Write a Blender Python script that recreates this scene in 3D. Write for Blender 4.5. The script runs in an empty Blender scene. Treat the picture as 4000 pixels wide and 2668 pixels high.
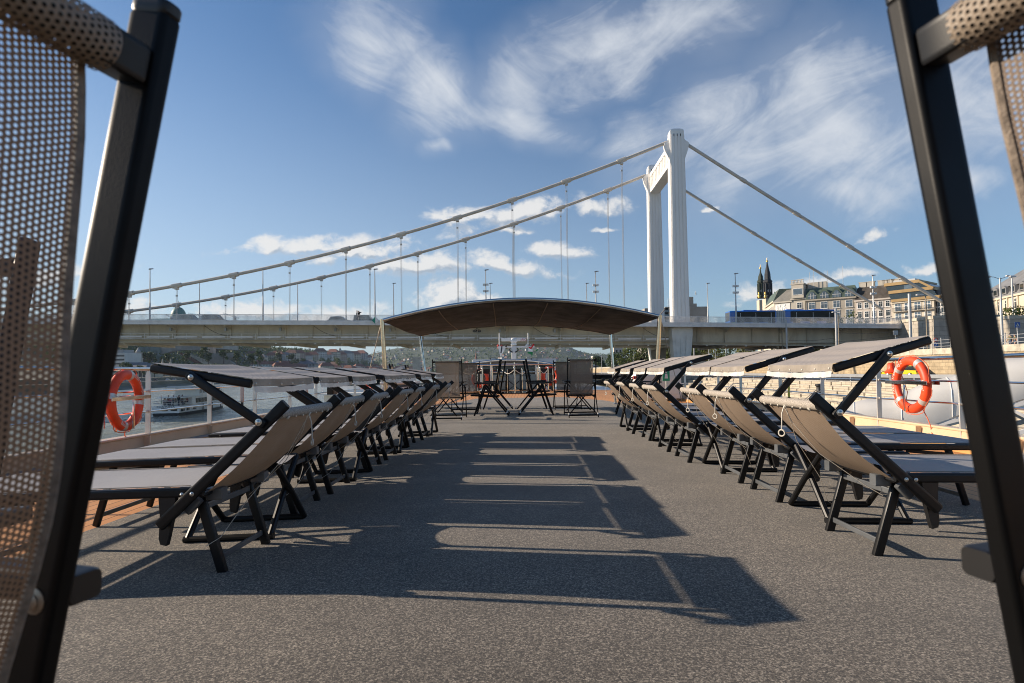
import bpy, math, random
import numpy as np
from mathutils import Vector, Matrix, noise as mnoise

# ------------------------------------------------------------------ camera, world, sun, exposure
S = bpy.context.scene
COL = S.collection
PI = math.pi
EYE = 0.87
FPX = 2222.0                      # focal length in pixels of the 4000 px wide photograph (20 mm lens)
PITCH, ROLL = 0.03, 0.0135
_F = Vector((0, math.cos(PITCH), math.sin(PITCH)))
_U0 = Vector((0, -math.sin(PITCH), math.cos(PITCH)))
_R0 = Vector((1, 0, 0))
_R = _R0 * math.cos(ROLL) - _U0 * math.sin(ROLL)
_U = _U0 * math.cos(ROLL) + _R0 * math.sin(ROLL)
PCX, PCY = 2045.0, 1385.0
cam_d = bpy.data.cameras.new('camera')
cam_d.sensor_width = 36.0
cam_d.lens = 20.0
cam_d.shift_x = -(PCX - 2000) / 4000.0
cam_d.shift_y = (PCY - 1334) / 4000.0
cam_d.clip_start = 0.02
cam_d.clip_end = 20000
cam_d.dof.use_dof = True
cam_d.dof.focus_distance = 4.5
cam_d.dof.aperture_fstop = 8.0
cam = bpy.data.objects.new('camera', cam_d)
COL.objects.link(cam)
cam.matrix_world = Matrix(((_R.x, _U.x, -_F.x, 0), (_R.y, _U.y, -_F.y, 0), (_R.z, _U.z, -_F.z, EYE), (0, 0, 0, 1)))
S.camera = cam

def ray(px, py):
    return _F + _R * ((px - PCX) / FPX) - _U * ((py - PCY) / FPX)
def at(px, py, Y):
    """world point seen at a photograph pixel at distance Y along the deck"""
    r = ray(px, py)
    return Vector((0, 0, EYE)) + r * (Y / r.y)

SUN_EL, SUN_AZ = math.radians(21.6), math.radians(-78)      # azimuth from +Y towards +X
sun_dir = Vector((math.sin(SUN_AZ) * math.cos(SUN_EL), math.cos(SUN_AZ) * math.cos(SUN_EL), math.sin(SUN_EL)))
sun_d = bpy.data.lights.new('sun', 'SUN')
sun_d.energy = 5.0
sun_d.angle = math.radians(0.5)
sun_d.color = (1.0, 0.84, 0.66)
sun = bpy.data.objects.new('sun', sun_d)
COL.objects.link(sun)
sun.rotation_euler = sun_dir.to_track_quat('Z', 'Y').to_euler()

S.view_settings.view_transform = 'Standard'
S.view_settings.look = 'None'
S.view_settings.gamma = 1.0
S.view_settings.exposure = 0.52
S.cycles.use_denoising = True
S.cycles.max_bounces = 6
S.cycles.transparent_max_bounces = 16
S.cycles.volume_bounces = 0
S.cycles.caustics_reflective = False
S.cycles.caustics_refractive = False
S.cycles.sample_clamp_indirect = 6.0
S.cycles.filter_width = 1.0
S.cycles.pixel_filter_type = 'BLACKMAN_HARRIS'

world = bpy.data.worlds.new('World')
S.world = world
world.use_nodes = True

class NT:
    """tiny node-graph helper"""
    def __init__(s, tree):
        s.t = tree; s.n = tree.nodes; s.l = tree.links
    def new(s, kind, **kw):
        nd = s.n.new(kind)
        for k, v in kw.items():
            setattr(nd, k, v)
        return nd
    def put(s, sock, v):
        if isinstance(v, bpy.types.NodeSocket):
            s.l.new(v, sock)
        elif v is not None:
            sock.default_value = v
    def m(s, op, a, b=None, c=None, clamp=False):
        nd = s.new('ShaderNodeMath', operation=op, use_clamp=clamp)
        for i, v in enumerate((a, b, c)):
            if v is not None:
                s.put(nd.inputs[i], v)
        return nd.outputs[0]
    def vm(s, op, a, b=None):
        nd = s.new('ShaderNodeVectorMath', operation=op)
        s.put(nd.inputs[0], a)
        if b is not None:
            s.put(nd.inputs[1], b)
        return nd.outputs[0]
    def mix(s, f, a, b, blend='MIX'):
        nd = s.new('ShaderNodeMix', data_type='RGBA', blend_type=blend)
        s.put(nd.inputs[0], f); s.put(nd.inputs[6], a); s.put(nd.inputs[7], b)
        return nd.outputs[2]
    def noise(s, vec, scale, detail=4, rough=0.55, dist=0.0, color=False):
        nd = s.new('ShaderNodeTexNoise')
        s.put(nd.inputs['Vector'], vec)
        nd.inputs['Scale'].default_value = scale
        nd.inputs['Detail'].default_value = detail
        nd.inputs['Roughness'].default_value = rough
        nd.inputs['Distortion'].default_value = dist
        return nd.outputs[1] if color else nd.outputs[0]
    def rng(s, v, a, b, c=0.0, d=1.0, smooth=False):
        nd = s.new('ShaderNodeMapRange', clamp=True)
        if smooth:
            nd.interpolation_type = 'SMOOTHSTEP'
        s.put(nd.inputs[0], v)
        for i, x in enumerate((a, b, c, d)):
            nd.inputs[i + 1].default_value = x
        return nd.outputs[0]
    def mapping(s, vec, loc=(0, 0, 0), rot=(0, 0, 0), scale=(1, 1, 1)):
        nd = s.new('ShaderNodeMapping')
        s.put(nd.inputs[0], vec)
        nd.inputs[1].default_value = loc; nd.inputs[2].default_value = rot; nd.inputs[3].default_value = scale
        return nd.outputs[0]

def C4(c):
    return (c[0], c[1], c[2], 1.0)

def build_world():
    g = NT(world.node_tree)
    g.n.clear()
    sky = g.new('ShaderNodeTexSky', sky_type='NISHITA')
    sky.sun_disc = False
    sky.sun_elevation = SUN_EL
    sky.sun_rotation = SUN_AZ % (2 * PI)
    sky.air_density = 1.0; sky.dust_density = 0.6; sky.ozone_density = 3.0; sky.altitude = 100
    tc = g.new('ShaderNodeTexCoord')
    d = tc.outputs['Generated']
    sep = g.new('ShaderNodeSeparateXYZ'); g.put(sep.inputs[0], d)
    x, y, z = sep.outputs
    ys = g.m('MAXIMUM', y, 0.05)
    u = g.m('DIVIDE', x, ys); v = g.m('DIVIDE', z, ys)          # tangent coordinates of the sky ahead of the bow
    front = g.rng(y, 0.05, 0.25)
    cmb = g.new('ShaderNodeCombineXYZ'); g.put(cmb.inputs[0], u); g.put(cmb.inputs[1], v)
    uv = cmb.outputs[0]
    def blobs(lst, warp_u, warp_v, flat=1.0):
        best = None
        uu = g.m('ADD', u, warp_u); vv = g.m('ADD', v, warp_v)
        for (u0, v0, a, b, rot, gain) in lst:
            du = g.m('SUBTRACT', uu, u0); dv = g.m('SUBTRACT', vv, v0)
            c, s_ = math.cos(rot), math.sin(rot)
            p = g.m('MULTIPLY_ADD', du, c / a, g.m('MULTIPLY', dv, s_ / a))
            q = g.m('MULTIPLY_ADD', du, -s_ / b, g.m('MULTIPLY', dv, c / b))
            if flat != 1.0:
                q = g.m('MAXIMUM', q, g.m('MULTIPLY', q, -flat))
            r = g.m('SQRT', g.m('ADD', g.m('MULTIPLY', p, p), g.m('MULTIPLY', q, q)))
            f = g.m('MULTIPLY', g.m('SUBTRACT', 1.0, r), gain)
            best = f if best is None else g.m('MAXIMUM', best, f)
        return best
    def P(fx, fy):
        return ((1.7014 * fx - 2045) / 2222, (1452 - 1.7014 * fy) / 2222)
    KW = [1.55]
    def seg(ax, ay, bx, by, wid, gain=1.0):
        a = P(ax, ay); b = P(bx, by)
        return ((a[0] + b[0]) / 2, (a[1] + b[1]) / 2, math.hypot(b[0] - a[0], b[1] - a[1]) * 0.78, wid * KW[0], math.atan2(b[1] - a[1], b[0] - a[0]), gain)
    # high wispy cirrus
    nz = g.noise(uv, 3.0, 4, 0.6, color=True)
    sp = g.new('ShaderNodeSeparateColor'); g.put(sp.inputs[0], nz)
    wu = g.m('MULTIPLY', g.m('SUBTRACT', sp.outputs[0], 0.5), 0.24)
    wv = g.m('MULTIPLY', g.m('SUBTRACT', sp.outputs[1], 0.5), 0.20)
    cir = blobs([seg(770, -20, 930, 170, 0.085, 0.95), seg(880, 120, 1120, 260, 0.075, 1.0), seg(1040, 215, 1320, 300, 0.045, 1.1),
                 seg(1060, 240, 1330, 120, 0.07, 1.05), seg(1250, 160, 1500, 50, 0.08, 1.15), seg(1420, 80, 1780, -25, 0.06, 1.1),
                 seg(980, 320, 1040, 350, 0.02, 0.7),
                 seg(1560, 400, 1800, 250, 0.13, 1.0), seg(1680, 270, 2080, 140, 0.12, 1.1), seg(1700, 330, 2200, 250, 0.14, 1.15),
                 seg(1780, 440, 2110, 425, 0.045, 1.0), seg(1640, 430, 1760, 470, 0.05, 0.8), seg(2150, 200, 2500, 260, 0.15, 0.9),
                 seg(2180, 440, 2330, 425, 0.03, 0.9), seg(1400, 360, 1560, 330, 0.07, 0.6), seg(1500, 120, 1750, 90, 0.08, 0.45)], wu, wv)
    def fibres(rot, sx, sy, sc, det, dist):
        return g.noise(g.mapping(g.mapping(uv, rot=(0, 0, rot)), scale=(sx, sy, 1)), sc, det, 0.64, dist)
    sA = fibres(0.62, 1.7, 4.6, 2.3, 9, 0.9)          # fibres falling to the right
    sB = fibres(-0.45, 1.7, 4.6, 2.3, 9, 0.9)         # fibres rising to the right
    lr = g.rng(u, -0.05, 0.10, 0, 1, True)
    streak = g.m('ADD', g.m('MULTIPLY', sA, g.m('SUBTRACT', 1.0, lr)), g.m('MULTIPLY', sB, lr))
    soft = g.noise(uv, 6.0, 8, 0.66, 0.6)
    cd = g.m('ADD', g.m('MULTIPLY', cir, 0.80), g.m('MULTIPLY', g.m('SUBTRACT', streak, 0.5), 1.5))
    cd = g.m('ADD', cd, g.m('MULTIPLY', g.m('SUBTRACT', soft, 0.5), 0.85))
    cirrus = g.m('MULTIPLY', g.rng(cd, -0.08, 1.22, 0, 0.92, True), g.rng(cir, -0.15, 0.40, 0, 1, True))
    veil = g.m('MULTIPLY', g.rng(cir, -0.25, 0.8, 0, 0.22, True), 1.0)
    cirrus = g.m('MAXIMUM', cirrus, veil)
    # low cumulus
    n2 = g.noise(uv, 9.0, 5, 0.6, color=True)
    s2 = g.new('ShaderNodeSeparateColor'); g.put(s2.inputs[0], n2)
    wu2 = g.m('MULTIPLY', g.m('SUBTRACT', s2.outputs[0], 0.5), 0.11)
    wv2 = g.m('MULTIPLY', g.m('SUBTRACT', s2.outputs[1], 0.5), 0.055)
    KW[0] = 1.25
    cl = [seg(560, 563, 860, 548, 0.020), seg(700, 580, 930, 570, 0.025, 1.1), seg(860, 612, 1080, 605, 0.030, 1.1), seg(1050, 590, 1260, 625, 0.022),
          seg(1010, 490, 1200, 500, 0.020), seg(1080, 520, 1330, 465, 0.026, 1.0), seg(1290, 480, 1430, 470, 0.022, 0.9), seg(1210, 575, 1340, 580, 0.020, 1.1),
          seg(970, 690, 1085, 680, 0.040, 1.25), seg(1090, 690, 1150, 690, 0.012), seg(470, 712, 700, 705, 0.022, 1.1), seg(640, 735, 860, 725, 0.028, 1.1),
          seg(1620, 495, 1660, 490, 0.007, 0.9), seg(1380, 525, 1430, 523, 0.006), seg(1150, 537, 1210, 533, 0.008),
          seg(1690, 700, 1790, 680, 0.022, 0.9), seg(1840, 655, 1990, 640, 0.016, 1.0), seg(2080, 640, 2180, 625, 0.016, 0.8), seg(1980, 560, 2060, 540, 0.01, 0.5),
          seg(150, 735, 330, 700, 0.03, 1.0), seg(60, 640, 280, 600, 0.03, 0.7), seg(-300, 600, 0, 640, 0.05, 1.0)]
    cum = blobs(cl, wu2, wv2, 1.7)
    bil = g.noise(g.mapping(uv, scale=(1, 1.4, 1)), 19.0, 8, 0.62, 0.3)
    cf = g.m('ADD', cum, g.m('MULTIPLY', g.m('SUBTRACT', bil, 0.5), 2.7))
    cden = g.m('MULTIPLY', g.rng(cf, 0.0, 0.78, 0, 0.90, True), g.rng(cum, -0.25, 0.25, 0, 1, True))
    # grey cloud bottoms: the same field looked up a little higher is denser there
    uph = g.m('ADD', wv2, 0.016); upl = g.m('ADD', wu2, -0.012)
    cum_up = blobs(cl, upl, uph, 1.7)
    bil2 = g.noise(g.mapping(g.vm('ADD', uv, (-0.010, 0.009, 0)), scale=(1, 1.4, 1)), 19.0, 5, 0.6, 0.3)
    emb = g.m('MULTIPLY', g.m('SUBTRACT', bil2, bil), 2.2)
    shade = g.rng(g.m('ADD', g.m('SUBTRACT', cum_up, cum), emb), -0.30, 0.34, 0, 1, True)
    inner = g.rng(cf, 0.1, 1.1)
    ccol = g.mix(g.m('MULTIPLY', shade, g.m('ADD', 0.55, g.m('MULTIPLY', inner, 0.9)), clamp=True), C4((0.98, 0.965, 0.94)), C4((0.46, 0.53, 0.62)))
    scl = g.new('ShaderNodeMix', data_type='RGBA', blend_type='MULTIPLY')
    scl.inputs[0].default_value = 1.0
    g.put(scl.inputs[6], sky.outputs[0]); scl.inputs[7].default_value = C4(SKY_TINT)
    skyc = scl.outputs[2]
    # lighter whitish band low over the horizon, stronger towards the sun
    low = g.m('MULTIPLY', g.rng(z, -0.05, 0.56, 1, 0, True), g.rng(x, -0.75, 0.45, 0.72, 0.24))
    skyc = g.mix(low, skyc, C4((HZ * 0.86, HZ * 0.97, HZ * 1.06)))
    k1 = CLOUD
    cc = g.mix(1.0, ccol, C4((k1, k1, k1)), 'MULTIPLY')
    out = g.mix(g.m('MULTIPLY', cirrus, front), skyc, C4((k1 * 0.80, k1 * 0.84, k1 * 0.90)))
    out = g.mix(g.m('MULTIPLY', cden, front), out, cc)
    bg = g.new('ShaderNodeBackground')
    g.put(bg.inputs[0], out)
    bg.inputs[1].default_value = 0.088
    wo = g.new('ShaderNodeOutputWorld')
    g.l.new(bg.outputs[0], wo.inputs[0])
    world.cycles.sampling_method = 'MANUAL'
    world.cycles.sample_map_resolution = 512
SKY_TINT = (0.70, 0.88, 1.0)
HZ = 5.9
CLOUD = 7.2
build_world()

# ------------------------------------------------------------------ mesh helpers
def V(*a):
    return Vector(a)

class MB:
    """collects faces; build() links them as one mesh object"""
    def __init__(s):
        s.v = []; s.f = []; s.mi = []; s.uv = []
    def add(s, vs, fs, mi=0, uv=None):
        o = len(s.v)
        s.v.extend(tuple(p) for p in vs)
        for k, f in enumerate(fs):
            s.f.append([i + o for i in f]); s.mi.append(mi)
            s.uv.append([uv[i] for i in f] if uv else None)
        return s
    def box(s, c, size, rot=None, mi=0):
        hx, hy, hz = size[0] / 2, size[1] / 2, size[2] / 2
        vs = [Vector((sx * hx, sy * hy, sz * hz)) for sz in (-1, 1) for sy in (-1, 1) for sx in (-1, 1)]
        if rot is not None:
            vs = [rot @ p for p in vs]
        c = Vector(c)
        return s.add([p + c for p in vs], [(0, 2, 3, 1), (4, 5, 7, 6), (0, 1, 5, 4), (2, 6, 7, 3), (0, 4, 6, 2), (1, 3, 7, 5)], mi)
    def span(s, a, b, mi=0):
        return s.box(((a[0] + b[0]) / 2, (a[1] + b[1]) / 2, (a[2] + b[2]) / 2), (abs(b[0] - a[0]), abs(b[1] - a[1]), abs(b[2] - a[2])), None, mi)
    def loft(s, rings, mi=0, closed=False, caps=True):
        n = len(rings[0]); vs = [p for r in rings for p in r]; fs = []
        m = len(rings)
        for i in range(m if closed else m - 1):
            for j in range(n):
                a = i * n + j; b = i * n + (j + 1) % n
                k = ((i + 1) % m) * n
                fs.append((a, b, k + (j + 1) % n, k + j))
        if caps and not closed:
            fs.append(tuple(range(n))[::-1]); fs.append(tuple((m - 1) * n + j for j in range(n)))
        return s.add(vs, fs, mi)
    def beam(s, p0, p1, w, h, up=(0, 0, 1), r=0.003, mi=0, seg=2, cap=True):
        """bar of rounded-rectangle section: w sideways, h along the up vector"""
        p0 = Vector(p0); p1 = Vector(p1); ax = (p1 - p0).normalized()
        upv = Vector(up)
        side = ax.cross(upv)
        if side.length < 1e-5:
            side = ax.cross(Vector((1, 0, 0)))
        side.normalize(); upv = side.cross(ax).normalized()
        r = min(r, w / 2 - 1e-5, h / 2 - 1e-5)
        prof = []
        for (cx, cy, a0) in ((w / 2 - r, h / 2 - r, 0), (-w / 2 + r, h / 2 - r, PI / 2), (-w / 2 + r, -h / 2 + r, PI), (w / 2 - r, -h / 2 + r, 1.5 * PI)):
            for k in range(seg + 1):
                a = a0 + k * PI / 2 / seg
                prof.append((cx + r * math.cos(a), cy + r * math.sin(a)))
        q = []; nc = seg + 1
        for c_ in range(4):                                # support points keep the flats flat under smooth shading
            q += prof[c_ * nc:(c_ + 1) * nc]
            a_, b_ = prof[c_ * nc + seg], prof[((c_ + 1) % 4) * nc]
            q += [(a_[0] + (b_[0] - a_[0]) * f_, a_[1] + (b_[1] - a_[1]) * f_) for f_ in (0.1, 0.9)]
        prof = q
        rings = []
        e = min(r * 0.6, (p1 - p0).length * 0.2)
        ends = [(p0, 1 - r * 0.5 / max(w, h)), (p0 + ax * e, 1), (p1 - ax * e, 1), (p1, 1 - r * 0.5 / max(w, h))] if cap else [(p0, 1), (p1, 1)]
        for (c, k) in ends:
            rings.append([c + side * (x * k) + upv * (y * k) for (x, y) in prof])
        return s.loft(rings, mi)
    def tube(s, pts, r, n=8, mi=0, closed=False):
        pts = [Vector(p) for p in pts]; m = len(pts)
        rr = r if isinstance(r, (list, tuple)) else [r] * m
        tang = []
        for i in range(m):
            a = pts[(i - 1) % m] if (closed or i > 0) else pts[0]
            b = pts[(i + 1) % m] if (closed or i < m - 1) else pts[-1]
            tang.append((b - a).normalized())
        ref = Vector((0, 0, 1)) if abs(tang[0].z) < 0.9 else Vector((1, 0, 0))
        nv = (ref - tang[0] * ref.dot(tang[0])).normalized()
        rings = []
        for i in range(m):
            nv = (nv - tang[i] * nv.dot(tang[i])).normalized()
            bv = tang[i].cross(nv)
            rings.append([pts[i] + nv * (math.cos(2 * PI * j / n) * rr[i]) + bv * (math.sin(2 * PI * j / n) * rr[i]) for j in range(n)])
        return s.loft(rings, mi, closed)
    def prism(s, poly, vec, mi=0):
        vec = Vector(vec); a = [Vector(p) for p in poly]
        return s.loft([a, [p + vec for p in a]], mi)
    def cone(s, c, r0, r1, h, n=12, mi=0):
        c = Vector(c)
        return s.loft([[c + V(math.cos(2 * PI * j / n) * r, math.sin(2 * PI * j / n) * r, z) for j in range(n)] for (r, z) in ((r0, 0), (max(r1, 1e-4), h))], mi)
    def lathe(s, c, prof, n=16, mi=0):
        c = Vector(c)
        return s.loft([[c + V(math.cos(2 * PI * j / n) * r, math.sin(2 * PI * j / n) * r, z) for j in range(n)] for (r, z) in prof], mi)
    def disc(s, c, axis, r, t, n=14, mi=0):
        """domed button along axis"""
        c = Vector(c); ax = Vector(axis).normalized()
        ref = Vector((0, 0, 1)) if abs(ax.z) < 0.9 else Vector((1, 0, 0))
        a = ax.cross(ref).normalized(); b = ax.cross(a)
        return s.loft([[c + ax * (t * k) + (a * math.cos(2 * PI * j / n) + b * math.sin(2 * PI * j / n)) * (r * q) for j in range(n)] for (k, q) in ((0, 1), (0.35, 1), (0.8, 0.72), (1, 0.3))], mi)
    def sheet(s, fn, nu, nv, su=1.0, sv=1.0, mi=0):
        vs = []; uv = []
        for j in range(nv + 1):
            for i in range(nu + 1):
                a, b = i / nu, j / nv
                vs.append(fn(a, b)); uv.append((a * su, b * sv))
        fs = [(j * (nu + 1) + i, j * (nu + 1) + i + 1, (j + 1) * (nu + 1) + i + 1, (j + 1) * (nu + 1) + i) for j in range(nv) for i in range(nu)]
        return s.add(vs, fs, mi, uv)
    def sphere(s, c, r, nu=10, nv=6, mi=0):
        c = Vector(c); rx, ry, rz = (r, r, r) if not isinstance(r, (tuple, list)) else r
        return s.loft([[c + V(rx * math.sin(t) * math.cos(2 * PI * j / nu), ry * math.sin(t) * math.sin(2 * PI * j / nu), -rz * math.cos(t)) for j in range(nu)]
                       for t in [max(0.02, min(PI - 0.02, PI * k / nv)) for k in range(nv + 1)]], mi)
    def torus(s, c, axis, R, r, nR=40, nr=14, a0=0.0, a1=2 * PI, mi=0, flat=1.0):
        c = Vector(c); ax = Vector(axis).normalized()
        up = Vector((0, 0, 1)); x = up.cross(ax)
        if x.length < 1e-4: x = Vector((1, 0, 0))
        x.normalize(); y = ax.cross(x)
        full = abs(a1 - a0 - 2 * PI) < 1e-6
        rings = []
        for i in range(nR if full else nR + 1):
            t = a0 + (a1 - a0) * i / nR
            d = x * math.cos(t) + y * math.sin(t)
            rings.append([c + d * (R + r * math.cos(2 * PI * j / nr)) + ax * (r * flat * math.sin(2 * PI * j / nr)) for j in range(nr)])
        return s.loft(rings, mi, closed=full)
    def build(s, name, mats, parent=None, smooth=35, loc=None):
        me = bpy.data.meshes.new(name)
        me.from_pydata(s.v, [], s.f)
        if not isinstance(mats, (list, tuple)):
            mats = [mats]
        for m_ in mats:
            me.materials.append(m_)
        if any(s.mi):
            me.polygons.foreach_set('material_index', s.mi)
        if any(u is not None for u in s.uv):
            lay = me.uv_layers.new(name='UVMap')
            flat = []
            for f, u in zip(s.f, s.uv):
                for k in range(len(f)):
                    flat.extend(u[k] if u else (0.0, 0.0))
            lay.data.foreach_set('uv', flat)
        me.validate()
        me.update()
        if smooth:
            me.polygons.foreach_set('use_smooth', [True] * len(me.polygons))
            me.set_sharp_from_angle(angle=math.radians(smooth))
        o = bpy.data.objects.new(name, me)
        COL.objects.link(o)
        if parent is not None:
            o.parent = parent
        if loc is not None:
            o.location = loc
        return o

def tag(o, label=None, cat=None, group=None, kind=None):
    if label: o['label'] = label
    if cat: o['category'] = cat
    if group: o['group'] = group
    if kind: o['kind'] = kind
    return o
def thing(name, label, cat, loc=(0, 0, 0), rz=0.0, group=None):
    o = bpy.data.objects.new(name, None)
    o.empty_display_size = 0.1
    COL.objects.link(o)
    o.location = loc; o.rotation_euler = (0, 0, rz)
    return tag(o, label, cat, group)
KIDS = {}
def copy_tree(o, parent=None):
    c = o.copy(); COL.objects.link(c)
    if parent is not None:
        c.parent = parent
    for ch in list(o.children):
        copy_tree(ch, c)
    return c
def rotz(a):
    return Matrix.Rotation(a, 3, 'Z')
def text_geo(body, size, depth=0.0, align='CENTER'):
    cu = bpy.data.curves.new('lettering', 'FONT')
    cu.body = body; cu.size = size; cu.align_x = align; cu.align_y = 'CENTER'; cu.extrude = depth
    ob = bpy.data.objects.new('lettering', cu)
    COL.objects.link(ob)
    dg = bpy.context.evaluated_depsgraph_get()
    me = bpy.data.meshes.new_from_object(ob.evaluated_get(dg))
    vs = [v.co.copy() for v in me.vertices]; fs = [tuple(p.vertices) for p in me.polygons]
    bpy.data.objects.remove(ob); bpy.data.curves.remove(cu); bpy.data.meshes.remove(me)
    return vs, fs

# ------------------------------------------------------------------ materials
def mat(name, col, rough=0.5, metal=0.0, var=0.12, scale=4.0, bump=0.0, bscale=60.0, spec=0.5, col2=None, dirt=None, coat=0.0, stretch=(1, 1, 1)):
    m = bpy.data.materials.new(name); m.use_nodes = True
    g = NT(m.node_tree); g.n.clear()
    out = g.new('ShaderNodeOutputMaterial'); b = g.new('ShaderNodeBsdfPrincipled')
    g.l.new(b.outputs[0], out.inputs[0])
    tc = g.new('ShaderNodeTexCoord'); co = tc.outputs['Object']
    if stretch != (1, 1, 1):
        co = g.mapping(co, scale=stretch)
    n = g.noise(co, scale, 5, 0.6)
    if col2 is None:
        col2 = tuple(c * (1 - var * 1.6) for c in col); cA = tuple(min(1, c * (1 + var * 0.6)) for c in col)
    else:
        cA = col
    c = g.mix(g.rng(n, 0.35, 0.68), C4(cA), C4(col2))
    if dirt:
        dn = g.noise(co, scale * 0.6, 6, 0.7, 0.6)
        c = g.mix(g.m('MULTIPLY', g.rng(dn, 0.55, 0.72), dirt[1]), c, C4(dirt[0]))
    g.put(b.inputs['Base Color'], c)
    g.put(b.inputs['Roughness'], g.rng(n, 0.3, 0.7, max(0.02, rough * 0.85), min(1, rough * 1.15)))
    b.inputs['Metallic'].default_value = metal
    b.inputs['Specular IOR Level'].default_value = spec
    if coat:
        b.inputs['Coat Weight'].default_value = coat; b.inputs['Coat Roughness'].default_value = 0.08
    if bump:
        bn = g.noise(co, bscale, 4, 0.6)
        bp = g.new('ShaderNodeBump'); bp.inputs['Strength'].default_value = bump; bp.inputs['Distance'].default_value = 1.0 / bscale
        g.put(bp.inputs['Height'], bn); g.put(b.inputs['Normal'], bp.outputs[0])
    return m

def mesh_fabric(name, col, pitch, hole, transl=0.25, dark=0.6):
    """woven plastic-coated sling cloth with staggered round openings; UV in metres"""
    m = bpy.data.materials.new(name); m.use_nodes = True
    g = NT(m.node_tree); g.n.clear()
    out = g.new('ShaderNodeOutputMaterial')
    uv = g.new('ShaderNodeUVMap').outputs[0]
    sp = g.new('ShaderNodeSeparateXYZ'); g.put(sp.inputs[0], uv)
    U = g.m('DIVIDE', sp.outputs[0], pitch); W = g.m('DIVIDE', sp.outputs[1], pitch)
    row = g.m('FLOOR', W)
    off = g.m('MULTIPLY', g.m('MODULO', g.m('ABSOLUTE', row), 2.0), 0.5)
    fu = g.m('SUBTRACT', g.m('FRACT', g.m('ADD', U, off)), 0.5)
    fw = g.m('SUBTRACT', g.m('FRACT', W), 0.5)
    d = g.m('SQRT', g.m('ADD', g.m('MULTIPLY', fu, fu), g.m('MULTIPLY', fw, fw)))
    hm = g.rng(d, hole - 0.03, hole + 0.03, 1, 0)
    rim = g.rng(d, hole, 0.62, 0, 1)
    tc = g.new('ShaderNodeTexCoord')
    nz = g.noise(tc.outputs['Object'], 7.0, 4, 0.6)
    yarn = g.noise(g.mapping(uv, scale=(60, 900, 1)), 1.0, 3, 0.6)
    base = g.mix(g.rng(nz, 0.3, 0.7, 0.0, 0.35), C4(col), C4(tuple(c * 0.72 for c in col)))
    base = g.mix(g.m('MULTIPLY', g.rng(yarn, 0.35, 0.7), 0.4), base, C4(tuple(c * dark for c in col)))
    base = g.mix(g.m('MULTIPLY', g.rng(rim, 0.0, 0.6, 1, 0), 0.5), base, C4(tuple(c * 0.55 for c in col)))
    bp = g.new('ShaderNodeBump'); bp.inputs['Strength'].default_value = 0.35; bp.inputs['Distance'].default_value = pitch * 0.25
    g.put(bp.inputs['Height'], rim)
    b = g.new('ShaderNodeBsdfPrincipled'); g.put(b.inputs['Base Color'], base); b.inputs['Roughness'].default_value = 0.55
    g.put(b.inputs['Normal'], bp.outputs[0])
    t = g.new('ShaderNodeBsdfTranslucent'); g.put(t.inputs[0], base)
    mx = g.new('ShaderNodeMixShader'); mx.inputs[0].default_value = transl
    g.l.new(b.outputs[0], mx.inputs[1]); g.l.new(t.outputs[0], mx.inputs[2])
    tr = g.new('ShaderNodeBsdfTransparent')
    m2 = g.new('ShaderNodeMixShader'); g.put(m2.inputs[0], hm)
    g.l.new(mx.outputs[0], m2.inputs[1]); g.l.new(tr.outputs[0], m2.inputs[2])
    g.l.new(m2.outputs[0], out.inputs[0])
    return m

def cloth(name, col, transl=0.2, rough=0.8, scale=8, var=0.2):
    m = mat(name, col, rough, 0, var, scale, 0.06, 40)
    g = NT(m.node_tree)
    b = next(n for n in g.n if n.type == 'BSDF_PRINCIPLED'); out = next(n for n in g.n if n.type == 'OUTPUT_MATERIAL')
    t = g.new('ShaderNodeBsdfTranslucent'); t.inputs[0].default_value = C4(col)
    mx = g.new('ShaderNodeMixShader'); mx.inputs[0].default_value = transl
    g.l.new(b.outputs[0], mx.inputs[1]); g.l.new(t.outputs[0], mx.inputs[2]); g.l.new(mx.outputs[0], out.inputs[0])
    return m

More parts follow.
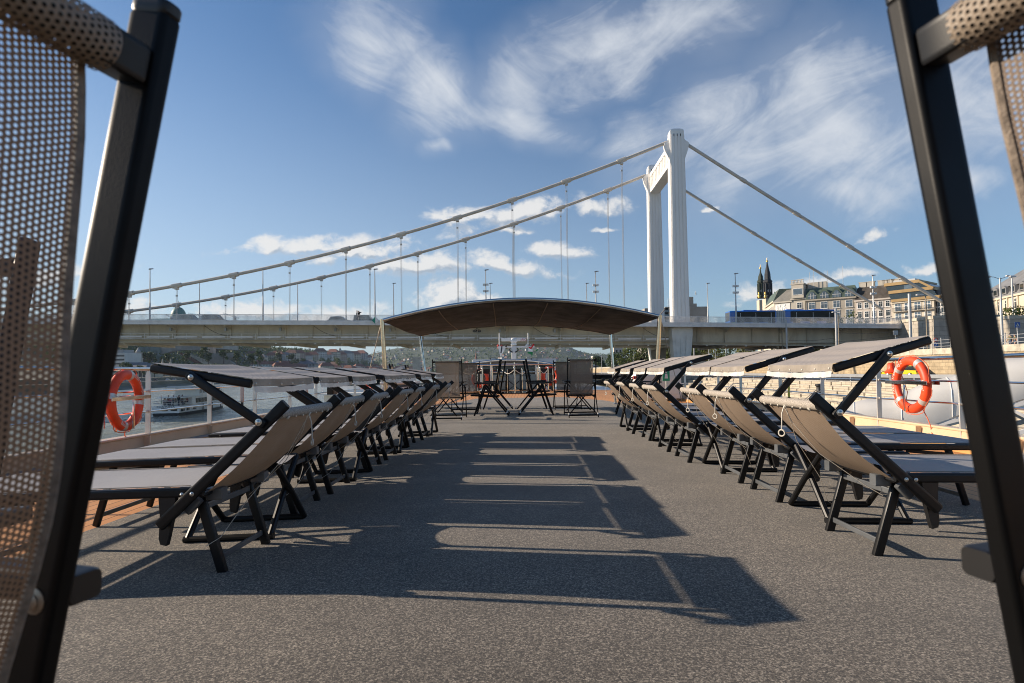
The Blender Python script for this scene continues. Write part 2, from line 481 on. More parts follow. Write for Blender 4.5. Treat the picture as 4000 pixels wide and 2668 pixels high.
def carpet_mat():
    m = bpy.data.materials.new('deck_carpet'); m.use_nodes = True
    g = NT(m.node_tree); g.n.clear()
    out = g.new('ShaderNodeOutputMaterial'); b = g.new('ShaderNodeBsdfPrincipled'); g.l.new(b.outputs[0], out.inputs[0])
    co = g.new('ShaderNodeTexCoord').outputs['Object']
    n1 = g.noise(co, 190.0, 2, 0.6)
    n2 = g.noise(co, 90.0, 2, 0.6)
    n3 = g.noise(co, 1.3, 5, 0.65)
    n4 = g.noise(g.mapping(co, scale=(0.5, 2.2, 1)), 0.9, 4, 0.6)
    vor = g.new('ShaderNodeTexVoronoi'); g.put(vor.inputs['Vector'], co); vor.inputs['Scale'].default_value = 170.0
    sp = g.new('ShaderNodeSeparateColor'); g.put(sp.inputs[0], vor.outputs['Color'])
    fib = g.m('ADD', g.m('MULTIPLY', n1, 0.5), g.m('ADD', g.m('MULTIPLY', n2, 0.3), g.m('MULTIPLY', sp.outputs[0], 0.24)))
    c = g.new('ShaderNodeValToRGB'); g.put(c.inputs[0], g.rng(fib, 0.34, 0.70))
    el = c.color_ramp.elements
    el[0].position = 0.12; el[0].color = C4((0.030, 0.026, 0.023)); el[1].position = 1.0; el[1].color = C4((0.54, 0.46, 0.36))
    e = el.new(0.45); e.color = C4((0.112, 0.091, 0.069))
    e = el.new(0.68); e.color = C4((0.222, 0.186, 0.144))
    big = g.m('MULTIPLY', g.rng(n3, 0.3, 0.7, 0.56, 0.92), g.rng(n4, 0.3, 0.7, 0.78, 1.04))
    v = g.new('ShaderNodeCombineXYZ')
    for i in range(3): g.put(v.inputs[i], big)
    col = g.mix(1.0, c.outputs[0], v.outputs[0], 'MULTIPLY')
    g.put(b.inputs['Base Color'], col); b.inputs['Roughness'].default_value = 0.8
    b.inputs['Specular IOR Level'].default_value = 0.25
    b.inputs['Sheen Weight'].default_value = 0.15
    bp = g.new('ShaderNodeBump'); bp.inputs['Strength'].default_value = 0.6; bp.inputs['Distance'].default_value = 0.003
    g.put(bp.inputs['Height'], fib); g.put(b.inputs['Normal'], bp.outputs[0])
    return m

def planks_mat(name, colA, colB, width, axis='X'):
    m = bpy.data.materials.new(name); m.use_nodes = True
    g = NT(m.node_tree); g.n.clear()
    out = g.new('ShaderNodeOutputMaterial'); b = g.new('ShaderNodeBsdfPrincipled'); g.l.new(b.outputs[0], out.inputs[0])
    co = g.new('ShaderNodeTexCoord').outputs['Object']
    sp = g.new('ShaderNodeSeparateXYZ'); g.put(sp.inputs[0], co)
    a = sp.outputs[0] if axis == 'X' else sp.outputs[1]
    q = g.m('DIVIDE', a, width)
    fr = g.m('ABSOLUTE', g.m('SUBTRACT', g.m('FRACT', q), 0.5))
    gap = g.rng(fr, 0.455, 0.48)
    wn = g.new('ShaderNodeTexWhiteNoise', noise_dimensions='1D'); g.put(wn.inputs['W'], g.m('FLOOR', q))
    n = g.noise(g.mapping(co, scale=(30, 2, 1) if axis == 'X' else (2, 30, 1)), 3.0, 5, 0.6)
    c = g.mix(g.m('ADD', g.m('MULTIPLY', wn.outputs[0], 0.5), g.m('MULTIPLY', n, 0.5)), C4(colA), C4(colB))
    c = g.mix(gap, c, C4((0.03, 0.018, 0.012)))
    g.put(b.inputs['Base Color'], c); b.inputs['Roughness'].default_value = 0.55; b.inputs['Specular IOR Level'].default_value = 0.2
    bp = g.new('ShaderNodeBump'); bp.inputs['Strength'].default_value = 0.6; bp.inputs['Distance'].default_value = 0.004
    g.put(bp.inputs['Height'], g.m('SUBTRACT', 1.0, gap)); g.put(b.inputs['Normal'], bp.outputs[0])
    return m

def stone_mat(name, colA, colB, bw, bh, mortar=0.02, vertical=True, dirt=0.5, bump=0.5, axes='YZ'):
    m = bpy.data.materials.new(name); m.use_nodes = True
    g = NT(m.node_tree); g.n.clear()
    out = g.new('ShaderNodeOutputMaterial'); b = g.new('ShaderNodeBsdfPrincipled'); g.l.new(b.outputs[0], out.inputs[0])
    co = g.new('ShaderNodeTexCoord').outputs['Object']
    sp = g.new('ShaderNodeSeparateXYZ'); g.put(sp.inputs[0], co)
    cb = g.new('ShaderNodeCombineXYZ')
    if axes == 'YZ':
        g.put(cb.inputs[0], g.m('ADD', sp.outputs[1], g.m('MULTIPLY', sp.outputs[0], 0.35)))
        g.put(cb.inputs[1], sp.outputs[2])
    elif axes == 'XZ':
        g.put(cb.inputs[0], g.m('ADD', sp.outputs[0], g.m('MULTIPLY', sp.outputs[1], 0.35)))
        g.put(cb.inputs[1], sp.outputs[2])
    else:
        g.put(cb.inputs[0], sp.outputs[1]); g.put(cb.inputs[1], sp.outputs[0])
    br = g.new('ShaderNodeTexBrick'); g.put(br.inputs['Vector'], cb.outputs[0])
    br.inputs['Scale'].default_value = 1.0
    br.inputs['Brick Width'].default_value = bw; br.inputs['Row Height'].default_value = bh
    br.inputs['Mortar Size'].default_value = mortar; br.inputs['Mortar Smooth'].default_value = 0.3
    br.inputs['Color1'].default_value = C4(colA); br.inputs['Color2'].default_value = C4(colB)
    br.inputs['Mortar'].default_value = C4(tuple(c * 0.45 for c in colB))
    n = g.noise(co, 0.9, 6, 0.65)
    n2 = g.noise(co, 6.0, 5, 0.65)
    c = g.mix(g.m('MULTIPLY', g.rng(n, 0.45, 0.7), dirt), br.outputs[0], C4(tuple(c * 0.42 for c in colB)))
    c = g.mix(g.rng(n2, 0.4, 0.75, 0, 0.35), c, C4(tuple(c * 0.6 for c in colA)))
    g.put(b.inputs['Base Color'], c); b.inputs['Roughness'].default_value = 0.85
    bp = g.new('ShaderNodeBump'); bp.inputs['Strength'].default_value = bump; bp.inputs['Distance'].default_value = 0.03
    g.put(bp.inputs['Height'], g.m('SUBTRACT', g.m('MULTIPLY', n2, 0.6), br.outputs[1])); g.put(b.inputs['Normal'], bp.outputs[0])
    return m

def water_mat():
    m = bpy.data.materials.new('river_water'); m.use_nodes = True
    g = NT(m.node_tree); g.n.clear()
    out = g.new('ShaderNodeOutputMaterial'); b = g.new('ShaderNodeBsdfPrincipled'); g.l.new(b.outputs[0], out.inputs[0])
    co = g.new('ShaderNodeTexCoord').outputs['Object']
    n1 = g.noise(g.mapping(co, scale=(1, 0.75, 1)), 0.75, 6, 0.66, 0.5)
    n2 = g.noise(g.mapping(co, scale=(1, 0.6, 1)), 0.17, 5, 0.6, 0.6)
    n3 = g.noise(co, 0.013, 4, 0.55, 0.8)
    n4 = g.noise(co, 0.03, 4, 0.6, 0.6)
    rough_patch = g.rng(n4, 0.35, 0.65, 0.55, 1.2)
    h = g.m('MULTIPLY', g.m('ADD', g.m('MULTIPLY', n1, 0.5), g.m('MULTIPLY', n2, 4.0)), rough_patch)
    c = g.mix(g.rng(n3, 0.35, 0.65), C4((0.27, 0.285, 0.235)), C4((0.36, 0.365, 0.30)))
    c = g.mix(g.rng(n2, 0.42, 0.62, 0, 0.5), c, C4((0.10, 0.12, 0.11)))  # dark side of the waves painted into the water colour
    foam = g.rng(n1, 0.66, 0.76, 0, 0.5)
    c = g.mix(foam, c, C4((0.55, 0.57, 0.54)))
    g.put(b.inputs['Base Color'], c); b.inputs['Roughness'].default_value = 0.16
    b.inputs['IOR'].default_value = 1.33
    bp = g.new('ShaderNodeBump'); bp.inputs['Strength'].default_value = 0.75; bp.inputs['Distance'].default_value = 0.6
    g.put(bp.inputs['Height'], h); g.put(b.inputs['Normal'], bp.outputs[0])
    return m

def leaf_mat(name, colA, colB, scale=0.4, transl=0.25):
    m = bpy.data.materials.new(name); m.use_nodes = True
    g = NT(m.node_tree); g.n.clear()
    out = g.new('ShaderNodeOutputMaterial'); b = g.new('ShaderNodeBsdfPrincipled')
    co = g.new('ShaderNodeTexCoord').outputs['Object']
    n = g.noise(co, scale, 4, 0.65)
    geo = g.new('ShaderNodeNewGeometry')
    f = g.m('ADD', g.m('MULTIPLY', g.rng(n, 0.3, 0.7), 0.6), g.m('MULTIPLY', geo.outputs['Random Per Island'], 0.4))
    c = g.mix(f, C4(colA), C4(colB))
    g.put(b.inputs['Base Color'], c); b.inputs['Roughness'].default_value = 0.6; b.inputs['Specular IOR Level'].default_value = 0.25
    t = g.new('ShaderNodeBsdfTranslucent'); g.put(t.inputs[0], c)
    mx = g.new('ShaderNodeMixShader'); mx.inputs[0].default_value = transl
    g.l.new(b.outputs[0], mx.inputs[1]); g.l.new(t.outputs[0], mx.inputs[2]); g.l.new(mx.outputs[0], out.inputs[0])
    return m

def glass_mat(name, col=(0.02, 0.03, 0.035), rough=0.05):
    return mat(name, col, rough, 0.0, 0.3, 0.5, spec=0.9)

M = {}
M['frame'] = mat('anthracite_powder_coat', (0.0062, 0.0066, 0.0078), 0.42, 0, 0.25, 9, 0.05, 700, 0.36)
M['frame_black'] = mat('black_powder_coat', (0.0036, 0.0036, 0.0040), 0.46, 0, 0.3, 9, 0.05, 700, 0.17)
M['brace'] = mat('grey_coated_bar', (0.16, 0.17, 0.18), 0.38, 0.4, 0.2, 8)
M['plastic'] = mat('black_plastic', (0.009, 0.009, 0.010), 0.42, 0, 0.3, 20)
M['steel'] = mat('polished_steel', (0.72, 0.71, 0.68), 0.13, 1.0, 0.06, 6)
M['post_steel'] = mat('satin_post_steel', (0.74, 0.72, 0.67), 0.42, 0.55, 0.08, 4)
M['sleeve_top'] = mat('woven_headrest_sleeve', (0.43, 0.38, 0.32), 0.7, 0, 0.35, 160, 0.5, 320)
M['reflection_steel'] = mat('reflection_tinted_steel', (0.74, 0.56, 0.38), 0.2, 1.0, 0.1, 6)  # gold reflection of low sun and wood put into the base colour
M['steel_flat'] = mat('brushed_steel', (0.70, 0.68, 0.63), 0.30, 1.0, 0.1, 6)
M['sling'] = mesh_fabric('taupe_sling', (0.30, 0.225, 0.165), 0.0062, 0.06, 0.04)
M['sling_seat'] = mesh_fabric('sky_greyed_seat_sling', (0.40, 0.385, 0.38), 0.0062, 0.05, 0.03)  # same cloth, with the grey of reflected sky put into its colour
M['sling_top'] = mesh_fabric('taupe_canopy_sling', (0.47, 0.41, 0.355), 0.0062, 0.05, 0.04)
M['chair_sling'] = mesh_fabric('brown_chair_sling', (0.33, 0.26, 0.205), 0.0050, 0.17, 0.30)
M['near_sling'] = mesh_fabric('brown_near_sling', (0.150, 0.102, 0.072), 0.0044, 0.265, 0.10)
M['sleeve'] = mesh_fabric('brown_sling_sleeve', (0.36, 0.285, 0.215), 0.0050, 0.27, 0.12, 0.4)
M['hem'] = cloth('pale_sling_hem', (0.40, 0.35, 0.29), 0.25)
M['button'] = mat('cream_plastic', (0.62, 0.58, 0.50), 0.4, 0, 0.1, 30)
M['fringe'] = cloth('white_canopy_fringe', (0.82, 0.79, 0.73), 0.30)
M['cord'] = mat('pale_cord', (0.55, 0.50, 0.42), 0.8, 0, 0.2, 60)
M['carpet'] = carpet_mat()
M['wood'] = planks_mat('orange_deck_planks', (0.66, 0.32, 0.125), (0.52, 0.235, 0.08), 0.11, 'X')
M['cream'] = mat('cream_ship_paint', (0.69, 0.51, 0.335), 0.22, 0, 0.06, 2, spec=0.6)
M['kerb_orange'] = mat('orange_kerb_paint', (0.62, 0.33, 0.11), 0.3, 0, 0.08, 2, spec=0.5)
M['ledge'] = mat('grey_kerb_ledge', (0.30, 0.29, 0.29), 0.5, 0, 0.12, 3)
M['bus_window'] = mat('dark_bus_window', (0.016, 0.013, 0.011), 0.25, 0, 0.3, 0.4, spec=0.25)
M['hull'] = mat('white_ship_paint', (0.72, 0.71, 0.68), 0.3, 0, 0.06, 2)
M['orange'] = mat('orange_lifebuoy', (0.86, 0.078, 0.020), 0.45, 0, 0.16, 4, dirt=((0.50, 0.10, 0.05), 0.35))
M['reflect'] = mat('silver_reflective_tape', (0.62, 0.60, 0.57), 0.35, 0.35, 0.12, 20)
M['letter_white'] = mat('white_lettering', (0.78, 0.74, 0.68), 0.5, 0, 0.05)
M['letter_dark'] = mat('dark_lettering', (0.03, 0.03, 0.04), 0.5, 0, 0.05)
M['letter_red'] = mat('red_lettering', (0.55, 0.06, 0.05), 0.5, 0, 0.05)
M['rope_orange'] = mat('orange_rope', (0.80, 0.16, 0.06), 0.8, 0, 0.2, 80)
M['awning'] = cloth('brown_awning_cloth', (0.040, 0.037, 0.036), 0.03, 0.75, 3)
M['white'] = mat('white_paint', (0.78, 0.77, 0.74), 0.4, 0, 0.06, 2)
M['tower'] = mat('white_tower_paint', (0.86, 0.84, 0.81), 0.5, 0, 0.05, 0.25, dirt=((0.48, 0.44, 0.38), 0.45), stretch=(1, 1, 0.18))
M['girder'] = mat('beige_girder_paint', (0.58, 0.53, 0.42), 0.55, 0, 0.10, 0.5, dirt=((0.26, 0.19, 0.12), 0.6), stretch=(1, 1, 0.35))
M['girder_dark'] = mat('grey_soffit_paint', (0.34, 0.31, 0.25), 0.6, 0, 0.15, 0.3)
M['cable'] = mat('grey_cable_paint', (0.60, 0.55, 0.48), 0.5, 0, 0.1, 0.6)
M['rail_grey'] = mat('pale_grey_railing', (0.72, 0.70, 0.68), 0.45, 0, 0.08, 1)
M['pole'] = mat('grey_galvanised_pole', (0.42, 0.43, 0.44), 0.4, 0.35, 0.12, 1)
M['asphalt'] = mat('asphalt', (0.062, 0.060, 0.058), 0.85, 0, 0.2, 0.6, 0.3, 30)
M['limestone'] = stone_mat('limestone_steps', (0.56, 0.49, 0.38), (0.44, 0.38, 0.29), 1.5, 0.34, 0.02, dirt=0.35)
M['rubble'] = stone_mat('limestone_quay_wall', (0.52, 0.41, 0.26), (0.42, 0.33, 0.21), 0.9, 0.42, 0.02, dirt=0.55)
M['ashlar'] = stone_mat('grey_stone_pier', (0.30, 0.29, 0.26), (0.23, 0.22, 0.20), 1.6, 0.75, 0.03, dirt=0.6, axes='XZ')
M['abut'] = stone_mat('pale_abutment_stone', (0.50, 0.45, 0.38), (0.40, 0.36, 0.30), 1.5, 0.7, 0.02, dirt=0.4, axes='XZ')
M['coping'] = mat('pale_coping_stone', (0.55, 0.50, 0.40), 0.85, 0, 0.2, 1.2, 0.3, 8, dirt=((0.25, 0.21, 0.16), 0.5))
M['water'] = water_mat()
M['glass'] = glass_mat('dark_window_glass')
M['glass_blue'] = glass_mat('blue_window_glass', (0.10, 0.14, 0.18))
M['tarp'] = cloth('white_tarpaulin', (0.86, 0.84, 0.80), 0.35, 0.6, 1.2, 0.06)
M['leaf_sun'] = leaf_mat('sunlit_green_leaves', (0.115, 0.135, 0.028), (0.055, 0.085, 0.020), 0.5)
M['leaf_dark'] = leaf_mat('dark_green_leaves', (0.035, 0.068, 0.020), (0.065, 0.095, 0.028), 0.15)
M['leaf_yellow'] = leaf_mat('yellow_green_leaves', (0.16, 0.15, 0.035), (0.075, 0.090, 0.022), 0.4)
M['forest'] = leaf_mat('distant_forest', (0.050, 0.105, 0.028), (0.150, 0.170, 0.045), 0.02, 0.1)
M['bark'] = mat('brown_bark', (0.10, 0.075, 0.055), 0.9, 0, 0.3, 3, 0.5, 12)

# ------------------------------------------------------------------ the ship: deck, bulwarks, rails
M['hemb'] = mat('brown_sling_hem', (0.25, 0.20, 0.155), 0.75, 0, 0.25, 90, 0.6, 350)
XL, XR = -4.75, 4.95                   # the two rails
def DZ(x):
    """camber: the deck falls away towards both rails"""
    return -0.032 * max(0.0, -1.25 - x) - 0.022 * max(0.0, x - 1.5)
def build_deck():
    m = MB()
    xs = [(x, DZ(x) - 0.013) for x in (XL + 0.12, -2.7, -1.25, 1.5, 3.0, XR - 0.12)]
    m.loft([[V(x, y, z) for (x, z) in xs] + [V(x, y, z - 0.05) for (x, z) in reversed(xs)] for y in (-14, 27.6)])
    tag(m.build('wooden_deck', M['wood']), kind='structure')
    c = MB()
    rows = [(-14, -2.62, 3.02), (0, -2.62, 3.02), (13.0, -2.62, 3.02), (16.0, -2.2, 2.55), (17.0, -2.05, 2.4), (19.1, -1.6, 1.35)]
    for (ya, la, ra), (yb, lb, rb) in zip(rows, rows[1:]):
        def ln(y, l, r): return [V(x, y, DZ(x)) for x in (l, min(-1.25, l + 0.5) if l < -1.8 else l + 0.3, 1.25 if r < 1.6 else 1.5, r)]
        def ln(y, l, r): return [V(x, y, DZ(x)) for x in (l, l * 0.75 - 0.25 * 1.25, -1.25, 0.6, min(1.5, r - 0.1), r)]
        A_, B_ = ln(ya, la, ra), ln(yb, lb, rb)
        for k in range(5): c.add([A_[k], A_[k + 1], B_[k + 1], B_[k]], [(0, 1, 2, 3)])
    tag(c.build('deck_carpet', M['carpet'], smooth=0), kind='structure')
    h = MB()
    h.span((XL - 0.35, -16, -6.4), (XR + 0.35, 47, -0.19))
    tag(h.build('ship_hull', M['hull'], smooth=0), kind='structure')
build_deck()

def bulwark(label, x, sgn):
    t = thing('bulwark', label, 'bulwark', (x, 0, 0), group='bulwarks along the deck edges')
    a = MB()                                               # upright upper strake on a grey ledge over an orange lower strake
    prof = [(-0.035, 0.006), (-0.020, 0.130), (0.30, 0.130), (0.30, 0.006)]
    a.prism([(sgn * px, -14, z) for (px, z) in prof], (0, 41.5, 0))
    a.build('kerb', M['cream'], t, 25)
    a = MB(); a.prism([(sgn * px, -14, z) for (px, z) in [(-0.135, -0.014), (-0.130, 0.005), (0.30, 0.005), (0.30, -0.014)]], (0, 41.5, 0)); a.build('ledge', M['ledge'], t, 25)
    a = MB(); a.prism([(sgn * px, -14, z) for (px, z) in [(-0.17, -0.14), (-0.125, -0.015), (0.30, -0.015), (0.30, -0.14)]], (0, 41.5, 0)); a.build('lower_strake', M['kerb_orange'], t, 25)
    b = MB(); b.beam((sgn * 0.03, -14, 0.144), (sgn * 0.03, 27.5, 0.144), 0.14, 0.03, r=0.012)
    b.build('cap', M['cream'], t)
    for k in range(27):
        c = MB(); y = -12.9 + 1.43 * k
        c.span((min(sgn * -0.10, sgn * -0.03), y - 0.04, 0.006), (max(sgn * -0.10, sgn * -0.03), y - 0.03, 0.128)); c.build('gusset', M['cream'], t)
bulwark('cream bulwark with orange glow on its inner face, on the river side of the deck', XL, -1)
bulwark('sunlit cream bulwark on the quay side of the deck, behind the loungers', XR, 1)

def railing(label, x, ys, sgn):
    t = thing('railing', label, 'railing', (x, 0, 0), group='stainless railings along the deck edges')
    y0, y1 = ys[0], ys[-1]
    top = MB(); top.tube([(0, y0 - 0.2, 0.965)] + [(0, y, 0.965) for y in ys] + [(0, y1 + 0.2, 0.965)], 0.024, 12)
    top.build('top_rail', M['steel'], t)
    for k, z in enumerate((0.69, 0.435)):
        q = MB(); q.tube([(0, y, z + 0.004 * math.sin(i * 2.1)) for i, y in enumerate(ys)], 0.011, 8); q.build('rail', M['steel'], t)
    for y in ys:
        p = MB()
        p.loft([[V(-0.031, y - 0.007, z), V(0.031, y - 0.007, z), V(0.031, y + 0.007, z), V(-0.031, y + 0.007, z)] for z in (0.02, 0.885)] +
               [[V(-0.012, y - 0.007, 0.945), V(0.012, y - 0.007, 0.945), V(0.012, y + 0.007, 0.945), V(-0.012, y + 0.007, 0.945)]])
        for z in (0.69, 0.435):
            p.tube([(0, y - 0.035, z), (0, y + 0.035, z)], 0.016, 8)
        p.build('post', M['post_steel'], t)
railing('polished steel railing with flat posts on the river side', XL, [-12.9, -11.5, -10.1, -8.7, -7.2, -5.8, -4.4, -2.9, -1.5, -0.1, 1.35, 2.8, 4.3, 5.75, 7.2, 8.6, 10.05, 11.55, 13.0, 14.5, 16.0, 17.5, 19.0, 20.5, 22.0, 23.5, 25.0, 26.6], -1)
railing('polished steel railing with flat posts on the quay side', XR, [-12.9, -11.5, -10.1, -8.7, -7.2, -5.8, -4.4, -2.9, -1.4, 0.3, 1.9, 3.4, 4.9, 6.45, 7.95, 9.45, 11.0, 13.0, 14.5, 16.0, 17.5, 19.0, 20.5, 22.0, 23.5, 25.0, 26.6], 1)

def lifebuoy(label, c, R=0.300, r=0.058, ax=(1, 0, 0), texts=(), group='orange lifebuoys on the rails', tilt=0.0, bracket=True, bands=(0.6, 2.2, 3.75, 5.3)):
    t = thing('lifebuoy', label, 'lifebuoy', c, tilt, group=group)
    b = MB(); b.torus((0, 0, 0), (1, 0, 0), R, r, 56, 16, flat=0.85)
    body = b.build('ring', M['orange'], t)
    for a in bands:
        q = MB(); q.torus((0, 0, 0), (1, 0, 0), R, r * 1.03, 6, 16, a - 0.095, a + 0.095, flat=0.85); q.build('reflective_band', M['reflect'], t)
    for sx in ((-1, 1)):
        for (body_txt, a0, dirn, size) in texts:
            vs, fs = text_geo(body_txt, size)
            w = MB(); out = []
            sgn = sx
            x = Vector((0, 0, 1)).cross(Vector((1, 0, 0))).normalized(); y = Vector((1, 0, 0)).cross(x)
            for p in vs:
                rad = R + p.y * dirn
                th = a0 - sgn * dirn * p.x / R * (1 if True else 1)
                off = abs(rad - R) / r
                xx = sgn * (r * 0.85 * math.sqrt(max(0, 1 - off * off)) + 0.0025)
                d = x * math.cos(th) + y * math.sin(th)
                out.append(d * rad + V(xx, 0, 0))
            w.add(out, fs); w.build('lettering', M['letter_white'], t, 0)
    rp = MB()
    n = 40; pts = []
    for k in range(n):
        a = 2 * PI * k / n
        ph = (a * 4 / (2 * PI)) % 1.0
        rr = R + r * (1.12 - 0.0) + 0.022 * math.sin(PI * ph)
        pts.append((0.02 * math.sin(7 * a), -rr * math.cos(a), rr * math.sin(a)))
    rp.tube(pts, 0.0045, 6, closed=True); rp.build('grab_line', M['rope_orange'], t)
    if bracket:
        k = MB()
        for sx in (-0.075, 0.075):
            k.beam((sx, -0.42, 0.03), (sx, 0.42, 0.03), 0.006, 0.045, r=0.002)
        k.build('holder', M['steel'], t)
        k = MB(); k.beam((0.085, 0, 0.0), (0.085, 0, -0.33), 0.02, 0.02); k.beam((-0.08, -0.04, -0.36), (-0.08, -0.04, -0.26), 0.03, 0.008); k.build('holder_foot', M['steel'], t)
    l = MB(); l.tube([(-0.06, 0.12, -0.30), (-0.09, 0.16, -0.42), (-0.07, 0.24, -0.50), (-0.1, 0.20, -0.56), (-0.06, 0.28, -0.60)], 0.006, 6)
    l.tube([(-0.07, -0.30, 0.12), (-0.10, -0.24, -0.10), (-0.08, -0.27, -0.30)], 0.005, 6)
    l.build('loose_line', M['rope_orange'], t)
    return t
pL = at(489, 1563, 6.75); pR = at(3554, 1503, 7.14)
lifebuoy('orange lifebuoy with white lettering on the river rail, nearest on that side', (XL + 0.10, pL.y - 0.1, pL.z), texts=[('Avalon Tranquility II', 0.62, 1, 0.062), ('Basel', -2.0, -1, 0.06)], bands=(1.35, 2.95, 4.5, 6.15), tilt=0.14)
lifebuoy('orange lifebuoy on the quay-side rail, next to a small red rescue light', (XR - 0.10, pR.y, pR.z), texts=[('Avalon Tranquility II', 2.75, 1, 0.062), ('Basel', 0.0, 1, 0.06)], tilt=PI - 0.05, bands=(1.0, 2.45, 3.9, 5.6))
p = at(1452, 1496, 15.2); lifebuoy('orange lifebuoy beside the gold-reflecting awning post on the river rail', (XL + 0.08, 17.2, 0.62))
lifebuoy('orange lifebuoy half hidden behind canopies on the quay-side rail, far along the deck', (XR - 0.08, 19.4, 0.62), tilt=PI)

def rescue_light():
    t = thing('rescue_light', 'small red lifebuoy light clipped upside down on the steel rail', 'rescue light', (XR - 0.07, pR.y + 0.42, 0.78))
    a = MB(); a.lathe((0, 0, 0), [(0.0, 0.0), (0.075, 0.0), (0.08, 0.02), (0.055, 0.045), (0.042, 0.075), (0.042, 0.13), (0.03, 0.14), (0.0, 0.14)], 14); a.build('float_body', M['orange'], t)
    a = MB(); a.lathe((0, 0, -0.09), [(0.0, 0.0), (0.03, 0.0), (0.032, 0.08), (0.0, 0.088)], 12); a.build('lamp_stem', M['steel_flat'], t)
    a = MB(); a.tube([(0.0, -0.01, 0.14), (0.03, -0.05, 0.17), (0.0, -0.09, 0.02), (0.01, -0.1, -0.1)], 0.005, 6); a.build('lanyard', M['rope_orange'], t)
rescue_light()

def tube_lamp():
    p_ = at(3115, 1520, 10.6)
    t = thing('tube_lamp', 'yellow glowing-coloured tube lamp in a clear case on the quay rail', 'lamp', (XR, 10.65, 0.45))
    a = MB(); a.lathe((0, 0, -0.12), [(0.0, 0.0), (0.02, 0.0), (0.02, 0.34), (0.0, 0.35)], 12); a.build('tube', mat('yellow_plastic', (0.85, 0.75, 0.12), 0.4), t)
    a = MB(); a.lathe((0, 0, 0.235), [(0.0, 0.0), (0.034, 0.0), (0.034, 0.08), (0.0, 0.085)], 12); a.build('top_cap', M['reflect'], t)
    a = MB(); a.lathe((0, 0, -0.26), [(0.0, 0.0), (0.028, 0.0), (0.028, 0.135), (0.0, 0.14)], 12); a.build('base_cap', M['plastic'], t)
tube_lamp()

def cap_strip(label, x, y):
    t = thing('post_cover', label, 'post cover', (x, y, 0), group='pale covers on railing posts')
    a = MB(); a.beam((0.0, 0.05, 0.42), (0.0, 0.05, 0.72), 0.03, 0.05, up=(1, 0, 0)); a.build('cover', mat('pale_pink_plastic', (0.62, 0.50, 0.45), 0.45), t)
    a = MB(); a.beam((0.0, 0.05, 0.19), (0.0, 0.05, 0.42), 0.022, 0.04, up=(1, 0, 0)); a.build('stem', M['plastic'], t)
cap_strip('pale pink plastic cover on a river-side railing post, nearer one', XL, 9.55)
cap_strip('pale pink plastic cover on a river-side railing post, farther one before the red box', XL, 12.4)

def hose_box():
    q = at(1378, 1503, 14.0)
    t = thing('hose_box', 'black and red box hung on the river railing', 'box', (XL + 0.12, 13.75, 0.38))
    a = MB(); a.beam((0, 0, 0), (0, 0, 0.46), 0.16, 0.30, up=(0, 1, 0), r=0.02); a.build('case', M['plastic'], t)
    a = MB(); a.beam((0.0, 0.17, 0.03), (0.0, 0.17, 0.44), 0.17, 0.035, up=(0, 1, 0), r=0.015); a.build('red_door', M['letter_red'], t)
    a = MB(); a.beam((-0.09, -0.09, 0.20), (-0.09, 0.09, 0.20), 0.03, 0.03); a.build('hook', M['steel'], t)
hose_box()

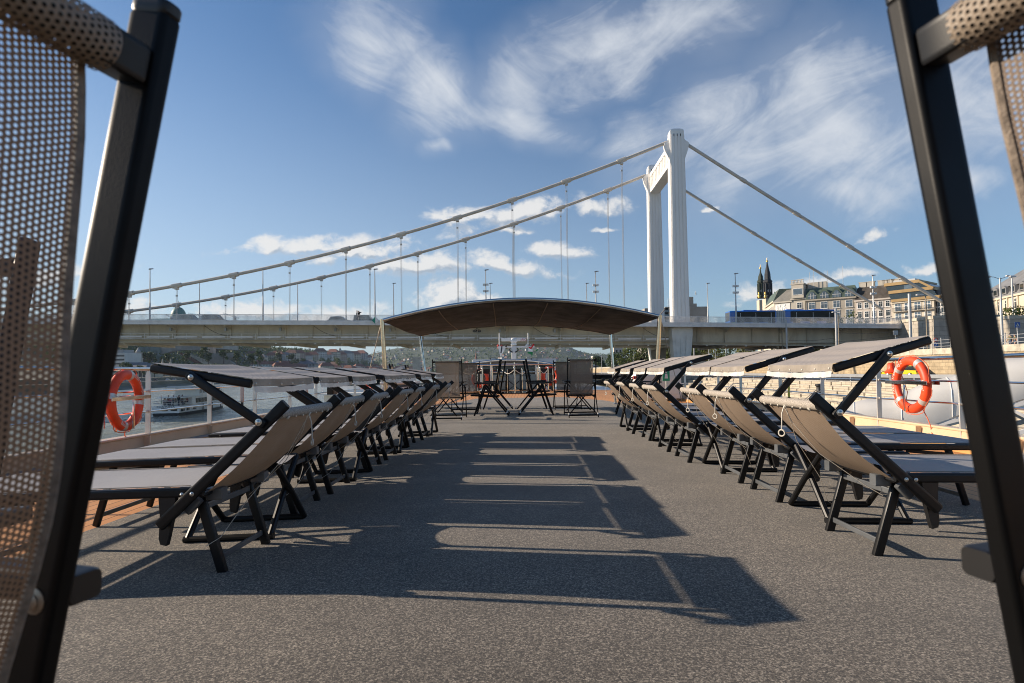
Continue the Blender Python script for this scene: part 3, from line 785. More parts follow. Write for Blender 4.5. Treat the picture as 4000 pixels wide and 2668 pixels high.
# ------------------------------------------------------------------ sun loungers
def make_lounger(ci=(-0.256, 0.867), co=(0.178, 0.996), au=(-0.027, 0.934)):
    t = thing('sun_lounger', 'x', 'sun lounger', group='sun loungers in two rows on the deck')
    for s in (-1, 1):
        vb, vr, vl = s * 0.322, s * 0.293, s * 0.205
        a = MB(); a.beam((0.03, vr, 0.378), (1.36, vr, 0.378), 0.028, 0.042, r=0.009); a.disc((1.26, vr + s * 0.014, 0.376), (0, s, 0), 0.011, 0.007)
        a.build('seat_rail', M['frame'], t)
        a = MB(); a.beam((0.205, vb, 0.243), (-0.352, vb, 0.746), 0.026, 0.050, up=(0, 0, 1), r=0.011); a.build('back_bar', M['frame'], t)
        a = MB(); al_ = V(-0.250, s * 0.349, 0.673); au_ = V(au[0], s * 0.349, au[1]); ad_ = (au_ - al_).normalized() * 0.024
        a.beam(al_ - ad_, au_ + ad_, 0.022, 0.040, up=(1, 0, 0), r=0.010); a.build('canopy_arm', M['frame'], t)
        a = MB(); a.beam((ci[0], vb, ci[1]), (co[0], vb, co[1]), 0.024, 0.038, r=0.010); a.build('canopy_bar', M['frame'], t)
        for (u, h, vv, rr) in ((-0.250, 0.673, 0.360, 0.019), (au[0], au[1], 0.360, 0.016), (0.055, 0.377, 0.335, 0.012), (0.098, 0.376, 0.335, 0.011)):
            b = MB(); b.disc((u, s * vv, h), (0, s, 0), rr * 0.80, 0.003); b.disc((u, s * (vv + 0.002), h), (0, s, 0), rr * 0.50, 0.007); b.build('bolt', M['steel_flat'], t)
        a = MB(); a.beam((0.103, vl, 0.362), (0.0, vl, 0.0), 0.029, 0.044, up=(1, 0, 0), r=0.009); a.build('leg', M['frame'], t)
        a = MB(); a.beam((1.075, s * 0.255, 0.365), (1.19, s * 0.255, 0.0), 0.028, 0.040, up=(1, 0, 0), r=0.009); a.build('leg', M['frame'], t)
        a = MB(); a.loft([[V(u, s * 0.285 - 0.012, h), V(u, s * 0.285 + 0.012, h), V(u + w, s * 0.285 + 0.012, h + dh), V(u + w, s * 0.285 - 0.012, h + dh)] for (u, h, w, dh) in ((0.150, 0.36, 0.075, 0), (0.165, 0.27, 0.055, 0), (0.185, 0.185, 0.042, 0.0), (0.195, 0.150, 0.026, 0.008))])
        a.disc((0.205, s * 0.297, 0.25), (0, s, 0), 0.012, 0.004)
        a.build('bracket', M['plastic'], t)
        a = MB(); a.beam((-0.012, s * 0.20, 0.352), (0.06, s * 0.20, 0.352), 0.05, 0.055, r=0.006); a.beam((0.075, s * 0.255, 0.345), (0.13, s * 0.255, 0.29), 0.03, 0.05, r=0.006)
        a.build('hinge', M['brace'], t)
        a = MB(); a.beam((0.80, s * 0.268, 0.35), (1.10, s * 0.268, 0.325), 0.012, 0.022, r=0.003); a.build('stay', M['frame'], t)
    a = MB(); a.beam((0.078, -0.195, 0.295), (0.078, 0.195, 0.295), 0.012, 0.028, r=0.003); a.build('leg_brace', M['brace'], t)
    a = MB(); a.beam((0.018, -0.195, 0.065), (0.018, 0.195, 0.065), 0.012, 0.026, r=0.003); a.build('leg_brace', M['brace'], t)
    a = MB(); a.beam((1.17, -0.25, 0.062), (1.17, 0.25, 0.062), 0.012, 0.026, r=0.003); a.build('leg_brace', M['brace'], t)
    a = MB(); a.tube([(0.04, -0.29, 0.362), (0.04, 0.29, 0.362)], 0.012, 8); a.build('crossbar', M['frame'], t)
    a = MB(); a.tube([(0.70, -0.29, 0.365), (0.70, 0.29, 0.365)], 0.011, 8); a.build('crossbar', M['frame'], t)
    a = MB(); a.beam((1.362, -0.30, 0.378), (1.362, 0.30, 0.378), 0.030, 0.040, r=0.012); a.build('foot_bar', M['frame'], t)
    # cloth
    a = MB(); a.sheet(lambda p, q: (0.085 + 1.265 * p, -0.292 + 0.584 * q, 0.4015 - 0.016 * math.sin(PI * q) * math.sin(PI * min(1, p * 1.02)) + 0.002 * math.sin(9 * p) * math.sin(PI * q)), 26, 12, 1.26, 0.58)
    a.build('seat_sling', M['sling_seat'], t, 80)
    a = MB()
    for s in (-1, 1):
        a.beam((0.10, s * 0.272, 0.4025), (1.34, s * 0.272, 0.4025), 0.008, 0.0022, r=0.0008)
    a.build('seam', M['hem'], t)
    dv = V(0.356, 0, -0.323); nrm = V(-0.672, 0, -0.740)
    def back(p, q):
        e = 0.272 - 0.012 * math.sin(PI * p)
        b_ = 0.050 * math.sin(PI * min(1, p * 0.9 + 0.03)) * (0.45 + 0.55 * math.sin(PI * q)) + 0.004 * math.sin(5 * PI * q + 4 * p) * math.sin(PI * p)
        return V(-0.294, 0, 0.678) + dv * p + nrm * b_ + V(0, (2 * q - 1) * e, 0)
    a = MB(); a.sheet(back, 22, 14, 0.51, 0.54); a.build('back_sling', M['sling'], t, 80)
    a = MB(); a.tube([(-0.308, -0.300, 0.700), (-0.310, -0.15, 0.699), (-0.310, 0.15, 0.699), (-0.308, 0.300, 0.700)], 0.0225, 12)
    o = a.build('headrest_sleeve', M['sleeve_top'], t)
    for k in range(7):
        y = -0.24 + 0.08 * k
        b = MB(); b.disc((-0.324, y, 0.681), (-0.75, 0, -0.66), 0.005 if k not in (0, 3, 6) else 0.010, 0.006, 10); b.build('snap', M['button'], t)
    # canopy
    dc = V(co[0] - ci[0] + 0.002, 0, co[1] - ci[1]); c0 = V(ci[0] - 0.006, 0, ci[1] + 0.023)
    def cano(p, q):
        sag = -0.011 * math.sin(PI * q) * (0.35 + 0.65 * math.sin(PI * p)) + 0.003 * math.sin(7 * PI * p) * math.sin(PI * q)
        return c0 + dc * p + V(0, (2 * q - 1) * 0.333, sag)
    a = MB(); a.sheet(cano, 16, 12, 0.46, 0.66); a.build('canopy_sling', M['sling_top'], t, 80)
    a = MB(); a.sheet(lambda p, q: (c0.x - 0.0025 - 0.005 * p, -0.333 + 0.666 * q, c0.z - 0.011 * math.sin(PI * q) * 0.35 - 0.034 * p), 3, 14, 0.04, 0.66); a.build('valance', M['hem'], t, 80)
    a = MB()
    rnd = random.Random(5)
    jit = [rnd.uniform(-0.0018, 0.0018) for _ in range(60)]
    a.sheet(lambda p, q: (c0.x - 0.008 - 0.006 * p, -0.335 + 0.670 * q, c0.z - 0.0345 - 0.007 * math.sin(PI * q) - (0.026 + jit[int(q * 48)]) * p + 0.0008 * math.sin(q * 40)), 2, 48, 0.03, 0.66); a.build('fringe', M['fringe'], t, 80)
    for k in range(6):
        b = MB(); b.disc((c0.x - 0.006, -0.31 + 0.124 * k, c0.z - 0.021 - 0.007 * math.sin(PI * (k + 0.2) / 5.4)), (-1, 0, 0.1), 0.0052, 0.005, 10); b.build('snap', M['button'], t)
    a = MB(); a.tube([(-0.326, 0.01, 0.678), (-0.336, 0.012, 0.643), (-0.338, 0.010, 0.588), (-0.338, 0.012, 0.563)], 0.0032, 6); c = a.build('pull_cord', M['button'], t)
    a = MB(); a.torus((-0.338, 0.012, 0.544), (0.8, 0.6, 0), 0.016, 0.004, 16, 6); a.build('pull_ring', M['button'], c)
    a = MB(); a.tube([(-0.321, 0.02, 0.676), (-0.29, 0.0, 0.60), (-0.18, -0.05, 0.45), (0.0, -0.12, 0.31), (0.06, -0.16, 0.27)], 0.0019, 5)
    a.tube([(-0.321, 0.0, 0.676), (-0.24, 0.06, 0.50), (-0.08, 0.14, 0.30), (0.0, 0.22, 0.16), (0.05, 0.25, 0.13)], 0.0016, 5); a.build('elastic_line', M['cord'], t)
    return t

LOUNGE = make_lounger()
LOUNGE_B = make_lounger((-0.206, 0.835), (0.227, 0.920), (0.035, 0.873))      # canopies tipped a little flatter
ORD = ['nearest', 'second', 'third', 'fourth', 'fifth', 'sixth', 'farthest']
def place_loungers():
    rightrow = [(1.633, 2.67, 3.07), (1.654, 3.75, 4.14), (1.642, 4.37, 4.78), (1.545, 5.35, 5.75), (1.530, 6.08, 6.45), (1.524, 7.04, 7.42), (1.47, 7.80, 8.2)]
    leftrow = [(-1.353, 2.57, 2.97), (-1.447, 3.60, 3.97), (-1.425, 4.20, 4.59), (-1.41, 5.12, 5.51), (-1.405, 5.78, 6.17), (-1.385, 6.77, 7.18), (-1.335, 7.42, 7.82)]
    jr = random.Random(3)
    for (row, ang, side) in ((rightrow, 0.0, 'quay side'), (leftrow, PI, 'river side')):
        for i, (x, ya, yb) in enumerate(row):
            src = LOUNGE if row is rightrow else LOUNGE_B
            o = src if i == 0 else copy_tree(src)
            o.location = (x + jr.uniform(-0.015, 0.015), (ya + yb) / 2, 0)
            o.location.z = DZ(o.location.x) - 0.004
            o.rotation_euler = (0, 0.018 if row is rightrow else 0.024, ang + jr.uniform(-0.026, 0.026))
            w = ORD[i]
            o['label'] = 'taupe sun lounger with raised canopy, %s %sin the %s row' % (w, '' if i in (0, 6) else 'from the viewer ', side)
place_loungers()

def make_stool():
    t = thing('folding_stool', 'x', 'stool', group='folding stools between the loungers')
    for s in (-1, 1):
        a = MB(); a.tube([(-0.24, s * 0.205, 0.016), (0.24, s * 0.205, 0.016)], 0.0175, 10); a.build('ground_bar', M['frame'], t)
        a = MB(); a.tube([(-0.225, s * 0.175, 0.385), (0.225, s * 0.175, 0.385)], 0.0175, 10); a.build('seat_bar', M['frame'], t)
        for e in (-1, 1):
            a = MB(); a.tube([(e * (0.232 - 0.012 * s), -s * 0.205, 0.018), (e * (0.232 - 0.012 * s), -s * 0.03, 0.2), (e * (0.232 - 0.012 * s), s * 0.175, 0.385)], 0.0175, 10)
            a.build('leg', M['frame'], t)
    a = MB(); a.sheet(lambda p, q: (-0.215 + 0.43 * p, -0.185 + 0.37 * q, 0.399 - 0.03 * math.sin(PI * q)), 8, 12, 0.43, 0.37); a.build('seat_sling', M['sling_seat'], t, 80)
    return t
STOOL = make_stool()
def place_stools():
    spots = [(1.925, 3.43, 0.0, 'low black folding stool between first and second loungers, quay side'), (1.90, 5.08, 0.03, 'low black folding stool between third and fourth loungers, quay side'),
             (1.80, 6.76, -0.03, 'low black folding stool between fifth and sixth loungers, quay side'), (1.72, 8.55, 0.02, 'low black folding stool beyond the last lounger, quay side'),
             (-1.585, 3.27, 0.0, 'low black folding stool between first and second loungers, river side'), (-1.615, 4.88, -0.02, 'low black folding stool between third and fourth loungers, river side'),
             (-1.60, 6.47, 0.03, 'low black folding stool between fifth and sixth loungers, river side'), (-1.52, 8.15, 0.0, 'low black folding stool beyond the last lounger, river side')]
    for i, (x, y, a, lab) in enumerate(spots):
        o = STOOL if i == 0 else copy_tree(STOOL)
        o.location = (x, y, DZ(x)); o.rotation_euler = (0, 0.02 if x > 0 else -0.03, a); o['label'] = lab
place_stools()

# ------------------------------------------------------------------ folding armchairs
M['bolt_dull'] = mat('dull_bolt_metal', (0.34, 0.29, 0.23), 0.42, 0.8, 0.2, 60)
def make_armchair(rec=10.4, scale=1.0, fine=False, label='x', armz=None, bowk=0.012):
    """u forward = +X, v sideways = Y"""
    t = thing('folding_armchair', label, 'armchair', group='high backed folding armchairs on the deck')
    k = scale; r_ = math.radians(rec)
    piv = V(-0.064 * k, 0, 0.41 * k); L = 0.71 * k
    bd = V(-math.sin(r_), 0, math.cos(r_)); top = piv + bd * L
    fw = V(math.cos(r_), 0, math.sin(r_))                      # towards the sitter
    hw = 0.270 * k
    fr = M['frame_black']
    armz = armz or 0.635 * k
    for s in (-1, 1):
        v = V(0, s * hw, 0)
        a = MB(); a.beam(piv + v - bd * (0.16 if fine else 0.03), top + v + bd * 0.006, 0.0175, 0.0345, up=fw, r=0.0042, seg=3); p = a.build('back_post', fr, t)
        a = MB(); a.beam(top + v + bd * 0.0055, top + v + bd * 0.0165, 0.0185, 0.0355, up=fw, r=0.0065, seg=4); a.build('post_cap', M['plastic'], p)
        vo = V(0, s * (hw + (0.020 if fine else 0.024)), 0)
        ar = piv + bd * ((armz - 0.41 * k) / math.cos(r_))
        a = MB(); a.beam(V(ar.x - (0.012 if fine else 0.046), 0, armz) + vo + V(0, s * 0.004, 0), V(0.33 * k, 0, armz + 0.012) + vo + V(0, s * 0.012, 0), (0.030 if fine else 0.044), 0.026, r=0.006, seg=3); a.build('armrest', M['plastic'], t)
        a = MB(); a.disc(ar + v - V(0, s * 0.0085, 0), (0, -s, 0), 0.0105, 0.003); a.disc(ar + v - V(0, s * 0.0112, 0), (0, -s, 0), 0.0068, 0.0022); a.build('bolt', M['bolt_dull'], t)
        hi = V(0.135 * k, 0, 0.60 * k)
        a = MB(); a.beam(hi + vo * 1.02, V(0.336 * k, s * (hw + 0.028), 0.0), 0.018, 0.034, up=(1, 0, 0), r=0.008); a.build('leg', fr, t)
        vi = V(0, s * (hw - 0.0), 0)
        a = MB(); a.beam(hi + V(0.01, 0, 0.005) + vo * 0.955, V(-0.356 * k, s * (hw + 0.004), 0.0), 0.016, 0.034, up=(1, 0, 0), r=0.007); a.build('leg', fr, t)
        a = MB(); a.beam(V(-0.15 * k, s * (hw - 0.024), 0.372 * k), V(0.41 * k, s * (hw - 0.024), 0.408 * k), 0.018, 0.032, r=0.007); a.build('seat_rail', fr, t)
        a = MB(); a.beam(V(-0.305 * k, s * (hw + 0.004), 0.075 * k), V(-0.322 * k, s * (hw + 0.004), 0.050 * k), 0.019, 0.0355, up=(1, 0, 0), r=0.004); a.build('reflective_tag', M['white'], t)
    tb = top - bd * 0.036 * k
    a = MB(); a.tube([tb + V(0, -hw + 0.014, 0), tb + V(0, hw - 0.014, 0)], 0.0115 * k, 14)
    a.beam(tb + V(0, -hw + 0.0105, 0), tb + V(0, -hw + 0.046 * k, 0), 0.028 * k, 0.028 * k, up=bd, r=0.003); a.beam(tb + V(0, hw - 0.0105, 0), tb + V(0, hw - 0.046 * k, 0), 0.028 * k, 0.028 * k, up=bd, r=0.003)
    a.build('top_bar', M['frame'], t)
    inset = (0.040 if fine else 0.048) * k
    we = hw - inset
    nseg = 16 if fine else 8
    def bk(p, q):
        pin = (0.003 if fine else 0.012) * math.sin(PI * min(1.0, p)) * k + 0.004 * k * min(1, p * 6)
        bow = 0.016 * math.sin(PI * p) * math.sin(PI * q) + bowk * math.sin(PI * p) + (0.003 * math.sin(17 * p) if fine else 0)
        return tb - bd * (p * 0.66 * k) + fw * (0.0165 * k - bow) + V(0, (2 * q - 1) * (we - pin), 0)
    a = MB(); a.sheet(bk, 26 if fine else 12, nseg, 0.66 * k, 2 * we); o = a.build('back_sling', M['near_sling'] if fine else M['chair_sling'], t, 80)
    a = MB()                                                   # sling wrapped round the top bar
    R = 0.0185 * k
    def slv(p, q):
        an = -PI * 0.15 + 2 * PI * p
        return tb + fw * (math.cos(an) * R) + bd * (math.sin(an) * R) + V(0, (2 * q - 1) * (we + 0.004), 0)
    a.sheet(slv, 18, 10, 2 * PI * R, 2 * we); a.build('top_sleeve', M['sleeve'], t, 80)
    for s in (-1, 1):
        a = MB(); a.tube([bk(p_ / 20, 0.5 + s * 0.5) + V(0, s * 0.0015, 0) for p_ in range(21)], 0.0034 * k, 6)
        a.build('edge_hem', M['hemb'], t)
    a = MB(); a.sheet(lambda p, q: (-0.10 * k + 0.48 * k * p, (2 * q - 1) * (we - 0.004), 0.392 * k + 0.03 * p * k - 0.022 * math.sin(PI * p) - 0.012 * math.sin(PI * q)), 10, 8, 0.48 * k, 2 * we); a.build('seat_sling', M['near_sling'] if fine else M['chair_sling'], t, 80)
    a = MB(); a.tube([(0.40 * k, -hw + 0.02, 0.412 * k), (0.40 * k, hw - 0.02, 0.412 * k)], 0.013 * k, 10); a.build('front_bar', fr, t)
    lo = piv + V(-0.02, 0, -0.005)
    a = MB(); a.tube([lo + V(0, -hw + 0.0, 0), lo + V(0, hw, 0)], 0.010 * k, 8); a.build('lower_bar', fr, t)
    a = MB(); a.beam(V(-0.335 * k, -hw, 0.042 * k), V(-0.335 * k, hw, 0.042 * k), 0.014, 0.028, r=0.006); a.build('foot_bar', fr, t)
    a = MB(); a.beam(V(0.318 * k, -hw - 0.02, 0.05 * k), V(0.318 * k, hw + 0.02, 0.05 * k), 0.014, 0.028, r=0.006); a.build('foot_bar', fr, t)
    return t, top, hw

def near_chair(label, target_top, heading, which, rec, armz=0.695, bowk=0.058):
    """stand a chair so that the top of one back post is at a given point"""
    t, top, hw = make_armchair(rec, 1.04, True, label, armz, bowk)
    R3 = rotz(heading)
    loc = Vector(target_top) - R3 @ (top + V(0, which * hw, 0))
    t.location = (loc.x, loc.y, target_top[2] - top.z if abs(target_top[2] - top.z) < 0.05 else 0)
    t.location.z = 0
    t.rotation_euler = (0, 0, heading)
    print('near chair', label[:30], 'top z', top.z, 'wanted', target_top[2])
    return t
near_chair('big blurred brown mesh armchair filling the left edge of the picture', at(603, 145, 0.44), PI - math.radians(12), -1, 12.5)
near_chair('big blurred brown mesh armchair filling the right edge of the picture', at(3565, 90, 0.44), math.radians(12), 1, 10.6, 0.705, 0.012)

ARM, _t, _h = make_armchair()
def place_armchairs():
    # facing angles: 0 = towards the quay (+X), PI/2 = towards the bow
    spots = [(-1.42, 10.75, PI / 2, 'brown armchair seen from behind, left of the middle pair, in front of the awning'),
             (-1.30, 12.95, -PI / 2 - 0.04, 'brown armchair facing the viewer, behind the one left of the middle pair'),
             (-0.66, 11.65, PI, 'dark armchair seen side on facing the river, left one of the middle pair'),
             (-0.63, 13.6, PI + 0.04, 'dark armchair facing the river, hidden behind the left one of the middle pair'),
             (-2.70, 12.4, 0.12, 'brown armchair facing right behind the river-side lounger canopies, nearer of two'),
             (-2.75, 14.3, 0.08, 'brown armchair facing right behind the river-side lounger canopies, farther of two'),
             (0.24, 11.65, 0.0, 'dark armchair seen side on facing the quay, right one of the middle pair'),
             (0.20, 13.6, -0.04, 'dark armchair facing the quay, behind the right one of the middle pair'),
             (1.10, 11.0, PI / 2 + 0.03, 'brown armchair seen from behind, right of the middle pair, cloth lit through'),
             (0.98, 13.2, -PI / 2 + 0.05, 'brown armchair facing the viewer, behind the one right of the middle pair'),
             (2.20, 11.6, PI - 0.15, 'brown armchair facing left beside the right rear awning post'),
             (2.85, 12.6, PI - 0.1, 'brown armchair facing left behind the quay-side lounger canopies'),
             (-1.18, 0.85, -PI / 2, 'brown armchair facing the viewer, seen through the mesh of the left near armchair')]
    for i, (x, y, a, lab) in enumerate(spots):
        o = ARM if i == 0 else copy_tree(ARM)
        o.location = (x, y, DZ(x)); o.rotation_euler = (0, 0, a); o['label'] = lab
place_armchairs()

def make_table(label, x, y):
    t = thing('folding_table', label, 'table', (x, y, 0), group='low folding tables between the armchairs')
    a = MB()
    for k in range(9):
        a.beam((-0.32 + 0.08 * k, -0.62, 0.665), (-0.32 + 0.08 * k, 0.62, 0.665), 0.07, 0.014, r=0.004)
    a.build('slatted_top', M['frame_black'], t)
    a = MB(); a.beam((-0.3, -0.58, 0.645), (0.3, -0.58, 0.645), 0.025, 0.025); a.beam((-0.3, 0.58, 0.645), (0.3, 0.58, 0.645), 0.025, 0.025); a.build('apron', M['frame_black'], t)
    for s in (-1, 1):
        for e in (-1, 1):
            a = MB(); a.beam((-0.27 * e, s * 0.5, 0.635), (0.27 * e, s * 0.5 + 0.028 * e * s, 0.0), 0.024, 0.024, r=0.006); a.build('leg', M['frame_black'], t)
        a = MB(); a.beam((-0.2, s * 0.5, 0.10), (0.2, s * 0.5, 0.10), 0.02, 0.02); a.build('stretcher', M['frame_black'], t)
make_table('black slatted table among the armchairs on the river side', -1.62, 11.95)
make_table('black slatted table among the armchairs on the quay side', 1.20, 12.1)

# ------------------------------------------------------------------ awning
def awning():
    t = thing('awning', 'brown cloth awning on arched steel frame over the middle of the deck', 'awning')
    fl, fr_ = at(1493, 1252, 10.1), at(2577, 1236, 10.1)
    rl, rr = at(1640, 1310, 14.8), at(2384, 1304, 14.8)
    def arch(a, b, rise, n=24, ex=2.0):
        return [a.lerp(b, i / n) + V(0, 0, rise * (1 - abs(2 * i / n - 1) ** ex)) for i in range(n + 1)]
    A = arch(fl, fr_, 0.345, ex=1.9); B = arch(rl, rr, 0.255, ex=2.0)
    a = MB(); a.tube(A, 0.032, 12); a.build('front_bow', M['steel'], t)
    a = MB(); a.tube(B, 0.028, 12); a.build('rear_bow', M['steel'], t)
    feet = [V(-2.43, 10.15, 0), V(2.32, 10.15, 0), V(-2.45, 14.8, 0), V(2.38, 14.8, 0)]
    for (p_, f) in zip((fl, fr_, rl, rr), feet):
        a = MB(); a.tube([p_ + V(0, 0, 0.02), p_ * 0.85 + f * 0.15, p_ * 0.25 + f * 0.75, f], 0.037, 14); a.lathe(f, [(0.0, 0.0), (0.075, 0.0), (0.075, 0.012), (0.045, 0.03), (0.0, 0.03)], 14)
        a.build('post', M['reflection_steel'] if f.y < 12 else M['steel'], t)  # front posts carry the painted gold reflection
    rnd = random.Random(2)
    def cl(p, q):
        i = p * 24; k = min(23, int(i)); f = i - k
        a_ = A[k].lerp(A[k + 1], f); b_ = B[k].lerp(B[k + 1], f)
        e = 0.055 * (1 - (2 * p - 1) ** 2) + 0.02
        q2 = 0.02 + 0.955 * q
        pt = a_.lerp(b_, q2)
        sag = -0.10 * math.sin(PI * q2) * (0.35 + 0.65 * (1 - abs(2 * p - 1) ** 2))
        wr = 0.034 * math.sin(40 * p + 3.0 * q + math.sin(9 * p) * 1.8) * math.exp(-4.0 * q) * min(1, 10 * q + 0.15) + 0.022 * math.sin(23 * p - 4 * q + math.sin(11 * p)) * math.sin(PI * min(1, q * 1.15)) + 0.010 * math.sin(50 * p) * math.exp(-7 * (1 - q)) * 0.5
        pinch = (p - 0.5) * (-0.16) * math.sin(PI * q2)
        return pt + V(pinch, 0, sag + wr - 0.022)
    a = MB(); a.sheet(cl, 120, 26, 5.0, 4.7); a.build('canvas', M['awning'], t, 80)
    for sp_ in (0.2, 0.4, 0.6, 0.8):
        a = MB(); a.tube([cl(sp_, j / 24) - V(0, 0, 0.004) for j in range(25)], 0.010, 6); a.build('seam', M['hemb'], t)
    a = MB(); a.tube([cl(i / 60, 1.0) for i in range(61)], 0.012, 6); a.build('canvas_hem', M['awning'], t)
    a = MB(); a.tube([cl(i / 60, 0.0) for i in range(61)], 0.014, 6); a.build('canvas_hem', M['awning'], t)
    for (p_, q_) in ((fl, V(-3.35, 11.6, 0.16)), (fr_, V(3.3, 11.9, 0.16))):
        a = MB(); a.tube([p_, p_.lerp(q_, 0.3), q_], 0.007, 6); a.tube([p_.lerp(q_, 0.06), p_.lerp(q_, 0.14)], 0.016, 8); a.build('stay_rope', M['cord'], t)
    a = MB(); a.tube([fr_, fr_ + V(0.03, 0, 0.06), fr_ + V(0.09, 0, 0.12), fr_ + V(0.08, 0, 0.14)], 0.01, 6); a.build('strap', M['hem'], t)
awning()

# ------------------------------------------------------------------ forward end of the sun deck and the wheelhouse beyond
def Z18(x, y):
    return (1800 + x / 4.126, 1280 + y / 4.126)
def q18(x, y, Y):
    return at(*Z18(x, y), Y)
def bow_end():
    t = thing('glass_balustrade', 'glass balustrade with steel posts across the forward end of the deck', 'balustrade')
    Y = 26.9
    xs = [240, 345, 497, 600, 745, 865, 990, 1060, 1230, 1345, 1480]
    pale = mat('pale_green_glass', (0.34, 0.42, 0.40), 0.12, 0, 0.2, 0.6, spec=0.8)
    for i in range(2, 8):
        a_ = q18(xs[i] + 12, 1000, Y); b_ = q18(xs[i + 1] - 12, 775, Y)
        m = MB(); m.span((a_.x, Y - 0.012, 0.05), (b_.x, Y + 0.012, 0.74)); m.build('glass_panel', pale, t)
    for x in xs:
        p_ = q18(x, 900, Y)
        m = MB(); m.tube([(p_.x, Y, -0.02), (p_.x, Y, 0.97)], 0.03, 10); m.sphere((p_.x, Y, 0.975), 0.034, 10, 6); m.build('post', M['steel'], t)
    m = MB(); m.tube([(q18(100, 716, Y).x, Y, 0.86), (q18(1500, 700, Y).x, Y, 0.86)], 0.022, 10); m.build('top_rail', M['steel'], t)
    # posts with ropes round the hatch
    u = thing('hatch_barrier', 'steel posts linked by sagging white ropes round the deck hatch', 'barrier')
    ps = []
    for (x, Yp) in ((350, 24.5), (505, 23.6), (868, 23.4), (1232, 23.8), (1275, 24.4), (1408, 24.6)):
        p_ = q18(x, 900, Yp); ps.append(p_)
        m = MB(); m.tube([(p_.x, Yp, -0.01), (p_.x, Yp, 1.02)], 0.032, 10); m.lathe((p_.x, Yp, -0.012), [(0, 0), (0.08, 0), (0.07, 0.02), (0, 0.03)], 12); m.sphere((p_.x, Yp, 1.03), 0.036, 10, 6); m.build('post', M['steel'], u)
    for a_, b_ in ((ps[0], ps[0] + V(-1.2, 1.6, 0)), (ps[3], ps[4]), (ps[4], ps[5]), (ps[2], ps[2] + V(0.6, 2.2, 0)), (ps[2], ps[2] + V(-0.6, 2.2, 0))):
        m = MB(); m.tube([V(a_.x, a_.y, 0.97).lerp(V(b_.x, b_.y, 0.97), i / 8) - V(0, 0, 0.18 * math.sin(PI * i / 8)) for i in range(9)], 0.014, 6); m.build('rope', M['fringe'], u)
    h = MB(); a_ = q18(580, 1045, 22.6); b_ = q18(1160, 1030, 24.6)
    h.span((a_.x, 22.6, -0.01), (b_.x, 24.7, 0.03)); tag(h.build('deck_hatch', M['glass']), 'dark glass hatch set in the wooden deck behind the armchairs', 'hatch')
    # warning sign
    s = thing('warning_sign', 'small yellow warning triangle sign on the glass balustrade', 'sign')
    c = q18(660, 788, Y - 0.05)
    m = MB(); m.span((c.x - 0.055, Y - 0.062, c.z - 0.075), (c.x + 0.055, Y - 0.052, c.z + 0.075)); m.build('plate', mat('pale_yellow_plate', (0.75, 0.68, 0.30), 0.5), s)
    m = MB(); m.prism([(c.x - 0.042, Y - 0.064, c.z - 0.025), (c.x + 0.042, Y - 0.064, c.z - 0.025), (c.x, Y - 0.064, c.z + 0.05)], (0, -0.002, 0)); m.build('triangle', mat('warning_yellow', (0.80, 0.55, 0.03), 0.5), s, 0)
    m = MB(); m.span((c.x - 0.004, Y - 0.068, c.z - 0.01), (c.x + 0.004, Y - 0.0665, c.z + 0.028)); m.span((c.x - 0.03, Y - 0.065, c.z - 0.062), (c.x + 0.03, Y - 0.0635, c.z - 0.045)); m.build('symbol', M['letter_dark'], s, 0)
    # director chairs
    def director(label, x, Yc, rz):
        d = thing('director_chair', label, 'director chair', (x, Yc, 0), rz, group='black director chairs by the glass balustrade')
        m = MB(); m.sheet(lambda p_, q: (-0.26 + 0.52 * p_, -0.20 - 0.02 * math.sin(PI * p_), 0.80 + 0.20 * q), 6, 3); m.build('back_cloth', M['awning_black'], d, 80)
        m = MB(); m.sheet(lambda p_, q: (-0.25 + 0.50 * p_, -0.20 + 0.42 * q, 0.46 - 0.03 * math.sin(PI * p_)), 6, 3); m.build('seat_cloth', M['awning_black'], d, 80)
        for s_ in (-1, 1):
            m = MB(); m.beam((s_ * 0.27, -0.2, 0.0), (s_ * 0.27, -0.2, 1.02), 0.03, 0.03); m.build('back_post', M['frame_black'], d)
            m = MB(); m.beam((s_ * 0.27, 0.22, 0.0), (s_ * 0.27, 0.22, 0.68), 0.03, 0.03); m.build('front_post', M['frame_black'], d)
            m = MB(); m.beam((s_ * 0.27, -0.24, 0.68), (s_ * 0.27, 0.26, 0.68), 0.05, 0.025); m.build('armrest', M['frame_black'], d)
            m = MB(); m.beam((s_ * 0.25, -0.16 * s_, 0.46), (-s_ * 0.25, -0.16 * s_, 0.03), 0.025, 0.03); m.build('cross_leg', M['frame_black'], d)
            m = MB(); m.beam((s_ * 0.27, -0.24, 0.03), (s_ * 0.27, 0.26, 0.03), 0.03, 0.03); m.build('runner', M['frame_black'], d)
    M['awning_black'] = cloth('black_cloth', (0.02, 0.018, 0.018), 0.05)
    director('black director chair seen from behind before the middle of the glass balustrade', q18(860, 900, 26.0).x, 26.0, 0)
    director('black director chair left of the hatch with a lifebuoy behind it', q18(360, 900, 25.0).x, 25.0, 0.1)
    director('black director chair right of the hatch under a red lifebuoy', q18(1375, 900, 25.0).x, 25.0, -0.1)
    director('black director chair turned side on, left of the middle balustrade chair', q18(665, 900, 26.1).x, 26.1, PI / 2)
    director('black director chair turned side on, right of the middle balustrade chair', q18(1040, 900, 26.1).x, 26.1, -PI / 2)
    c1, c2 = q18(318, 800, 27.2), q18(1440, 770, 27.2)
    lifebuoy('orange lifebuoy on the forward rail left of the wheelhouse windows', (c1.x, 27.0, c1.z - 0.05), R=0.36, r=0.085, tilt=PI / 2 - 0.3, bracket=False)
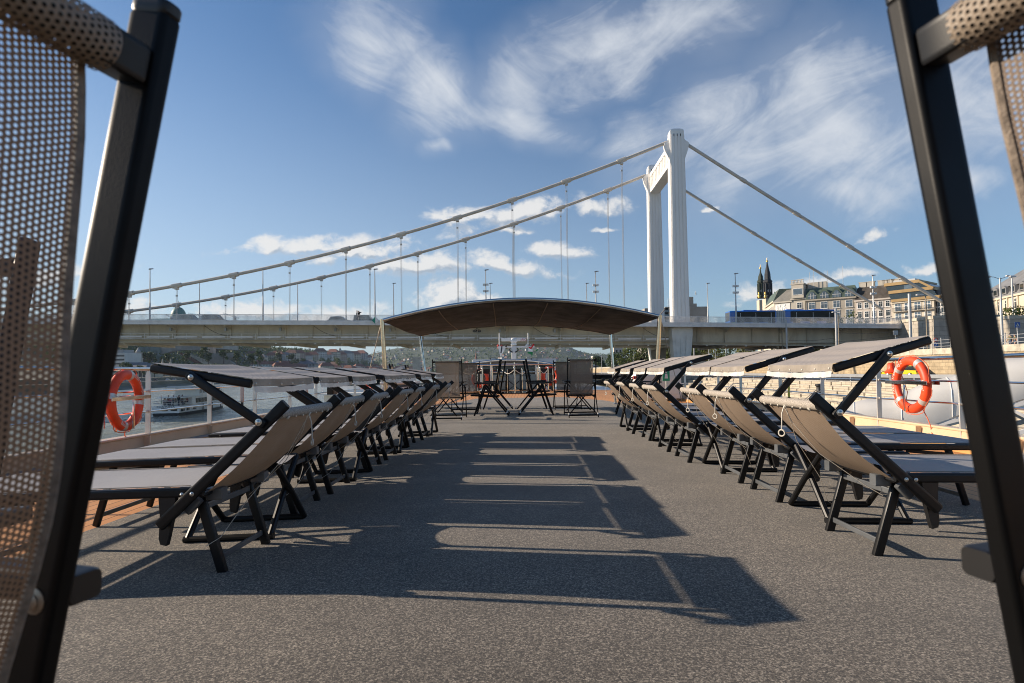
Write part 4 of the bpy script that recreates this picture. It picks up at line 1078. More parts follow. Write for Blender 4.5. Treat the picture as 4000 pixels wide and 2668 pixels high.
    lifebuoy('orange lifebuoy on the forward rail right of the wheelhouse windows', (c2.x, 27.0, c2.z - 0.02), R=0.36, r=0.085, tilt=PI / 2 + 0.3, bracket=False)
bow_end()

def wheelhouse():
    t = thing('wheelhouse', 'low white wheelhouse with dark windows and mast at the bow', 'wheelhouse')
    Y = 34.0
    a_, b_ = q18(240, 1000, Y), q18(1500, 500, Y)
    m = MB(); m.span((a_.x, Y, -1.3), (b_.x, Y + 4.5, q18(0, 545, Y).z)); m.build('wall', M['white'], t, 0)
    r0, r1 = q18(185, 540, Y - 0.6), q18(1530, 497, Y - 0.6)
    zt = (r1.z + q18(185, 503, Y - .6).z) / 2
    m = MB(); m.beam(V((r0.x + r1.x) / 2, Y - 0.6, zt - 0.16), V((r0.x + r1.x) / 2, Y + 5.2, zt - 0.16), r1.x - r0.x, 0.30, r=0.05); m.build('roof', M['rail_grey'], t)
    for (xa, xb) in ((275, 308), (352, 470), (520, 842), (878, 1195), (1232, 1362), (1405, 1462)):
        p0, p1 = q18(xa, 720, Y), q18(xb, 558, Y)
        m = MB(); m.span((p0.x, Y - 0.03, -0.25), (p1.x, Y + 0.02, p1.z)); m.build('window', M['glass'], t)
    for xa in (255, 495, 860, 1212, 1383):
        p0 = q18(xa, 700, Y)
        m = MB(); m.span((p0.x - 0.06, Y - 0.09, -0.5), (p0.x + 0.06, Y - 0.031, q18(xa, 545, Y).z)); m.build('column', M['white'], t)
    for x in (525, 1185):
        c = q18(x, 508, Y - 0.75)
        m = MB(); m.span((c.x - 0.17, c.y - 0.04, c.z - 0.09), (c.x + 0.17, c.y + 0.1, c.z + 0.09)); f = m.build('floodlight', M['plastic'], t)
        m = MB(); m.span((c.x - 0.14, c.y - 0.048, c.z - 0.065), (c.x + 0.14, c.y - 0.041, c.z + 0.065)); m.build('lens', M['reflect'], f)
    # mast
    mt = q18(855, 300, Y + 1.5); mb = q18(855, 490, Y + 1.5)
    m = MB(); m.beam((mt.x, Y + 1.5, mb.z - 0.3), (mt.x, Y + 1.5, mt.z), 0.30, 0.26, up=(0, 1, 0), r=0.03); ms = m.build('mast', M['rail_grey'], t)
    l_, r_ = q18(595, 312, Y + 1.5), q18(1190, 305, Y + 1.5)
    m = MB(); m.beam(l_, r_, 0.10, 0.10); m.build('crossbar', M['rail_grey'], ms)
    m = MB(); c = q18(855, 285, Y + 1.5); m.lathe(c, [(0, 0), (0.17, 0), (0.17, 0.10), (0.13, 0.16), (0.21, 0.22), (0.21, 0.34), (0.14, 0.46), (0, 0.48)], 14); m.build('radar_pedestal', M['white'], ms)
    l_, r_ = q18(655, 196, Y + 1.5), q18(1050, 193, Y + 1.5)
    m = MB(); m.beam(l_, r_, 0.16, 0.19, r=0.04); rd = m.build('radar_scanner', M['white'], ms)
    vs, fs = text_geo('JRC', 0.2)
    c = q18(1015, 195, Y + 1.4); m = MB(); m.add([V(c.x + v_.x * 1.3, Y + 1.415, c.z + v_.y) for v_ in vs], fs); m.build('lettering', M['letter_red'], rd, 0)
    for (x, y0, y1) in ((620, 90, 312), (1083, 88, 306)):
        p0, p1 = q18(x, y1, Y + 1.5), q18(x, y0, Y + 1.5)
        m = MB(); m.tube([p0, p1], 0.03, 8); m.build('antenna', M['white'], ms)
    for (x, y, mm) in ((600, 290, M['letter_red']), (660, 292, M['letter_red']), (1062, 285, M['white']), (730, 300, M['plastic'])):
        c = q18(x, y, Y + 1.5); m = MB(); m.sphere(c, 0.08, 10, 6); m.tube([c, c - V(0, 0, 0.18)], 0.03, 6); m.build('signal_lamp', mm, ms)
    for sx in (-1, 1):
        pts = [q18(855 + sx * 20, 395, Y + 1.3), q18(855 + sx * 48, 385, Y + 1.3), q18(855 + sx * 70, 360, Y + 1.3), q18(855 + sx * 60, 330, Y + 1.3)]
        m = MB(); m.tube(pts, 0.04, 8); m.build('cable_loop', M['plastic'], ms)
    # sliding awning frames in front of the wheelhouse
    u = thing('wheelhouse_awning', 'brown awning on curved steel bars in front of the wheelhouse', 'awning')
    Y2 = 30.5
    A = [q18(100 + 1420 * i / 20, 588 - 72 * (1 - (2 * i / 20 - 1) ** 2), Y2) for i in range(21)]
    m = MB(); m.tube(A, 0.045, 8); m.build('front_bow', M['steel'], u)
    B = [q18(105 + 1400 * i / 20, 605 - 18 * (i / 20), Y2 - 2.0) for i in range(21)]
    m = MB(); m.tube(B, 0.035, 8); m.build('rear_bar', M['steel'], u)
    m = MB(); m.sheet(lambda p_, q: A[min(19, int(p_ * 20))].lerp(A[min(20, int(p_ * 20) + 1)], p_ * 20 - min(19, int(p_ * 20))) + V(0, 2.6 * q, -0.06 - 0.12 * math.sin(PI * q)), 40, 6); m.build('canvas', M['awning'], u, 80)
    for x in (130, 480, 862, 1250, 1490):
        p_ = q18(x, 560, Y2)
        m = MB(); m.tube([(p_.x, Y2, -1.2), (p_.x, Y2, p_.z)], 0.04, 8); m.build('post', M['steel'], u)
    # flags
    f = thing('pennant', 'white pennant with a black figure 1 hanging from the mast crossbar', 'flag')
    P0 = [q18(x, y, Y + 1.3) for (x, y) in ((602, 318), (722, 312), (700, 370), (655, 440), (636, 472), (622, 400))]
    m = MB(); m.prism(P0, (0, 0.012, 0)); m.build('cloth', mat('white_flag_cloth', (0.75, 0.74, 0.72), 0.8), f, 0)
    vs, fs = text_geo('1', 0.75); c = q18(655, 352, Y + 1.25)
    m = MB(); m.add([V(c.x + v_.x + 0.15 * v_.y, Y + 1.28, c.z + v_.y) for v_ in vs], fs); m.build('figure', M['letter_dark'], f, 0)
    f = thing('national_flag', 'tattered red, white and green striped flag hanging from the mast crossbar', 'flag')
    for (pl, mm, nm) in ((((1095, 305), (1130, 318), (1165, 258), (1182, 262), (1186, 300), (1168, 290), (1150, 330), (1128, 345), (1094, 328)), (0.62, 0.03, 0.03), 'red_stripe'),
                         (((1092, 330), (1128, 347), (1158, 352), (1158, 388), (1084, 382)), (0.78, 0.77, 0.74), 'white_stripe'),
                         (((1084, 384), (1158, 390), (1160, 430), (1142, 474), (1134, 428), (1070, 412)), (0.02, 0.22, 0.07), 'green_stripe')):
        m = MB(); m.prism([q18(x, y, Y + 1.3) for (x, y) in pl], (0, 0.012, 0)); m.build(nm, mat(nm + '_cloth', mm, 0.8), f, 0)
    m = MB(); m.prism([q18(x, y, Y + 1.3) for (x, y) in ((1248, 345), (1246, 362), (1222, 378), (1175, 415), (1215, 375), (1216, 355))], (0, 0.012, 0)); m.build('loose_strip', bpy.data.materials['green_stripe_cloth'], f, 0)
wheelhouse()

# ------------------------------------------------------------------ river, banks, hills
WZ = -6.0
def lerp_tab(t, x):
    if x <= t[0][0]: return t[0][1]
    for (a, b), (c, d) in zip(t, t[1:]):
        if x <= c:
            return b + (d - b) * (x - a) / (c - a)
    return t[-1][1]
def sm(a, b, x):
    t = max(0.0, min(1.0, (x - a) / (b - a))); return t * t * (3 - 2 * t)
def nz(x, y, s, k=0):
    return mnoise.noise(Vector((x / s, y / s, 3.7 + k)))
def river():
    m = MB(); m.add([(-3500, -1500, WZ), (2600, -1500, WZ), (2600, 6000, WZ), (-3500, 6000, WZ)], [(0, 1, 2, 3)])
    tag(m.build('river_water', M['water'], smooth=0), kind='structure')
river()

BANK = [(-1600, 0), (0, -165), (250, -207), (300, -214), (479, -256), (800, -302), (1500, -335), (2500, -300), (4000, -60), (6000, 300)]
LPROF = [(-20, -9), (0, -6.1), (5, -4.3), (5.4, -2.1), (19, -1.9), (19.6, 0.1), (70, 1.5), (105, 5), (140, 22), (200, 52), (330, 57), (430, 30), (600, 15)]
FPROF = [(-20, -9), (0, -6.1), (5, -4.3), (5.4, -2.1), (19, -1.9), (19.6, 0.1), (70, 1.2), (600, 6)]
def bank_h(x, y):
    d = lerp_tab(BANK, y) - x
    e = sm(380, 620, y) * (1 - sm(1800, 2050, y))
    h = lerp_tab(FPROF, d) * (1 - e) + lerp_tab(LPROF, d) * e
    if d > 70: h += 4.5 * nz(x, y, 70) * e * sm(70, 140, d)
    return h
RIDGE = [(-0.6, 30), (-0.34, 32), (-0.30, 46), (-0.27, 70), (-0.235, 92), (-0.17, 104), (-0.08, 112), (0.0, 108), (0.05, 101), (0.075, 92), (0.0968, 72), (0.115, 61), (0.14, 58), (0.17, 50), (0.3, 40), (0.5, 30)]
def hill_h(u, y):
    r = lerp_tab(RIDGE, u) * 4700 / 2222.0
    k = sm(1700, 4700, y)
    return 0.87 - 2 + (r + 1) * (k ** 0.9) + (9 * nz(u * 4000, y, 420) + 4 * nz(u * 4000, y, 150)) * k
def terrain():
    m = MB(); ys = [-200, 0, 100, 200, 250, 280, 300, 320, 350, 380, 420, 460, 500] + list(range(540, 2500, 45)) + [2600, 2900, 3300, 3800]
    ds = [-20, 0, 5, 5.4, 12, 19, 19.6, 35, 52, 70, 82, 94, 105, 118, 130, 142, 155, 170, 185, 200, 225, 260, 300, 330, 380, 430, 520, 600, 900]
    vs = []
    for y in ys:
        bx = lerp_tab(BANK, y)
        for d in ds:
            x = bx - d; vs.append((x, y, bank_h(x, y)))
    nd = len(ds)
    m.add(vs, [(j * nd + i, j * nd + i + 1, (j + 1) * nd + i + 1, (j + 1) * nd + i) for j in range(len(ys) - 1) for i in range(nd - 1)])
    tag(m.build('far_bank', mat('far_bank_ground', (0.19, 0.175, 0.14), 0.9, 0, 0.3, 0.03, col2=(0.075, 0.085, 0.04)), smooth=30), kind='structure')
    g = MB(); us = [-0.60 + 0.012 * i for i in range(86)]; yy = [1700 + 90 * j for j in range(44)]
    vs = [(u * y, y, hill_h(u, y)) for y in yy for u in us]
    n = len(us)
    g.add(vs, [(j * n + i, j * n + i + 1, (j + 1) * n + i + 1, (j + 1) * n + i) for j in range(len(yy) - 1) for i in range(n - 1)])
    tag(g.build('far_hills', mat('wooded_hill', (0.085, 0.105, 0.05), 0.95, 0, 0.4, 0.012, col2=(0.030, 0.050, 0.025), bump=0.6, bscale=0.05), smooth=80), kind='structure')
terrain()

def leafcloud(m, c, rad, n, size, rnd, mi=0, squash=1.0):
    c = Vector(c)
    for _ in range(n):
        d = Vector((rnd.gauss(0, 1), rnd.gauss(0, 1), rnd.gauss(0, 1))).normalized()
        k = rnd.uniform(0.45, 1.0) ** 0.6
        p = c + Vector((d.x * rad[0], d.y * rad[1], d.z * rad[2])) * k
        nn = (d + Vector((rnd.uniform(-1, 1), rnd.uniform(-1, 1), rnd.uniform(-0.6, 1))) * 0.8).normalized()
        a = nn.orthogonal().normalized(); b = nn.cross(a)
        th = rnd.uniform(0, 2 * PI); a, b = a * math.cos(th) + b * math.sin(th), b * math.cos(th) - a * math.sin(th)
        s = size * rnd.uniform(0.6, 1.25)
        m.add([p - a * s, p - b * s * 0.6 + nn * s * 0.15, p + a * s, p + b * s * 0.6 + nn * s * 0.1], [(0, 1, 2, 3)], mi)

def tree(name, label, base, h, w, lm, rnd, leaves=700, size=0.28, group=None, trunk=0.3, lobes=9, cat='tree'):
    t = thing(name, label, cat, base, rnd.uniform(0, 6), group)
    m = MB()
    pts = [V(0, 0, -0.3), V(0.05 * w * rnd.uniform(-1, 1), 0, h * 0.25), V(0.08 * w * rnd.uniform(-1, 1), 0.05 * w, h * 0.5), V(0, 0, h * 0.82)]
    m.tube(pts, [0.028 * h, 0.022 * h, 0.014 * h, 0.005 * h], 7)
    for k in range(5):
        a = k * 1.3 + rnd.uniform(0, 1); z = h * rnd.uniform(trunk, 0.55)
        m.tube([V(0, 0, z), V(math.cos(a) * w * 0.2, math.sin(a) * w * 0.2, z + h * 0.14), V(math.cos(a) * w * 0.38, math.sin(a) * w * 0.38, z + h * 0.24)], [0.012 * h, 0.009 * h, 0.003 * h], 5)
    m.build('trunk', M['bark'], t)
    c = MB()
    for k in range(lobes):
        a = rnd.uniform(0, 2 * PI); q = rnd.uniform(0.0, 0.34) * w
        z = h * rnd.uniform(trunk + 0.12, 0.90)
        sh = (1 - 0.55 * abs((z / h - 0.58) / 0.42))
        q *= sh + 0.15
        r_ = w * rnd.uniform(0.17, 0.27) * (0.6 + 0.5 * sh)
        leafcloud(c, (math.cos(a) * q, math.sin(a) * q, z), (r_, r_, r_ * 0.8), leaves // lobes, size, rnd)
    c.build('crown', lm, t, 0)
    return t

def woods():
    rnd = random.Random(11); m = MB()
    made = 0
    while made < 2300:
        y = rnd.uniform(480, 1960); d = rnd.uniform(72, 330); x = lerp_tab(BANK, y) - d
        e = sm(420, 620, y) * (1 - sm(1850, 2000, y))
        if rnd.random() > e + 0.15: continue
        if y < 620 and d > 190 and rnd.random() < 0.35: continue
        if y < 600 and -0.66 < x / y < -0.44: continue
        h = rnd.uniform(8, 15); z = bank_h(x, y)
        leafcloud(m, (x, y, z + h * 0.55), (h * 0.42, h * 0.42, h * 0.5), 14 if y > 900 else 22, 2.1 if y > 900 else 1.6, rnd)
        made += 1
    tag(m.build('hillside_wood', M['forest'], smooth=0), 'dark green wood covering the castle hill across the river', 'wood', kind='stuff')
    m = MB()
    for _ in range(2600):
        u = rnd.uniform(-0.33, 0.16); y = rnd.uniform(1900, 4600)
        z = hill_h(u, y)
        dens = 0.5 + 0.7 * nz(u * 4000, y, 260, 2)
        if rnd.random() > dens: continue
        h = rnd.uniform(9, 16)
        leafcloud(m, (u * y, y, z + h * 0.4), (h * 0.7, h * 0.7, h * 0.5), 9, 4.0, rnd)
    tag(m.build('far_wood', M['forest'], smooth=0), 'scattered green trees on the hazy far hills', 'wood', kind='stuff')
woods()

# ------------------------------------------------------------------ houses and landmarks across the river
WALLC = [('white', (0.62, 0.60, 0.56)), ('cream', (0.58, 0.50, 0.38)), ('pinkish', (0.52, 0.38, 0.30)), ('grey', (0.36, 0.35, 0.34))]
ROOFC = [('red', (0.25, 0.10, 0.065)), ('brown', (0.16, 0.085, 0.06)), ('grey', (0.17, 0.17, 0.18))]
WM = {n: mat(n + '_house_wall', c, 0.8, 0, 0.08, 0.2) for n, c in WALLC}
RM = {n: mat(n + '_tiled_roof', c, 0.8, 0, 0.2, 0.4) for n, c in ROOFC}
M['winhole'] = mat('dark_house_window', (0.05, 0.055, 0.06), 0.2, 0, 0.2, 0.3)
def house_mesh(m, w, d, h, rh, rows, cols, hip=0.25):
    m.span((-w / 2, -d / 2, -6), (w / 2, d / 2, h), 0)
    e = 0.5
    rp = [V(-w / 2 - e, -d / 2 - e, h), V(w / 2 + e, -d / 2 - e, h), V(w / 2 + e, d / 2 + e, h), V(-w / 2 - e, d / 2 + e, h), V(-w / 2 + hip * w, 0, h + rh), V(w / 2 - hip * w, 0, h + rh)]
    m.add(rp, [(0, 1, 5, 4), (2, 3, 4, 5), (1, 2, 5), (3, 0, 4), (3, 2, 1, 0)], 1)
    for r in range(rows):
        for c in range(cols):
            x = -w / 2 + w * (c + 0.5) / cols; z = h * (r + 0.42) / rows
            m.span((x - w / cols * 0.2, -d / 2 - 0.06, z), (x + w / cols * 0.2, -d / 2 + 0.02, z + h / rows * 0.5), 2)
            if c < cols - 1:
                y = -d / 2 + d * (c + 0.7) / cols
                m.span((w / 2 - 0.02, y - 0.5, z), (w / 2 + 0.06, y + 0.5, z + h / rows * 0.5), 2)
def houses():
    rnd = random.Random(21)
    proto = {}
    def get(wn, rn, w, d, h, rh, rows, cols, name, lab, group):
        k = (wn, rn, name)
        if k not in proto:
            m = MB(); house_mesh(m, w, d, h, rh, rows, cols)
            o = m.build(name, [WM[wn], RM[rn], M['winhole']], None, 0)
            tag(o, lab, 'house', group)
            proto[k] = o; return o
        o = proto[k].copy(); COL.objects.link(o); return o
    taken = []
    n = 0
    while n < 235:
        u = rnd.uniform(-0.325, 0.14); y = rnd.choice((rnd.uniform(1750, 2700), rnd.uniform(2000, 3700)))
        if nz(u * 4000, y, 300, 5) < -0.12: continue
        if any(abs(u - a) < 0.0025 and abs(y - b) < 60 for a, b in taken): continue
        taken.append((u, y))
        wn = rnd.choice(('white', 'white', 'cream', 'cream', 'pinkish', 'grey')); rn = rnd.choice(('red', 'red', 'brown', 'grey'))
        o = get(wn, rn, 17, 12, 9, 4.5, 3, 4, 'hillside_house', 'small %s house with %s roof on the hazy far hillside' % (wn, rn), 'small houses scattered over the far hills')
        o.location = (u * y, y, hill_h(u, y) - 1); o.rotation_euler = (0, 0, rnd.uniform(-0.9, 0.9)); s = rnd.uniform(0.55, 1.1); o.scale = (s, s, s)
        n += 1
    # the riverside quarter below the castle hill, bigger houses with red roofs
    n = 0; taken = []
    while n < 85:
        y = rnd.uniform(820, 2350); d = rnd.uniform(28, 120)
        x = lerp_tab(BANK, y) - d
        if x / y < -0.47: continue
        if any(abs(x - a) < 17 and abs(y - b) < 24 for a, b in taken): continue
        taken.append((x, y))
        wn = rnd.choice(('white', 'cream', 'cream', 'pinkish', 'grey')); rn = rnd.choice(('red', 'red', 'red', 'brown', 'grey'))
        o = get(wn, rn, 24, 15, 13, 5.5, 4, 6, 'riverside_house', '%s town house with %s roof in the riverside quarter under the castle hill' % (wn, rn), 'town houses under the castle hill')
        o.location = (x, y, bank_h(x, y) - 0.5); o.rotation_euler = (0, 0, rnd.uniform(-0.3, 0.9)); s = rnd.uniform(0.75, 1.2); o.scale = (s, s, s * rnd.uniform(0.85, 1.2))
        n += 1
houses()

def slope_houses():
    def on_slope(px, py):
        for k in range(300):
            y = 640 + 5.0 * k; p_ = at(px, py, y)
            if bank_h(p_.x, y) >= p_.z: return V(p_.x, y, bank_h(p_.x, y))
        return None
    rnd = random.Random(33); protos = {}
    for (px, py, wn, rn) in ((1062, 1418, 'cream', 'red'), (1085, 1414, 'grey', 'red'), (1112, 1418, 'white', 'grey'), (1140, 1410, 'cream', 'brown'), (1168, 1408, 'pinkish', 'red'), (1195, 1416, 'white', 'red'), (1222, 1412, 'cream', 'red'), (1250, 1404, 'white', 'brown'),
                             (1278, 1410, 'white', 'red'), (1302, 1402, 'cream', 'red'), (1330, 1412, 'pinkish', 'red'), (1356, 1406, 'white', 'grey'), (1384, 1414, 'cream', 'red'), (1410, 1408, 'grey', 'red'), (1436, 1418, 'white', 'red'), (1462, 1414, 'cream', 'brown'), (1020, 1420, 'cream', 'grey'), (985, 1416, 'white', 'brown')):
        q = on_slope(px, py)
        if q is None: continue
        k = (wn, rn)
        if k not in protos:
            m = MB(); house_mesh(m, 22, 14, 11, 6, 3, 6); o = m.build('slope_house', [WM[wn], RM[rn], M['winhole']], None, 0); protos[k] = o
        else:
            o = protos[k].copy(); COL.objects.link(o)
        tag(o, '%s house with %s roof standing among the trees of the castle hill' % (wn, rn), 'house', 'houses among the trees of the castle hill')
        s_ = q.y / 1250.0 * rnd.uniform(0.95, 1.35); o.scale = (s_, s_, s_); o.location = q + V(0, 0, 2.0); o.rotation_euler = (0, 0, rnd.uniform(-0.2, 0.7))
slope_houses()

def Z1(x, y): return (460 + x / 3.3586, 1330 + y / 3.3586)
def landmarks():
    limestone = mat('pale_castle_stone', (0.42, 0.39, 0.33), 0.85, 0, 0.15, 0.1)
    copper = mat('green_copper', (0.07, 0.20, 0.17), 0.55, 0, 0.25, 0.15)
    # domed palace, only its copper dome clears the bridge deck
    Y = 850.0
    c = at(697, 1258, Y)
    t = thing('domed_palace', 'green copper dome of a palace rising just above the bridge railing', 'palace', (c.x, c.y, 0))
    zt = at(697, 1196, Y).z; zd = at(697, 1236, Y).z
    m = MB(); m.span((-75, -20, 40), (75, 30, zd - 9)); m.build('wall', limestone, t, 0)
    m = MB(); m.lathe((0, 0, zd - 9), [(0, 0), (10.2, 0), (10.2, 8), (10.8, 8), (10.8, 9), (0, 9)], 20); m.build('drum', limestone, t)
    R = 10.2
    m = MB(); m.lathe((0, 0, zd), [(R, 0), (R * 0.98, 3), (R * 0.9, 6.5), (R * 0.72, 10), (R * 0.45, 12.8), (R * 0.18, 14.2), (1.5, 14.6), (1.5, 17), (0.8, 18.2), (0.1, 24)], 20); m.build('dome', copper, t)
    m = MB()
    m.add([(-60, -20, zd - 9), (60, -20, zd - 9), (60, 25, zd - 9), (-60, 25, zd - 9), (-40, 2, zd - 2.5), (40, 2, zd - 2.5)], [(0, 1, 5, 4), (2, 3, 4, 5), (1, 2, 5), (3, 0, 4)]); m.build('roof', copper, t, 0)
    # tower cranes beside it
    for (lab, ax, ay, bx, by, mast) in (('pale tower crane jib crossing behind the bridge railing right of the dome', 735, 1224, 790, 1234, None), ('tower crane with short counter jib and dark cab behind the bridge railing', 872, 1224, 935, 1243, (920, 1242, 1262)), ('short pale crane jib left of the green dome', 648, 1230, 672, 1240, None)):
        q = thing('tower_crane', lab, 'crane', group='construction cranes on the castle hill')
        a_, b_ = at(ax, ay, 800), at(bx, by, 800)
        m = MB()
        for dz in (-0.8, 0.8): m.beam(a_ + V(0, 0, dz), b_ + V(0, 0, dz), 0.3, 0.3)
        for k in range(12):
            p_ = a_.lerp(b_, k / 12); p2 = a_.lerp(b_, (k + 1) / 12); m.beam(p_ + V(0, 0, 0.8 * (-1) ** k), p2 + V(0, 0, -0.8 * (-1) ** k), 0.22, 0.22)
        m.build('jib', M['rail_grey'], q)
        pm = b_ if not mast else at(mast[0], mast[1], 800)
        m = MB()
        m.beam((pm.x, pm.y, 50), (pm.x, pm.y, pm.z + 2), 1.4, 1.4, up=(0, 1, 0)); m.build('mast', M['rail_grey'], q)
        m = MB(); m.box((pm.x, pm.y - 1, pm.z - 1.5), (2, 2, 2.4)); m.build('cab', M['letter_dark'], q)
    # bastion with pointed turrets at the end of the castle hill
    Y = 1850.0
    t = thing('turreted_bastion', 'pale stone bastion with pointed turrets on the wooded hilltop', 'bastion')
    m = MB(); a_, b_ = at(1200, 1392, Y), at(1350, 1368, Y)
    m.span((a_.x, Y, a_.z - 25), (b_.x, Y + 25, b_.z)); m.build('wall', limestone, t, 0)
    for (px, py, r) in ((1212, 1358, 4.5), (1243, 1366, 3.5), (1287, 1362, 4), (1303, 1364, 4), (1329, 1356, 6), (1342, 1370, 3)):
        p_ = at(px, 1385, Y); zt = at(px, py, Y).z
        m = MB(); m.lathe((p_.x, Y - 2, p_.z - 20), [(0, 0), (r, 0), (r, zt - p_.z + 20 - 2.2 * r), (r * 1.15, zt - p_.z + 20 - 2.2 * r), (0.1, zt - p_.z + 20)], 10); m.build('turret', limestone, t)
    # tall hotel block at far left, white tower, museum terraces and stairs
    Y = 430.0
    t = thing('office_block', 'pale office block with rows of windows across the river, beside the left chair post', 'building')
    a_, b_ = at(400, 1470, Y), at(Z1(97, 150)[0], Z1(97, 160)[1], Y)
    m = MB(); m.span((a_.x, Y, -1), (b_.x, Y + 18, b_.z)); m.build('wall', WM['white'], t, 0)
    for r in range(7):
        z = b_.z - 1.6 - 3.0 * r
        m = MB(); m.span((a_.x, Y - 0.08, z - 1.3), (b_.x - 0.6, Y + 0.05, z)); m.build('window_band', M['winhole'], t, 0)
    m = MB(); m.span((a_.x, Y + 2, b_.z), (b_.x - 3, Y + 14, b_.z + 2.5)); m.build('roof', WM['grey'], t, 0)
    t = thing('clock_tower', 'slender pale tower with arched openings and small dark cupola across the river', 'tower')
    Y = 460.0; p_ = at(Z1(242, 340)[0], 1430, Y); k = Y / 2222.0
    zb = at(531, Z1(0, 345)[1], Y).z; zt = at(531, Z1(0, 168)[1], Y).z
    m = MB(); w = 2.4
    m.span((p_.x - w * 1.25, Y - 1, 0), (p_.x + w * 1.25, Y + w * 2, zb)); m.build('base', limestone, t, 0)
    m = MB(); m.loft([[V(p_.x + sx * w * q, Y + w + sy * w * q, z) for (sx, sy) in ((-1, -1), (1, -1), (1, 1), (-1, 1))] for (q, z) in ((1.0, zb), (0.95, zb + 6.4), (1.08, zb + 6.5), (1.08, zb + 7.2), (0.85, zb + 7.3), (0.82, zt), (0.98, zt + 0.1), (0.98, zt + 0.8))]); m.build('shaft', limestone, t, 0)
    for (z, hgt, pm) in ((zb + 1.5, 3.6, RM['red']), (zb + 8.0, (zt - zb - 9), RM['red'])):
        for dx in (-1.3, 0, 1.3):
            m = MB(); m.span((p_.x + dx - 0.4, Y + w - w * 1.0 - 0.1, z), (p_.x + dx + 0.4, Y + w - w * 0.8, z + hgt)); m.build('arch', M['winhole'] if hgt < 3.7 and dx == 0 else WM['pinkish'], t, 0)
    m = MB(); m.lathe((p_.x, Y + w, zt + 0.8), [(1.8, 0), (1.75, 0.9), (1.3, 1.9), (0.7, 2.5), (0.6, 3.2), (0.1, 4.2)], 12); m.build('cupola', WM['grey'], t)
    t = thing('riverside_hall', 'low pale riverside hall with a row of tall arched windows across the river', 'building')
    a_, b_ = at(455, 1475, 420), at(570, 1440, 420)
    m = MB(); m.span((a_.x, 420, -1), (b_.x, 440, b_.z)); m.build('wall', WM['cream'], t, 0)
    m = MB(); m.add([(a_.x, 419, b_.z), (b_.x + 1, 419, b_.z), (b_.x + 1, 441, b_.z), (a_.x, 441, b_.z), (a_.x, 430, b_.z + 5), (b_.x - 6, 430, b_.z + 5)], [(0, 1, 5, 4), (2, 3, 4, 5), (1, 2, 5), (3, 0, 4)]); m.build('roof', RM['grey'], t, 0)
    for k_ in range(7):
        x = a_.x + (b_.x - a_.x) * (k_ + 0.6) / 7
        m = MB(); m.prism([(x - 0.8, 419.95, 0.5), (x + 0.8, 419.95, 0.5), (x + 0.8, 419.95, 5), (x + 0.5, 419.95, 5.8), (x - 0.5, 419.95, 5.8), (x - 0.8, 419.95, 5)], (0, -0.1, 0)); m.build('window', M['winhole'], t, 0)
    t = thing('colonnade', 'pale colonnaded pavilion with statues on its corners across the river', 'pavilion')
    Y = 500.0; a_, b_ = at(598, 1440, Y), at(672, 1420, Y)
    m = MB(); m.span((a_.x, Y, -1), (b_.x, Y + 14, b_.z - 2)); m.build('wall', limestone, t, 0)
    m = MB(); m.span((a_.x - 1, Y - 1, b_.z - 2), (b_.x + 1, Y + 15, b_.z)); m.build('cornice', limestone, t, 0)
    for px in (632, 664):
        p_ = at(px, 1420, Y); m = MB(); m.lathe((p_.x, Y + 1, b_.z), [(1, 0), (1, 1), (0.5, 1.2), (0.7, 2.4), (0.35, 3.2), (0.4, 3.8), (0.05, 4.3)], 8); m.build('statue', limestone, t)
    # terraces and stairs of the castle garden
    Y = 560.0
    t = thing('castle_terraces', 'grey stone terrace walls and long stepped balustrade on the hillside below the bridge', 'terrace')
    def slab(pts, nm, mm, th=3.0):
        m = MB(); m.prism([at(*Z1(x, y), Y) for (x, y) in pts], (0, th, 0)); m.build(nm, mm, t, 0)
    greywall = mat('grey_terrace_stone', (0.30, 0.28, 0.25), 0.85, 0, 0.2, 0.15)
    slab([(575, 70), (1185, 70), (1185, 150), (1090, 128), (870, 128), (740, 135), (640, 165), (560, 180)], 'upper_wall', greywall, 6)
    slab([(280, 85), (575, 85), (575, 165), (280, 160)], 'glass_hall', mat('teal_glass_hall', (0.10, 0.15, 0.15), 0.3, 0, 0.3, 0.2), 5)
    slab([(1185, 70), (1250, 70), (1250, 170), (1185, 150)], 'brick_tower', WM['pinkish'], 5)
    slab([(1240, 172), (1545, 160), (1520, 215), (1440, 250), (1560, 330), (1200, 290)], 'lower_wall', greywall, 4)
    slab([(790, 165), (830, 158), (1110, 298), (1010, 298)], 'ramp_roof', RM['brown'], 4)
    st = [(880, 165)]
    for k_ in range(9):
        x = 915 + 37 * k_; y = 168 + 15 * k_
        st += [(x, y), (x + 27, y + 2), (x + 27, y + 14)]
    st += [(1250, 310), (1130, 310)]
    slab(st, 'stepped_balustrade', limestone, 3)
    # bridge pylon of a distant chain bridge and church spires
    t = thing('bridge_pylon', 'stone pylon of a distant bridge, seen just left of the rear awning post', 'pylon')
    Y = 1150.0; a_, b_ = at(1612, 1465, Y), at(1640, 1400, Y)
    m = MB(); m.span((a_.x, Y, -6.5), (b_.x, Y + 9, b_.z)); m.build('pylon', limestone, t, 0)
    m = MB(); m.span((a_.x - 1.5, Y - 1.5, b_.z), (b_.x + 1.5, Y + 10.5, b_.z + 3)); m.build('cornice', limestone, t, 0)
    t = thing('bridge_pylon', 'stone pylon of a distant bridge, above the wheelhouse right of the mast', 'pylon')
    a_, b_ = at(2095, 1420, Y), at(2118, 1385, Y)
    m = MB(); m.span((a_.x, Y, -6.5), (b_.x, Y + 9, b_.z)); m.build('pylon', limestone, t, 0)
    m = MB(); m.span((a_.x - 1.5, Y - 1.5, b_.z), (b_.x + 1.5, Y + 10.5, b_.z + 2.5)); m.build('cornice', limestone, t, 0)
    brick = mat('red_brick_spire', (0.24, 0.10, 0.07), 0.8)
